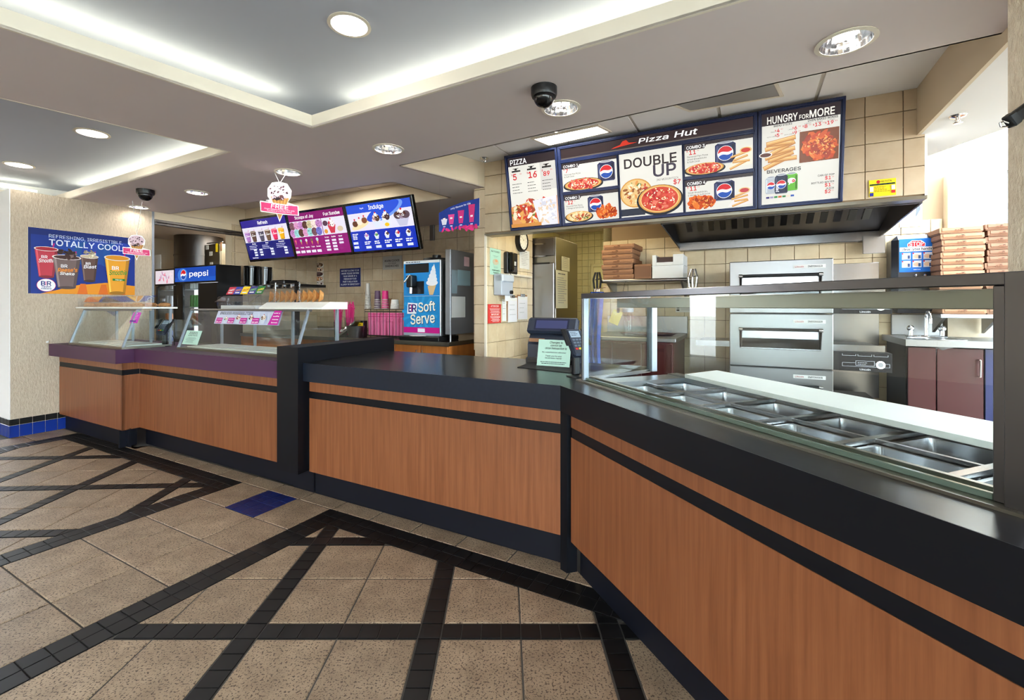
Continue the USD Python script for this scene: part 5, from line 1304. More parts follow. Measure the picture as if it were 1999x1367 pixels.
T = thing('pinned_notice', 'blank white sheet on the back room wall left of the coolers', 'notice', F1, -6.6, .95, 1.5)
tn = .95; n0, n1 = F1.S(292, tn), F1.S(314, tn)
g = G(); g.box(n0, n1, tn, tn + .004, F1.Z(303, 526, tn), F1.Z(303, 498, tn)); part('sheet', g, paper, T)
te = 2.2
e0, e1 = F1.S(399, te), F1.S(429, te)
T = thing('electrical_box', 'grey steel electrical box with hanging tags beside the shutter opening', 'electrical box', F1, (e0 + e1) / 2, te, 1.4)
ez0, ez1 = F1.Z(414, 575, te), F1.Z(414, 477, te)
g = G(); g.box(e0, e1, te, te + .3, ez0, ez1, .006); part('box', g, steelw, T)
g = G(); g.box(e1, e1 + .008, te + .02, te + .28, ez0, ez1); part('side_cover', g, steelw, T)
for u, v, m in ((404, 484, paper), (411, 496, wplast), (412, 517, paper)):
    x, z = F1.S(u, te), F1.Z(u, v, te); g = G(); g.box(x - .03, x + .05, te - .004, te, z - .03, z + .04); part('label_plate', g, m, T)
for u, v, m in ((425, 484, yellowp), (434, 482, card)):
    x, z = F1.S(u, te), F1.Z(u, v, te); g = G(); g.box(x - .025, x + .025, te - .02, te - .017, z - .07, z + .07); part('hanging_tag', g, m, T)
g = G(); g.tube([(e0 + .1, te - .01, ez1 + .02), (e1 + .1, te - .01, ez1 + .02)], .01, 6); part('hook_bar', g, steel, T)

# ------------------------------------------------------------------ back counter, soft serve, cups
ZB = .97
sc0 = F1.S(875, 1.75)
T = thing('back_counter', 'orange wood back counter with a dark worktop under the soft serve machine', 'counter', F1, -2.6, 2.0)
g = G(); g.box(-5.8, sc0, 1.75, TB - .02, ZB - .04, ZB, .004); part('counter_top', g, mat('stone_laminate', C(70, 58, 52), .12), T)
g = G(); g.box(-5.8, sc0 + .004, 1.742, 1.752, ZB - .042, ZB + .002); part('metal_edge', g, steelw, T)
g = G(); g.box(sc0 - .004, sc0 + .006, 1.745, TB - .02, ZB - .042, ZB + .002); part('metal_edge', g, steelw, T)
g = G(); g.box(-5.8, sc0 - .03, 1.8, TB - .02, .1, ZB - .04); part('carcass', g, orange_wood, T)
for i in range(4):
    x1 = sc0 - .03 - .36 * i
    d = part('door', G().box(x1 - .355, x1 - .005, 1.782, 1.8, .12, ZB - .05, .003), orange_wood, T)
    hx = x1 - .04 if i % 2 else x1 - .32
    part('handle', G().tube([(hx, 1.782, ZB - .1), (hx, 1.755, ZB - .1), (hx, 1.755, ZB - .2), (hx, 1.782, ZB - .2)], .006, 8), chrome, d, smooth=50)
tm_ = 1.85
m0, m1 = F1.S(787.5, tm_), F1.S(860, tm_); mz1 = F1.Z(824, 508, tm_)
T = thing('soft_serve_machine', 'steel soft serve machine with a blue printed front', 'soft serve machine', F1, (m0 + m1) / 2, tm_, ZB)
mw = m1 - m0; mzb = ZB + .05
g = G(); g.box(m0, m1, tm_, tm_ + .32, mzb, mz1, .008); part('body', g, steel, T)
g = G(); g.box(m0 - .01, m1 + .02, tm_ - .06, tm_ + .32, ZB, mzb, .006); part('base', g, bplast, T)
g = G(); g.lathe([(0, 0), (.09, 0), (.1, .008), (0, .012)], ((m0 + m1) / 2 - .02, tm_ - .03, mzb), 20); part('drip_tray', g, wplast, T, smooth=40)
g = G(); g.lathe([(0, 0), (.16, 0), (.15, .03), (.05, .04), (.05, .07), (0, .07)], (m1 - .2, tm_ + .2, mz1), 24); part('hopper_lid', g, bplast, T, smooth=40)
H_ = mz1 - mzb
def art_soft(w, h):
    a = Art(w, h, (30, 140, 206))
    for k in range(14):
        q = math.radians(20 + 25 * k); a.poly([(w * .45, h * .3), (w * .45 + w * .5 * math.cos(q), h * .3 + h * .26 * math.sin(q)), (w * .45 + w * .5 * math.cos(q + .16), h * .3 + h * .26 * math.sin(q + .16))], (44, 156, 218))
    a.rect(0, 0, w, h * .035, (150, 160, 170)); a.rect(0, h * .035, w, h * .075, (196, 24, 130)); a.rect(w * .4, h * .045, w * .2, h * .05, (232, 226, 236))
    a.rect(0, h * .525, w, h * .006, (200, 210, 220)); a.rect(0, h * .53, w, h * .44, (36, 140, 214)); a.rect(0, h * .965, w, h * .035, (236, 238, 242)); a.rect(w * .05, h * .84, w * .66, h * .12, (24, 24, 28)); a.rect(w * .18, h * .555, w * .4, h * .17, (24, 26, 32))
    a.poly([(w * .1, h * .29), (w * .36, h * .29), (w * .4, h * .43), (w * .12, h * .44)], (250, 250, 252)); a.text('B', w * .135, h * .315, h * .1, (40, 44, 120)); a.text('R', w * .24, h * .315, h * .1, (40, 44, 120)); a.rect(w * .215, h * .315, w * .02, h * .1, (216, 50, 130))
    for dx, c in ((.012, (60, 70, 90)), (0, (250, 246, 230))):
        a.text('Soft', w * (.42 + dx), h * (.315 - dx * .5), h * .12, c, True, w * .47, 'l', .05, 5); a.text('Serve', w * (.2 + dx), h * (.145 - dx * .5), h * .13, c, True, w * .68, 'l', .05, 5)
    a.lines(w * .06, h * .975, w * .6, 1, .01, h * .014, (120, 130, 150), 3)
    a.poly([(w * .68, h * .66), (w * .92, h * .68), (w * .83, h * .54), (w * .73, h * .54)], (226, 190, 140)); 
    for k in range(5): a.ell(w * (.8 + .01 * k), h * (.7 + .045 * k), w * (.16 - .028 * k), h * .04, (246 - 3 * k, 246 - 2 * k, 250))
    a.poly([(w * .8, h * .88), (w * .9, h * .86), (w * .86, h * .95)], (246, 246, 250)); return a
art_soft(mw - .02, H_ - .01).put(T, 'printed_front', PR, m0 + .01, tm_ - .003, mzb + .005)
g = G(); g.box(m0 + .12, m0 + .2, tm_ - .1, tm_, mz1 - H_ * .36, mz1 - H_ * .2, .01); part('dispenser_nozzle', g, bplast, T)
g = G(); g.cyl((m0 + .16, tm_ - .06, mz1 - H_ * .44), (m0 + .16, tm_ - .06, mz1 - H_ * .34), .02); g.tube([(m0 + .16, tm_ - .08, mz1 - H_ * .2), (m0 + .15, tm_ - .16, mz1 - H_ * .3)], .008); part('lever', g, chrome, T, smooth=50)
T = thing('steel_cabinet', 'tall steel cabinet with taped papers, right beside the soft serve machine', 'cabinet', F1, m1 + .1, tm_ + .3, ZB)
k0, k1 = m1 + .024, F1.S(875, 1.9) + .03; kz = F1.Z(868, 487, 1.9)
kr = F1.S(918, 2.75)
g = G(); g.box(k0, k1, 1.9, 2.6, ZB + .07, kz, .006); part('body', g, satin, T)
for yy in (1.95, 2.55):
    g = G(); g.cyl(((k0 + k1) / 2, yy, ZB), ((k0 + k1) / 2, yy, ZB + .08), .015); part('foot', g, steel, T)
xs_ = k1 + .001
def sheetx(y0, y1, z0, z1, m, art=None):
    g = G(); g.box(xs_, xs_ + .002, y0, y1, z0, z1); part('taped_sheet', g, m, T)
def Tt(u):
    r = np.array([(u - CX) / FPX, 1.0]); y = (xs_ + F1.o @ F1.d) / (r @ F1.d); return float((r * y - F1.o) @ F1.n), y
for u0, u1, v0, v1, m in ((878, 908, 579, 620, paper), (906, 916, 502, 520, mat('pale_pink_paper', C(226, 190, 196), .7)), (878, 892, 527, 573, mat('pale_grey_paper', C(150, 170, 180), .6)), (893, 918, 528, 558, mat('pale_blue_paper', C(150, 180, 190), .6))):
    y0, d_ = Tt(u0); y1, d2_ = Tt(u1); dm = (d_ + d2_) / 2
    y0, y1 = max(y0, 1.92), min(y1, 2.59)
    if y1 > y0 + .02: sheetx(y0, y1, EYE - (v1 - CY) * dm / FPX, EYE - (v0 - CY) * dm / FPX, m)

# wire rack with pink cups, stacks of cups and lids
tr_ = 2.05
r0, r1 = F1.S(712, tr_), F1.S(786, tr_); rz0 = ZB; rz1 = F1.Z(750, 604, tr_)
T = thing('cup_rack', 'black wire rack full of pink cups left of the soft serve machine', 'cup rack', F1, (r0 + r1) / 2, tr_, ZB)
for z in (rz0 + .02, rz1 - .03, rz1):
    g = G(); g.tube([(r0, tr_, z), (r1, tr_, z), (r1, tr_ + .3, z), (r0, tr_ + .3, z), (r0, tr_, z)], .004, 6); part('wire_ring', g, wirem, T)
for k in range(7):
    x = r0 + (r1 - r0) * k / 6
    g = G(); g.tube([(x, tr_, rz0), (x, tr_, rz1)], .003, 6); part('wire_upright', g, wirem, T)
g = G(); g.box(r0, r1, tr_, tr_ + .3, rz0 + .012, rz0 + .016); part('shelf', g, wirem, T)
hh = rz1 - rz0 - .06
proto = None
names5 = ['leftmost', 'second', 'third', 'fourth', 'fifth', 'rightmost']
for i in range(6):
    x = r0 + (r1 - r0) * (i + .5) / 6
    lab = ('%s tall pink cup stack in the black wire rack' % names5[i]) if i in (0, 5) else ('%s pink cup stack from the left in the black wire rack' % names5[i])
    if proto is None:
        proto = thing('cup_stack', lab, 'cup stack', F1, x, tr_ + .07, ZB + .017, group='pink cups in the wire rack'); proto.off = np.zeros(3)
        rr = (r1 - r0) / 12 * .94
        g = G(); prof = [(0, 0), (rr * .85, 0)]
        g.lathe([(0, 0), (rr * .84, 0), (rr, hh), (0, hh)], (0, 0, 0), 18); part('cups', g, pinkm, proto, smooth=50)
        for k in range(4):
            g = G(); g.lathe([(rr * .95 + .001, hh * (.62 + .1 * k)), (rr * 1.04, hh * (.63 + .1 * k)), (rr * .97 + .001, hh * (.65 + .1 * k))], (0, 0, 0), 18); part('cup_rim', g, pinkd if k > 1 else pinkm, proto, smooth=50)
    else: dup(proto, lab, F1, x, tr_ + .07, ZB + .017, rz=i * 20)
def cupstack(label, u, v0, v1, wpx, m, t=tr_ + .16, taper=.8, nrim=6, m2=None, zbase=None):
    s = F1.S(u, t); y = F1.on(u, t)[1]; zt2 = F1.Z(u, v0, t); zb2 = zbase if zbase is not None else F1.Z(u, v1, t); r = wpx / 2 * y / FPX; h = zt2 - zb2
    T = thing('cup_stack', label, 'cup stack', F1, s, t, zb2); T.off = np.zeros(3)
    g = G(); g.lathe([(0, 0), (r, 0), (r * taper, h), (r * taper * .9, h), (r * .9, .004), (0, .004)], (0, 0, 0), 18); part('cups', g, m, T, smooth=50)
    for k in range(nrim):
        q = k / nrim * .6; g = G(); rr = r * (1 - (1 - taper) * q); g.lathe([(rr, h * q), (rr + .004, h * q + .004), (rr, h * q + .01)], (0, 0, 0), 18); part('cup_rim', g, m2 or m, T, smooth=50)
zr = rz1 + .004
g = None
T = thing('rack_shelf', 'clear top shelf of the cup rack holding upturned cups', 'shelf', F1, (r0 + r1) / 2, tr_, rz1)
part('shelf', G().box(r0, r1, tr_, tr_ + .3, rz1 + .001, zr), acryl, T)
cupstack('tall stack of frosted clear cups at the left end of the cup rack', 718, 553, 602, 13, clearp, zbase=zr, taper=.55, nrim=9)
cupstack('stack of clear cups topped with a dark printed cup on the rack', 737, 568, 600, 13, mat('printed_cup', C(96, 70, 96), .5), zbase=zr, m2=clearp)
cupstack('short stack of pink cups standing upside down on the rack', 752, 568, 600, 14, pinkd, zbase=zr, m2=clearp)
cupstack('low stack of kraft paper cups behind the pink ones on the rack', 760, 583, 600, 13, card, t=tr_ + .24, zbase=zr)
cupstack('squat stack of white paper cups at the right end of the rack', 771, 585, 601, 17, paper, zbase=zr)
# spoon tubs, bowl, yellow box
def spoons(label, u, v0, v1, wpx, t=1.98):
    s, y = F1.on(u, t); zt2 = F1.Z(u, v0, t); r = wpx / 2 * y / FPX; h = zt2 - ZB
    T = thing('spoon_tub', label, 'spoon tub', F1, s, t, ZB); T.off = np.zeros(3)
    part('tub', G().lathe([(0, 0), (r * .7, 0), (r * .9, h * .55), (r * .86, h * .55), (r * .66, .006), (0, .006)], (0, 0, 0), 18), acryl, T, smooth=50)
    g = G(); q = random.Random(int(u))
    for k in range(46):
        an, rr = q.uniform(0, 6.28), r * .6 * math.sqrt(q.random()); x, y_ = rr * math.cos(an), rr * math.sin(an)
        hz = h * q.uniform(.8, 1.0); k2 = 1.35; p0 = (x * .8, y_ * .8, .02); p1 = (x * k2, y_ * k2, hz); g.cyl(p0, p1, .003, n=5); g.ball((p1[0], p1[1], hz), .009, 0, (1, .5, 1.5))
    part('spoons', g, pinkd, T, kind='stuff')
spoons('left clear tub of pink plastic spoons behind the display case', 660, 600, 650, 20)
spoons('right clear tub of pink plastic spoons, taller one', 683, 590, 650, 24)
tb_ = 1.86; s = F1.S(672, tb_)
T = thing('mixing_tray', 'tilted metal tray with lids behind the large display case', 'tray', F1, s, tb_, ZB)
g = G(); g.side([(s - .17, ZB + .0), (s + .02, ZB + .09), (s + .17, ZB + .2), (s + .18, ZB + .19), (s + .03, ZB + .07), (s - .1, ZB)], tb_, tb_ + .2, 1); part('tray', g, steel, T)
for i in range(3):
    g = G(); g.lathe([(0, 0), (.045, 0), (.03, .03), (0, .035)], (s - .1 + .08 * i, tb_ + .07, ZB + .06 + .035 * i), 16); part('lid', g, chrome, T, smooth=50)
T = thing('ingredient_bin', 'dark round steel bin behind the end of the large display case', 'bin', F1, F1.S(692, 1.95), 1.95, ZB)
x = F1.S(694, 1.88); g = G(); g.lathe([(0, 0), (.08, 0), (.1, .1), (.11, .14), (.1, .14), (.07, .01), (0, .01)], (x, 1.88, ZB), 20); part('bin', g, dsteel, T, smooth=50)
x = F1.S(704, 1.96)
T = thing('yellow_carton', 'yellow and black carton at the left end of the cup rack', 'carton', F1, x, 1.96, ZB)
w_ = .085
part('carton', G().box(x - w_ / 2, x + w_ / 2, 1.96, 2.03, ZB, ZB + .2, .003), bplast, T)
a = Art(w_, .2, (24, 24, 26)); a.rect(0, .09, w_, .085, (246, 206, 30)); a.lines(.01, .15, .06, 3, .018, .007, (60, 40, 20), 3); a.lines(.01, .06, .06, 2, .02, .008, (220, 220, 220), 5); a.put(T, 'printed_face', PR, x - w_ / 2, 1.958, ZB)
# dark tubs left of the screens' wall: insulated bins on a black rail
tq = 1.8
zq = F1.Z(485, 557, tq)
q0, q1 = F1.S(455, tq), F1.S(575, tq)
T = thing('dark_shelf', 'low black slotted shelf carrying the black tubs on the back wall', 'shelf', F1, (q0 + q1) / 2, tq, zq - .06)
part('shelf_board', G().box(q0, q1, tq, tq + .5, zq - .035, zq), bplast, T)
for k in range(16):
    x = q0 + (q1 - q0) * (k + .5) / 16; part('slot_bar', G().box(x - .012, x + .012, tq - .02, tq, zq - .055, zq - .01), chrome if k % 2 else bplast, T)
for x in (q0 + .05, q1 - .05): part('leg', G().box(x - .02, x + .02, tq + .05, tq + .1, ZB, zq - .035), bplast, T)
for i, (u0, u1, v0, lab) in enumerate(((446, 468, 527, 'small black rounded warmer at the left end of the dark shelf'), (465, 494, 519, 'tall glossy black tub on the dark shelf, left of its twin'), (494, 517, 521, 'tall glossy black tub on the dark shelf, right of its twin'))):
    s, y = F1.on((u0 + u1) / 2, tq + .1); r = (u1 - u0) / 2 * y / FPX; zt2 = F1.Z((u0 + u1) / 2, v0, tq + .1)
    T = thing('black_tub', lab, 'tub', F1, s, tq + .2, zq); T.off = np.zeros(3)
    h = zt2 - zq
    g = G(); g.lathe([(0, 0), (r * .92, 0), (r, h * .9), (r * 1.04, h * .92), (r * 1.04, h), (0, h)] if i else [(0, 0), (r, 0), (r, h * .5), (r * .8, h * .85), (r * .4, h), (0, h)], (0, 0, 0), 24); part('tub', g, blackgloss if i else bplast, T, smooth=50)
    if i:
        for an in range(0, 360, 40): part('rib', G().box(-.006, .006, r * .96, r * 1.03, .02, h * .88).mul(rot((0, 0, 1), an)), bplast, T)
T = thing('scale', 'flat black scale on the dark shelf right of the tubs', 'scale', F1, F1.S(532, tq), tq + .1, zq)
x0, x1 = F1.S(519, tq), F1.S(548, tq); part('body', G().box(x0, x1, tq + .05, tq + .3, zq, zq + .05, .012), bplast, T); part('platform', G().box(x0 + .03, x1 - .03, tq + .07, tq + .28, zq + .05, zq + .062, .004), blackgloss, T)

# signs on the back wall
def wallsign(name, label, cat, u0, u1, v0, v1, t, art, m=None, th=.006, group=None):
    s0, s1 = F1.S(u0, t), F1.S(u1, t); uc = (u0 + u1) / 2; z0, z1 = F1.Z(uc, v1, t), F1.Z(uc, v0, t)
    T = thing(name, label, cat, F1, s0, t, z0, group=group)
    part('panel', G().box(s0, s1, t - th, t, z0, z1), m or paper, T)
    if art: art(s1 - s0, z1 - z0).put(T, 'printed_face', PR, s0, t - th - .0005, z0)
    return T
tw = TB - .015
def art_allergy(w, h):
    a = Art(w, h, (36, 44, 110))
    for i, t_ in enumerate(('BEFORE PLACING YOUR', 'ORDER PLEASE INFORM', 'YOUR SERVER IF A', 'PERSON IN YOUR', 'PARTY HAS A FOOD', 'ALLERGY OR SENSITIVITY')): a.text(t_, w * .5, h * (.83 - .148 * i), h * .085, (232, 236, 250), True, w * (.84, .84, .66, .6, .7, .9)[i], 'c')
    return a
wallsign('allergy_sign', 'dark blue food allergy sign on the tiled back wall', 'sign', 664, 704.5, 524, 560, tw, art_allergy)
def art_cookie(w, h):
    a = Art(w, h, (176, 172, 168)); a.text('WARM COOKIE', w * .1, h * .58, h * .15, (50, 46, 46), True, w * .78); a.text('ICE CREAM', w * .5, h * .42, h * .07, (70, 66, 66), True, w * .4, 'c'); a.text('SANDWICHES', w * .14, h * .18, h * .15, (50, 46, 46), True, w * .7); return a
wallsign('cookie_sign', 'silver WARM COOKIE SANDWICHES sign above the soft serve machine', 'sign', 747.5, 785, 500, 526, tw, art_cookie, steel)
def art_stack(w, h):
    a = Art(w, h, None)
    for i, c in enumerate(((96, 70, 50), (214, 180, 150), (70, 40, 40), (200, 140, 90), (230, 214, 210))): y = h * (.9 - .19 * i); a.ell(w * .5, y - h * .03, w * .52, h * .105, (240, 238, 234)); a.ell(w * .48, y, w * .46, h * .09, c); a.ell(w * .44, y + h * .02, w * .3, h * .045, tuple(min(255, k + 40) for k in c)); a.spots(w * .48, y, w * .38, h * .06, 8, w * .04, w * .09, [(60, 36, 30), (250, 240, 230)], i)
    return a
wallsign('cookie_sticker', 'cut-out sticker of stacked ice cream cookies on the tiled back wall', 'sticker', 613, 632, 513, 560, tw, art_stack, mat('clear_film', C(216, 204, 188), .3), .002)

# ------------------------------------------------------------------ on the lit side of the stub wall (plane s = SST1, facing +s)
FS = Frame(F1.w(SST1 + .0145, 0), TH1 - math.pi / 2)      # mirrored helper: x along t
def stub(u):
    r = np.array([(u - CX) / FPX, 1.0]); y = (SST1 + .0145 + F1.o @ F1.d) / (r @ F1.d); return float((r * y - F1.o) @ F1.n), y
def stubz(u, v): return EYE - (v - CY) * stub(u)[1] / FPX
def stubthing(name, label, cat, u0, u1, v0, v1, th, art=None, m=None, nm='panel', group=None):
    t0_, t1_ = stub(u0)[0], stub(u1)[0]; uc = (u0 + u1) / 2; z0, z1 = stubz(uc, v1), stubz(uc, v0)
    p = F1.w(SST1 + .0145, t0_)
    T = thing(name, label, cat, Frame(p, TH1 - math.pi / 2), 0, 0, z0, group=group); T.off = np.zeros(3)
    part(nm, G().box(0, t1_ - t0_, -th, 0, 0, z1 - z0, min(.008, th * .3)), m or paper, T)
    if art: art(t1_ - t0_, z1 - z0).put(T, 'printed_face', PR, 0, -th - .0006, 0)
    return T, t1_ - t0_, z1 - z0
# this helper frame faces -s; turn it round so that -y faces +s
def stubthing(name, label, cat, u0, u1, v0, v1, th, art=None, m=None, nm='panel', group=None):
    t0_, t1_ = stub(u0)[0], stub(u1)[0]; uc = (u0 + u1) / 2; z0, z1 = stubz(uc, v1), stubz(uc, v0)
    p = F1.w(SST1 + .0145, t0_)
    T = thing(name, label, cat, Frame(p, TH1 - math.pi / 2), 0, 0, z0, group=group); T.off = np.zeros(3)
    w, h = t1_ - t0_, z1 - z0
    part(nm, G().box(0, w, -th, 0, 0, h, min(.008, th * .3)), m or paper, T)
    if art: art(w, h).put(T, 'printed_face', PR, 0, -th - .0006, 0)
    return T, w, h
def art_ask(w, h):
    a = Art(w, h, (176, 216, 196)); a.text('ASK YOURSELF', w * .5, h * .86, h * .06, (40, 60, 56), True, w * .8, 'c'); a.lines(w * .5, h * .72, w * .5, 2, h * .04, h * .012, (110, 140, 128), 2, 'c'); a.ell(w * .5, h * .5, w * .28, h * .12, (196, 190, 160)); a.ell(w * .56, h * .54, w * .12, h * .05, (214, 150, 110)); a.lines(w * .5, h * .3, w * .5, 2, h * .04, h * .012, (110, 140, 128), 3, 'c'); a.text('YOUR HANDS', w * .5, h * .15, h * .05, (40, 60, 56), True, w * .7, 'c'); a.text('TODAY?', w * .5, h * .06, h * .05, (40, 60, 56), True, w * .5, 'c'); return a
stubthing('wall_poster', 'narrow mint green hygiene poster left of the black wall phone', 'poster', 956, 977, 486, 537, .003, art_ask)
def art_sheet(n=9, seed=3, head=True, col=(232, 232, 228)):
    def f(w, h):
        a = Art(w, h, col)
        if head: a.lines(w * .5, h * .9, w * .6, 1, .01, h * .03, (90, 90, 90), seed, 'c')
        a.lines(w * .12, h * .8, w * .76, n, h * .8 / n * .9, h * .018, (150, 150, 150), seed + 1); return a
    return f
stubthing('paper_notice', 'white typed sheet under the wall clock', 'notice', 1014, 1033, 489, 525, .003, art_sheet(8, 5))
def art_red(w, h):
    a = Art(w, h, (214, 64, 56))
    a.text('ATTENTION', w * .5, h * .85, h * .09, (250, 230, 226), True, w * .6, 'c'); a.lines(w * .5, h * .74, w * .8, 4, h * .065, h * .026, (250, 224, 220), 2, 'c'); a.text('IMPORTANT', w * .5, h * .42, h * .08, (250, 230, 226), True, w * .64, 'c'); a.lines(w * .5, h * .34, w * .82, 5, h * .065, h * .028, (250, 224, 220), 6, 'c'); return a
stubthing('warning_sign', 'red warning sign with white print low on the lit tiled wall', 'sign', 952, 977, 594, 631, .006, art_red, redm)
T, w_, h_ = stubthing('towel_dispenser', 'grey plastic dispenser on the lit tiled wall under the mint poster', 'dispenser', 963, 986, 536, 577, .1, None, gplast, 'body')
part('lid', G().box(.0, w_, -.115, -.02, h_ * .62, h_ * .98, .012), mat('pale_grey_plastic', C(196, 204, 212), .35), T)
part('knob', G().cyl((w_ * .75, -.1, h_ * .15), (w_ * .75, -.125, h_ * .15), .02), bplast, T)
part('towel_end', G().box(w_ * .5, w_ * .95, -.07, -.066, -.06, .0), paper, T)
T, w_, h_ = stubthing('wall_phone', 'black corded wall phone', 'phone', 983, 1003, 494, 535, .05, None, bplast, 'body')
part('handset', G().box(w_ * .02, w_ * .32, -.1, -.05, h_ * .08, h_ * .98, .018), blackgloss, T)
part('cradle', G().box(w_ * .05, w_ * .3, -.06, -.04, h_ * .7, h_ * .85), bplast, T)
a = Art(w_ * .5, h_ * .8, (34, 34, 38)); a.rect(w_ * .08, h_ * .3, w_ * .3, h_ * .2, (214, 214, 210))
for i in range(3):
    for j in range(4): a.rect(w_ * (.05 + .14 * i), h_ * (.02 + .06 * j), w_ * .1, h_ * .035, (120, 120, 124))
a.put(T, 'keypad', PR, w_ * .45, -.0506, h_ * .1)
pts = [(w_ * .2 + .012 * math.cos(k * 1.1), -.07 + .012 * math.sin(k * 1.1), .02 - k * .012) for k in range(24)]
part('coiled_cord', G().tube(pts, .003, 5), rubber, T)
t0_ = stub(1015)[0]; zc = stubz(1015, 471)
T = thing('wall_clock', 'round white wall clock with a thick black rim', 'clock', Frame(F1.w(SST1 + .0145, t0_), TH1 - math.pi / 2), 0, 0, zc); T.off = np.zeros(3)
r_ = .125
Mq = rot((1, 0, 0), 90)
part('rim', G().lathe([(r_ * .8, .05), (r_ * .9, .055), (r_, .04), (r_, 0), (0, 0), ], (0, 0, 0), 32).mul(Mq), bplast, T, smooth=40)
a = Art(.1, .1, None); a.ell(.05, .05, r_ * .8, None, (238, 238, 232), 32)
for k in range(12): q = math.radians(30 * k); a.text(str((12 - k + 2) % 12 + 1), .05 + r_ * .64 * math.cos(q), .05 + r_ * .64 * math.sin(q) - .008, .016, (30, 30, 30), True, None, 'c')
for q, l in ((50, .045), (130, .07)): q = math.radians(q); a.poly([(.05 - .003 * math.sin(q), .05 + .003 * math.cos(q)), (.05 + .003 * math.sin(q), .05 - .003 * math.cos(q)), (.05 + l * math.cos(q), .05 + l * math.sin(q))], (20, 20, 20))
a.put(T, 'dial', PR, -.05, -.046, -.05)
T, w_, h_ = stubthing('order_rail', 'cream order ticket rail under the wall phone', 'rail', 988, 1034, 536, 541, .04, None, trimw, 'rail')
for i, (u0, u1, v0, v1, lab) in enumerate(((989.5, 1008, 580, 627, 'brown clipboard with white sheets on the lit wall, left of two'), (1009, 1028, 578, 622, 'brown clipboard with white sheets on the lit wall, right of two'))):
    T, w_, h_ = stubthing('clipboard', lab, 'clipboard', u0, u1, v0 - 2, v1, .006, None, card, 'board')
    part('sheets', G().box(.01, w_ - .002, -.012, -.007, -.012, h_ * .94), paper, T)
    art_sheet(3, 8 + i, False, (234, 234, 238))(w_ - .02, h_ * .8).put(T, 'printed_sheet', PR, .012, -.0126, 0)
    part('clip', G().box(w_ * .3, w_ * .7, -.02, -.006, h_ * .92, h_ * 1.04, .003), steel, T)
stubthing('paper_notice', 'slim white sheet hanging left of the two clipboards', 'notice', 980, 987.5, 584, 627, .004, art_sheet(3, 15, False))

# ------------------------------------------------------------------ fridge and far passage
tf_ = 2.96; fs1 = F1.S(1083, tf_); fz = F1.Z(1070, 462, tf_)
T = thing('upright_fridge', 'tall steel upright fridge with papers taped to its side', 'fridge', F1, fs1 - .35, tf_, 0)
part('body', G().box(fs1 - .67, fs1, tf_ + .03, tf_ + .82, .12, fz, .006), steelw, T)
part('upper_louvre', G().box(fs1 - .66, fs1 - .01, tf_, tf_ + .03, F1.Z(1060, 500, tf_), fz - .02, .004), dsteel, T)
for v in (476, 500): part('louvre_gap', G().box(fs1 - .65, fs1 - .12, tf_ - .006, tf_ + .002, F1.Z(1060, v, tf_) - .008, F1.Z(1060, v, tf_) + .008), steel2, T)
d = part('door', G().box(fs1 - .66, fs1 - .008, tf_ - .012, tf_ + .03, .16, F1.Z(1060, 514, tf_), .008), steel, T)
part('handle', G().box(fs1 - .65, fs1 - .06, tf_ - .022, tf_ - .01, F1.Z(1060, 516, tf_), F1.Z(1060, 513, tf_) , .002), bplast, d)
for x in (fs1 - .6, fs1 - .06): part('leg', G().cyl((x, tf_ + .1, 0), (x, tf_ + .1, .13), .025), chrome, T)
def fside(u):
    r = np.array([(u - CX) / FPX, 1.0]); y = (fs1 + .004 + F1.o @ F1.d) / (r @ F1.d); return float((r * y - F1.o) @ F1.n), y
for u0, u1, v0, v1, seed in ((1085, 1108, 529, 602, 2), (1096, 1112, 502, 529, 5)):
    y0, a0 = fside(u0); y1, a1_ = fside(u1); dm = (a0 + a1_) / 2
    z0, z1 = EYE - (v1 - CY) * dm / FPX, EYE - (v0 - CY) * dm / FPX
    a = art_sheet(12 if seed == 2 else 5, seed, True, (214, 210, 180))(y1 - y0, z1 - z0)
    a.put(T, 'taped_sheet', PR, fs1 + .004, y0, z0, 0, 90)
T = thing('back_door', 'pale yellow door in the far tiled passage', 'door', F1, F1.S(1170, 4.99), 4.98, 0)
b0 = F1.S(1160, 4.98)
part('door_leaf', G().box(b0, KL, 4.955, 4.985, 0.02, 1.98, .004), mat('yellow_door_paint', C(226, 218, 168), .5), T)
part('door_frame', G().box(b0 - .05, b0, 4.94, 4.99, 0, 2.03, .004), ytile, T); part('door_frame', G().box(b0 - .05, KL, 4.94, 4.99, 1.98, 2.03, .004), ytile, T)
for z in (1.55, .5): part('hinge', G().box(b0 - .012, b0 + .014, 4.945, 4.957, z - .07, z + .07), dsteel, T)

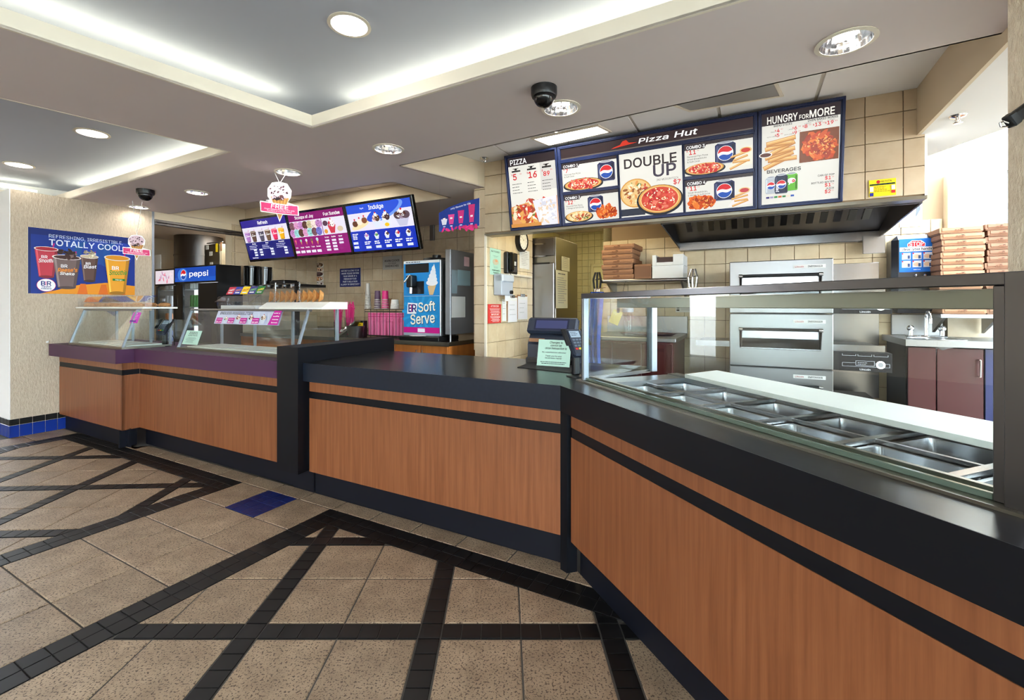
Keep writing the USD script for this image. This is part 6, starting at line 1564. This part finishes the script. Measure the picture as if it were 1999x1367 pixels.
# ------------------------------------------------------------------ shelf with boxes over the left kitchen table
tsh = 2.75
h0, h1 = F1.S(1172, tsh), F1.S(1341, tsh); zsh = F1.Z(1255, 544, tsh)
T = thing('wall_shelf', 'wall mounted steel shelf carrying the left stack of pizza boxes', 'shelf', F1, (h0 + h1) / 2, tsh, zsh - .04)
part('shelf_board', G().box(h0, h1, tsh, TK - .014, zsh - .035, zsh, .004), steel2, T)
part('front_rail', G().cyl((h0, tsh, zsh - .02), (h1, tsh, zsh - .02), .02), steel2, T, smooth=50)
for x in (h0 + .06, h1 - .06): part('bracket', G().side([(tsh + .05, zsh - .035), (TK - .015, zsh - .035), (TK - .015, zsh - .2)], x - .01, x + .01), steel, T)
def pizza_box(label, fr, s, t, z, w, d, h, rz=0, group=None, proto=None, m=None):
    if proto is not None: return dup(proto, label, fr, s, t, z, rz)
    T = thing('pizza_box', label, 'pizza box', fr, s, t, z, rz=rz, group=group); T.off = np.zeros(3)
    part('tray', G().box(-w / 2 + .004, w / 2 - .004, 0, d, 0, h * .55), cardd, T)
    part('lid', G().side([(-.004, h * .2), (0, h - .001), (d, h - .001), (d, h * .3)], -w / 2, w / 2), m or card, T)
    part('front_flap', G().side([(-.001, h * .12), (-.008, h * .5), (-.003, h * .96), (.002, h * .96)], -w / 2 + .015, w / 2 - .015), m or card, T)
    a = Art(w * .4, h * .5, None)
    a.lines(w * .02, h * .28, w * .3, 2, h * .18, h * .1, (110, 70, 44), 3); a.poly([(w * .12, h * .5), (w * .24, h * .5), (w * .18, h * .38)], (60, 36, 24))
    a.put(T, 'printed_mark', PR, -w * .17, -.0095, h * .25)
    return T
hb = .049
tbx = 2.78
x0, x1 = F1.S(1176, tbx), F1.S(1236, tbx); w_ = x1 - x0
cnt = 7
zr_ = F1.Z(1205, 476, tbx) - zsh; hb = zr_ / cnt * .985
proto = None
for i in range(cnt):
    lab = 'kraft pizza box on the wall shelf, %s of seven' % (['bottom one', 'second from the bottom', 'third from the bottom', 'middle one', 'third from the top', 'second from the top', 'top one'][i])
    r_ = pizza_box(lab, F1, (x0 + x1) / 2 + rnd.uniform(-.012, .012), tbx + rnd.uniform(-.008, .008), zsh + .001 + i * hb, w_, .36, hb * .97, rnd.uniform(-3, 3), 'pizza boxes on the left wall shelf', proto)
    proto = proto or r_
q0, q1 = F1.S(1236, tbx), F1.S(1271, tbx); zq = F1.Z(1252, 516, tbx)
T = thing('small_carton', 'small kraft carton on the wall shelf between the pizza boxes and the white trays', 'carton', F1, (q0 + q1) / 2 + .02, tbx, zsh)
part('box', G().box(q0 + .012, q1, tbx, tbx + .26, zsh + .001, zq, .004), card, T); part('flap', G().box(q0 + .014, q1 - .002, tbx - .004, tbx, zsh + .02, zq - .02), cardd, T)
q0, q1 = F1.S(1273, tbx), F1.S(1334, tbx); za, zb_ = F1.Z(1303, 518, tbx), F1.Z(1303, 497, tbx)
T = thing('white_carton', 'plain white carton on the wall shelf, under the open one', 'carton', F1, (q0 + q1) / 2, tbx, zsh)
part('box', G().box(q0, q1, tbx, tbx + .34, zsh + .001, za - .002, .004), paper, T); part('lid_seam', G().box(q0 - .002, q1 + .002, tbx - .002, tbx + .342, za - .014, za - .002), wplast, T)
T = thing('white_carton', 'open white carton with a dark window, on top of the plain white one', 'carton', F1, (q0 + q1) / 2, tbx, za)
g = G(); g.box(q0, q0 + .04, tbx, tbx + .34, za, zb_, .003); g.box(q1 - .1, q1, tbx, tbx + .34, za, zb_, .003); g.box(q0 + .04, q1 - .1, tbx, tbx + .34, za, za + (zb_ - za) * .3); part('box', g, paper, T)
part('contents', G().box(q0 + .04, q1 - .1, tbx + .05, tbx + .33, za + (zb_ - za) * .3, zb_ - .02), mat('brown_film', C(64, 36, 30), .4), T)
# tools hanging at both ends of the shelf
for i, (u, lab) in enumerate(((1166, 'black handled cutters hung at the left end of the wall shelf'), (1352, 'steel tools hung at the right end of the wall shelf'))):
    x = F1.S(u, tsh - .02)
    T = thing('hanging_tool', lab, 'kitchen tool', F1, x, tsh - .02, zsh - .2)
    for k in range(3):
        xx = x + .022 * k - .02
        part('handle', G().tube([(xx, tsh - .02, zsh + .08), (xx + .02 * (k - 1), tsh - .035, zsh - .0), (xx + .01 * (k - 1), tsh - .03, zsh - .1)], .011, 8), (rubber if i == 0 else chrome), T, smooth=50)
        part('blade', G().box(xx - .008, xx + .008, tsh - .034, tsh - .03, zsh - .24, zsh - .1), steel2, T)
    part('hook', G().tube([(x - .04, tsh, zsh - .0), (x + .05, tsh - .02, zsh + .01)], .006, 6), chrome, T)

# ------------------------------------------------------------------ left kitchen table
tt0 = 2.3; ZT = 1.05
x0, x1 = F1.S(1140, tt0), F1.S(1317, tt0)
T = thing('prep_counter', 'steel topped maroon counter against the kitchen wall, seen through the left of the sneeze guard', 'counter', F1, (x0 + x1) / 2, tt0, 0)
part('top', G().box(x0, x1 + .01, tt0, TK - .015, ZT - .04, ZT, .006), steel, T)
part('backsplash', G().box(x0, F1.S(1342, TK - .05), TK - .04, TK - .015, ZT, F1.Z(1260, 617, TK - .03), .004), steel, T)
part('carcass', G().box(x0, x1 - .02, tt0 + .05, TK - .02, .1, ZT - .04), mat('dark_red_laminate', C(84, 26, 30), .3), T)
for i in range(3):
    a0, a1_ = x0 + (x1 - .02 - x0) * i / 3, x0 + (x1 - .02 - x0) * (i + 1) / 3
    part('door', G().box(a0 + .004, a1_ - .004, tt0 + .03, tt0 + .05, .12, ZT - .06, .003), maroon, T)
T = thing('oval_tray', 'dark oval serving tray lying on the maroon counter', 'tray', F1, (x0 + x1) / 2 + .1, tt0 + .45, ZT)
g = G(); g.lathe([(0, .002), (.24, .002), (.29, .02), (.3, .02), (.25, -.0), (0, 0)], (0, 0, 0), 28); v = g.v[0]; g.v[0] = v * [1, .6, 1] + [(x0 + x1) / 2 + .1, tt0 + .45, ZT]; part('tray', g, mat('red_brown_plastic', C(90, 40, 44), .3), T, smooth=50)
xg = F1.S(1226, 2.5)
T = thing('shaker', 'clear shaker jar standing on the maroon counter', 'jar', F1, xg, 2.5, ZT)
part('jar', G().lathe([(0, 0), (.05, 0), (.055, .02), (.05, .2), (.035, .23), (.05, .24), (.05, .27), (0, .27)], (xg, 2.5, ZT), 18), acryl, T, smooth=50)
part('lid', G().lathe([(.0, .24), (.055, .24), (.055, .28), (0, .29)], (xg, 2.5, ZT), 18), gplast, T, smooth=50)
xt, yt_ = F1.S(1207, 2.4), 2.4
T = thing('yellow_tag', 'yellow tag hanging tilted by the shelf behind the left guard glass', 'tag', F1, xt, yt_, F1.Z(1207, 607, 2.4)); T.off = np.zeros(3)
g = G(); g.box(-.05, .05, -.003, 0, -.14, 0); g.mul(rot((0, 1, 0), 22)); part('tag', g, mat('yellow_card', C(226, 210, 110), .6), T)
part('clip', G().box(-.012, .012, -.01, .006, -.02, .03), bplast, T)
part('string', G().tube([(0, 0, 0), (0, .3, zsh - .02 - F1.Z(1207, 607, 2.4))], .002, 5), rubber, T)
xa = F1.S(1162, 2.25)
T = thing('apron', 'blue cloth apron hanging behind the left end of the sneeze guard', 'apron', F1, xa, 2.25, .9)
n = 14; g = G(); zz = np.linspace(F1.Z(1162, 570, 2.25), .75, 14); xx = np.linspace(F1.S(1149, 2.25), F1.S(1174, 2.25), n)
P = [(x + .02 * math.sin(z * 5), 2.25 + .025 * math.sin(k * 1.4 + z * 2), z) for z in zz for k, x in enumerate(xx)]
P2 = [(x, y + .006, z) for x, y, z in P]
f = [(i * n + j, i * n + j + 1, (i + 1) * n + j + 1, (i + 1) * n + j) for i in range(13) for j in range(n - 1)]
g.add(P, np.array(f)[:, ::-1]); g.add(P2, f); part('cloth', g, bluefab, T, smooth=True)
part('hanger_hook', G().tube([(xa, 2.25, zz[0] - .02), (xa, 2.28, zz[0] + .03), (xa + .03, 2.5, zz[0] + .05)], .006, 6), chrome, T)
wallsign('paper_notice', 'white chart with black squares on the kitchen wall left of the ovens', 'notice', 1319, 1373, 591, 610, TK - .015, lambda w, h: (lambda a: (a.rect(w * .04, h * .66, w * .1, h * .16, (40, 40, 44)), a.rect(w * .04, h * .4, w * .1, h * .16, (40, 40, 44)), a.rect(w * .04, h * .14, w * .1, h * .16, (40, 40, 44)), a.lines(w * .2, h * .8, w * .7, 6, h * .12, h * .04, (150, 150, 150), 4), a)[-1])(Art(w, h, (216, 212, 200))))

# ------------------------------------------------------------------ ovens
to = 2.25
o0, o1 = F1.S(1424, to), F1.S(1627, to)
names = ('bottom', 'middle', 'top'); zo = [.386, .838, 1.288, 1.735]
def art_ctrl(w, h):
    a = Art(w, h, (22, 22, 26)); W_ = (170, 172, 176)
    for i in range(3): a.rect(w * (.06 + .3 * i), h * .8, w * .27, h * .1, W_); a.rect(w * (.07 + .3 * i), h * .82, w * .25, h * .09, (22, 22, 26))
    a.rect(w * .06, h * .24, w * .9, h * .2, W_); a.rect(w * .07, h * .26, w * .88, h * .16, (22, 22, 26)); a.rect(w * .32, h * .3, w * .36, h * .26, W_); a.rect(w * .33, h * .32, w * .34, h * .22, (22, 22, 26)); a.lines(w * .36, h * .44, w * .26, 2, h * .08, h * .03, W_, 3)
    a.ell(w * .79, h * .38, w * .09, h * .21, (226, 226, 222), 24); a.ell(w * .79, h * .38, w * .05, h * .12, (150, 150, 152), 20); a.text('Lincoln', w * .5, h * .06, h * .1, (206, 206, 206), True, w * .2, 'c'); return a
for i in range(3):
    z0, z1 = zo[i] + .004, zo[i + 1] - .002
    lab = 'steel conveyor pizza oven, %s deck of the stack of three' % names[i]
    T = thing('conveyor_oven', lab, 'oven', F1, (o0 + o1) / 2, to, z0)
    part('chamber', G().box(o0, o1, to, TK - .12, z0, z1, .006), steel, T)
    zw0, zw1 = z0 + (z1 - z0) * .36, z0 + (z1 - z0) * .72
    wx0, wx1 = o0 + (o1 - o0) * .125, o0 + (o1 - o0) * .875
    d = part('window_frame', G().box(wx0 - .012, wx1 + .012, to - .012, to, zw0 - .012, zw1, .003), steel2, T)
    part('window', G().box(wx0, wx1, to - .015, to - .01, zw0, zw0 + (zw1 - zw0) * .5), blackgloss, d)
    part('handle', G().cyl((wx0 - .004, to - .06, zw1 - .005), (wx1 + .004, to - .06, zw1 - .005), .012), bplast, T, smooth=50)
    for x in (wx0 - .004, wx1 + .004):
        part('handle_arm', G().tube([(x, to - .06, zw1 - .005), (x, to - .02, zw0 + .05), (x, to - .01, zw0)], .009, 8), bplast, T, smooth=50)
        part('handle_end', G().cyl((x - .014, to - .06, zw1 - .005), (x + .014, to - .06, zw1 - .005), .015), chrome, T, smooth=50)
    a = Art(.22, .03, (206, 206, 202)); a.text('Lincoln', .012, .008, .014, (150, 60, 60), True, .06); a.text('IMPINGER', .1, .008, .014, (40, 40, 42), True, .1); a.put(T, 'name_plate', PR, o1 - .27, to - .0015, z1 - .075)
    for x0, x1 in ((o1, o1 + .34), (o0 - .28, o0)):
        zc_ = zw0 + .02
        part('conveyor_tray', G().box(x0, x1, to + .1, TK - .2, zc_ - .02, zc_, .004), dsteel, T); part('tray_edge', G().box(x0, x1, to + .09, to + .1, zc_ - .03, zc_ + .02), steel2, T)
        part('belt', G().box(x0 + .01, x1 - .01, to + .12, TK - .22, zc_, zc_ + .006), wirem, T)
    c0, c1 = F1.S(1638, to + .03), F1.S(1742, to + .03); zc0, zc1 = (zw0 - .16), (zw0 - .012)
    part('control_box', G().box(o1, c1, to + .035, to + .5, zc0, zc1, .004), bplast, T)
    art_ctrl(c1 - c0, zc1 - zc0).put(T, 'control_panel', PR, c0, to + .033, zc0)
    part('end_panel', G().box(o1, o1 + .3, to + .52, to + .53, z0, zc0 - .0 + .0, .002), steel, T) if i < 3 else None
T = thing('oven_stand', 'low black stand under the stack of ovens', 'stand', F1, (o0 + o1) / 2, to + .3, 0)
part('platform', G().box(o0 - .05, o1 + .05, to + .05, TK - .15, .33, .388), dsteel, T)
for x in (o0, o1):
    for y in (to + .1, TK - .22): part('leg', G().box(x - .025, x + .025, y - .025, y + .025, 0, .33), dsteel, T)
tp_ = TK - .03
x0, x1 = F1.S(1625, tp_), F1.S(1716, tp_)
T = thing('heat_panel', 'shiny steel panel on the kitchen wall right of the ovens', 'panel', F1, (x0 + x1) / 2, tp_, 1.0)
part('panel', G().box(x0, x1, tp_, tp_ + .012, .5, F1.Z(1670, 514, tp_), .002), steel2, T)

# ------------------------------------------------------------------ hood
T = thing('exhaust_hood', 'black and steel exhaust hood under the menu boards', 'exhaust hood', F1, .9, 2.0, 1.9)
hL, hR = F1.S(1291, 1.93), F1.S(1799, 1.93); zt_, zb_ = 2.075, 1.975
tF, tR = 1.93, TK - .02
def prof(a, b): return [(tF, zt_), (tR, zt_ + .0), (tR, zb_ - .03), (tR - .12, zb_ - .03)]
for x in (hL, hR): part('end_panel', G().side([(tF, zt_ - .02), (tF, zt_ + .2), (tR, zt_ + .2), (tR, zb_), (tR - .1, zb_)], x - .006, x + .006), blacklam if x == hL else dsteel, T)
part('front_lip', G().box(hL, hR, tF, tF + .02, zt_ - .02, zt_ + .18, .003), dsteel, T)
part('top_plate', G().box(hL, hR, tF, tR, zt_ + .18, zt_ + .2), dsteel, T)
part('rear_gutter', G().box(hL, hR, tR - .12, tR, zb_ - .03, zb_ + .06, .006), steel2, T)
part('rear_plate', G().side([(tR - .1, zb_ + .06), (tR - .02, zb_ + .06), (tF + .52, zt_ + .18), (tF + .5, zt_ + .18)], hL, hR), dsteel, T)
for k in range(15):
    x0 = hL + .14 + (hR - hL - .3) * k / 15; w_ = (hR - hL - .3) / 15
    q0, q1 = np.array((tF + .9, zt_ + .075)), np.array((tF + .7, zt_ + .125))
    part('filter', G().side([(tF + .5, zt_ - .03), (tF + .36, zt_ + .035), (tF + .38, zt_ + .05), (tF + .52, zt_ - .015)], x0 + .012, x0 + w_ * .62), steelw if k % 4 else dsteel, T)
x0, x1 = F1.S(1684, tR - .13), F1.S(1728, tR - .13)
part('grease_cup', G().box(x0, x1, tR - .14, tR - .12, F1.Z(1706, 495, tR - .13), zb_ + .02, .003), steel2, T)

# ------------------------------------------------------------------ sink unit, dispenser, boxes on the right
tsk = 2.45; ZK = 1.09
x0, x1 = F1.S(1768, tsk), 2.62
T = thing('sink_counter', 'steel sink counter with dark red doors at the right of the kitchen', 'sink counter', F1, 2.3, tsk, 0)
part('top', G().prism([(x0, tsk), (x1, tsk), (x1, TK - .14), (KR, TK - .14), (KR, TK - .015), (x0, TK - .015)], ZK - .05, ZK), steel, T)
part('backsplash', G().box(F1.S(1740, TK - .04), KR, TK - .045, TK - .015, ZK, F1.Z(1800, 614, TK - .03), .004), steel, T)
part('carcass', G().box(x0 + .01, x1, tsk + .05, TK - .14, .05, ZK - .05), blacklam, T)
for a0, a1_ in ((x0 + .02, F1.S(1830, tsk)), (F1.S(1830, tsk) + .006, F1.S(1924, tsk))):
    d = part('door', G().box(a0, a1_, tsk + .03, tsk + .05, .08, ZK - .06, .003), maroon, T)
part('blue_end_panel', G().box(F1.S(1926, tsk) + .004, x1, tsk + .03, tsk + .05, .08, ZK - .06), mat('blue_laminate', C(20, 28, 76), .3), T)
hx = F1.S(1912, tsk + .02); part('door_handle', G().tube([(hx, tsk + .03, ZK - .14), (hx, tsk, ZK - .14), (hx, tsk, ZK - .26), (hx, tsk + .03, ZK - .26)], .006, 8), chrome, d, smooth=50)
fs_, ft_ = F1.S(1808, 2.85), 2.85
part('basin', G().lathe([(.0, -.12), (.14, -.12), (.17, .003), (.185, .004), (.185, 0), (.15, -.01)], (fs_, ft_ - .22, ZK + .001), 24), steel2, T, smooth=40)
T = thing('faucet', 'chrome goose neck faucet with two handles on the sink counter', 'faucet', F1, fs_, ft_, ZK)
part('deck_plate', G().box(fs_ - .13, fs_ + .13, ft_ - .03, ft_ + .03, ZK, ZK + .015, .007), chrome, T)
arc = [(fs_, ft_, ZK + .01), (fs_, ft_, ZK + .16)] + [(fs_, ft_ - .05 + .05 * math.cos(q), ZK + .16 + .05 * math.sin(q)) for q in np.linspace(.2, 3.1, 9)] + [(fs_, ft_ - .1, ZK + .12)]
part('spout', G().tube(arc, .013, 12), chrome, T, smooth=60)
for q in (-1, 1):
    h_ = part('handle', G().cyl((fs_ + q * .1, ft_, ZK + .01), (fs_ + q * .1, ft_, ZK + .06), .016).ball((fs_ + q * .1, ft_, ZK + .075), .026, 2), chrome, T, smooth=60)
td = 2.95
x0, x1 = F1.S(1742, td), F1.S(1829, td); z0, z1 = F1.Z(1785, 612, td), F1.Z(1785, 458, td)
T = thing('soap_dispenser', 'big dark wall dispenser with the blue STOP clean your hands sign', 'dispenser', F1, (x0 + x1) / 2, td, z0)
part('body', G().box(x0, x1, td, TK - .015, z0, z1, .04), nplast if 0 else mat('charcoal_plastic', C(26, 30, 40), .25), T)
zs0, zs1 = F1.Z(1790, 531, td), F1.Z(1790, 466, td); y0_, y1_ = F1.S(1755, td), F1.S(1825, td)
def art_stop(w, h):
    a = Art(w, h, (28, 110, 206)); a.poly([(w * .24, h * .76), (w * .24, h * .86), (w * .36, h * .95), (w * .62, h * .95), (w * .74, h * .86), (w * .74, h * .76)], (250, 250, 250)); a.poly([(w * .26, h * .77), (w * .26, h * .85), (w * .37, h * .93), (w * .61, h * .93), (w * .72, h * .85), (w * .72, h * .77)], (206, 34, 44)); a.text('STOP', w * .49, h * .78, h * .12, (255, 255, 255), True, w * .4, 'c')
    a.rect(w * .02, h * .62, w * .96, h * .13, (240, 240, 240)); a.text('clean your hands', w * .5, h * .655, h * .07, (20, 24, 40), True, w * .84, 'c')
    for i in range(3):
        for j in range(2):
            x, y = w * (.08 + .3 * i), h * (.14 + .24 * j); a.rect(x, y, w * .25, h * .2, (216, 220, 228)); a.ell(x + w * .11, y + h * .09, w * .09, h * .06, (226, 190, 160)); a.rect(x + w * .16, y + h * .02, w * .07, h * .1, (60, 80, 120)); a.rect(x, y + h * .16, w * .04, h * .04, (206, 40, 50))
    a.lines(w * .5, h * .06, w * .2, 1, .01, h * .02, (220, 230, 250), 2, 'c'); return a
art_stop(y1_ - y0_, zs1 - zs0).put(T, 'instruction_sign', PR, y0_, td - .003, zs0)
for q in (-1, 1): part('button', G().ball(((x0 + x1) / 2 + .04 + q * .03, td - .004, zs0 - .03), .012, 1), chrome, T)
# box stacks on a shelf over the sink
tbk = 2.74; zsf = 1.285
T = thing('wall_shelf', 'steel shelf over the sink carrying two tall stacks of pizza boxes', 'shelf', F1, 2.3, tbk, zsf - .03)
part('shelf_board', G().box(F1.S(1834, tbk), 2.64, tbk - .02, TK - .14, zsf - .03, zsf, .004), steel, T)
for x in (F1.S(1850, tbk), 2.55): part('bracket', G().side([(tbk + .06, zsf - .03), (TK - .14, zsf - .03), (TK - .14, zsf - .16)], x - .01, x + .01), steel, T)
cntn = ['bottom', 'second from the bottom', 'third from the bottom', 'fourth from the bottom', 'fifth from the bottom', 'sixth from the bottom', 'seventh from the bottom', 'seventh from the top', 'sixth from the top', 'fifth from the top', 'fourth from the top', 'third from the top', 'second from the top', 'top']
for k, (u0, u1, vt_, nm) in enumerate(((1836, 1922, 437, 'left'), (1925, 1986, 430, 'right'))):
    x0, x1 = F1.S(u0, tbk), F1.S(u1, tbk); w_ = x1 - x0; ztop = F1.Z((u0 + u1) / 2, vt_ + 6, tbk); n_ = 14; hb = (ztop - zsf) / n_
    proto = None
    for i in range(n_):
        r_ = pizza_box('kraft pizza box, %s of the %s tall stack by the window' % (cntn[i], nm), F1, (x0 + x1) / 2 + rnd.uniform(-.01, .01), tbk + rnd.uniform(-.006, .006), zsf + .001 + i * hb, w_, .31 if k == 0 else .2, hb * .97, rnd.uniform(-2.5, 2.5), 'pizza boxes in the %s stack by the window' % nm, proto, cardd if k else card)
        proto = proto or r_
def art_yel(w, h):
    a = Art(w, h, (244, 222, 40)); a.ell(w * .35, h * .86, w * .07, h * .1, (206, 40, 50)); a.text('FIRE SYSTEM', w * .44, h * .82, h * .09, (90, 70, 30), True, w * .4); a.rect(w * .03, h * .66, w * .94, h * .09, (40, 60, 50)); a.lines(w * .2, h * .54, w * .6, 4, h * .09, h * .035, (190, 150, 30), 3); a.rect(w * .03, h * .03, w * .14, h * .2, (40, 50, 150)); a.rect(w * .03, h * .3, w * .14, h * .3, (226, 226, 220)); a.rect(w * .83, h * .14, w * .14, h * .16, (206, 50, 60)); a.rect(w * .83, h * .34, w * .14, h * .26, (226, 226, 220)); return a
wallsign('inspection_sticker', 'yellow inspection sticker on the tiles right of the menu boards', 'sticker', 1696, 1749, 350, 383, TBH - .0165, art_yel, None, .002)
tz_ = TK - .016
def art_wp(w, h):
    a = Art(w, h, (226, 232, 236)); a.lines(w * .1, h * .8, w * .5, 9, h * .07, h * .02, (180, 190, 196), 4); a.poly([(w * .7, h * .3), (w * .92, h * .6), (w * .86, h * .86), (w * .66, h * .92), (w * .74, h * .6)], (90, 98, 104)); return a
wallsign('paper_notice', 'white instruction sheet with a grey glove drawing beside the hood', 'notice', 1756, 1800, 388, 443, tz_, art_wp, None, .003)

for nm, s_, t_, z_, w_, col in (('warm light panel behind the menu boards over the left kitchen shelf', -.75, 2.45, SOF - .008, .3, None), ('warm light panel in the ceiling of the far tiled passage', -1.0, 3.95, SOF - .008, .2, None)):
    T = thing('light_panel', nm, 'ceiling light', F1, s_, t_, z_); T.off = np.zeros(3)
    part('lens', G().box(-w_, w_, -.3, .3, -.006, 0), emit('warm_panel_lens', (1.0, .84, .5), TROFFER * .55), T); part('frame', G().box(-w_ - .03, w_ + .03, -.33, .33, 0, .006), trimw, T)
# strap on the tan pier at the right edge
pq = np.array([(1969 - CX) / FPX, 1.0]) * 1.55; zq = EYE - (240 - CY) * 1.55 / FPX
T = thing('hanging_strap', 'black strap with a wire ring on the tan pier at the right edge', 'strap', W, pq[0], pq[1], zq); T.off = np.zeros(3)
g = G(); g.box(.0, .2, -.012, .012, -.018, .022, .006); g.mul(rot((0, 1, 0), -36)); part('strap', g, rubber, T)
part('ring', G().tube([(-.0, 0, .0), (-.018, 0, .006), (-.03, 0, 0), (-.026, 0, -.014), (-.004, 0, -.012)], .0028, 6), chrome, T)
part('buckle', G().box(.0, .03, -.015, .015, -.02, .024, .004).mul(rot((0, 1, 0), -36)), bplast, T)

# ------------------------------------------------------------------ outside the window
bw = FW.w(0, 7.0)
T = thing('brick_building', 'sunlit pinkish building outside the kitchen window', 'building', FW, .5, 7, 0)
part('wall', G().box(-6, 6, 7, 10, -.1, 2.2), mat('pink_stucco', C(206, 160, 146), .9, var=C(190, 140, 126), scale=4), T)
for x in (-1.2, -.3, .6, 1.5): part('pillar', G().box(x - .2, x + .2, 6.6, 7.0, -.1, 2.1, .01), mat('brick_red', C(150, 90, 76), .9), T)
part('roof', G().box(-6.2, 6.2, 6.3, 10.2, 2.2, 2.4), white_paint, T)
T = thing('garden_tree', 'leafy tree outside the kitchen window', 'tree', FW, 0, 4.6, 0)
q = random.Random(3); g = G()
for k in range(500):
    d_ = np.array([q.gauss(0, 1), q.gauss(0, 1), q.gauss(0, 1)]); d_ /= np.linalg.norm(d_); p = np.array([-.1, 4.6, 2.0]) + d_ * np.array([.7, .7, .6]) * q.uniform(.5, 1)
    a_ = np.array([q.uniform(-1, 1), q.uniform(-1, 1), q.uniform(-.5, .5)]) * .07; b_ = np.array([q.uniform(-1, 1), q.uniform(-1, 1), q.uniform(-.5, .5)]) * .05
    g.add([p - a_, p + b_, p + a_, p - b_], [(0, 1, 2, 3)])
part('foliage', g, mat('leaves', C(110, 150, 80), .6), T, kind='stuff')
part('trunk', G().cyl((-.1, 4.6, -.1), (-.1, 4.6, 1.9), .09, .05), mat('bark', C(90, 70, 56), .9), T)
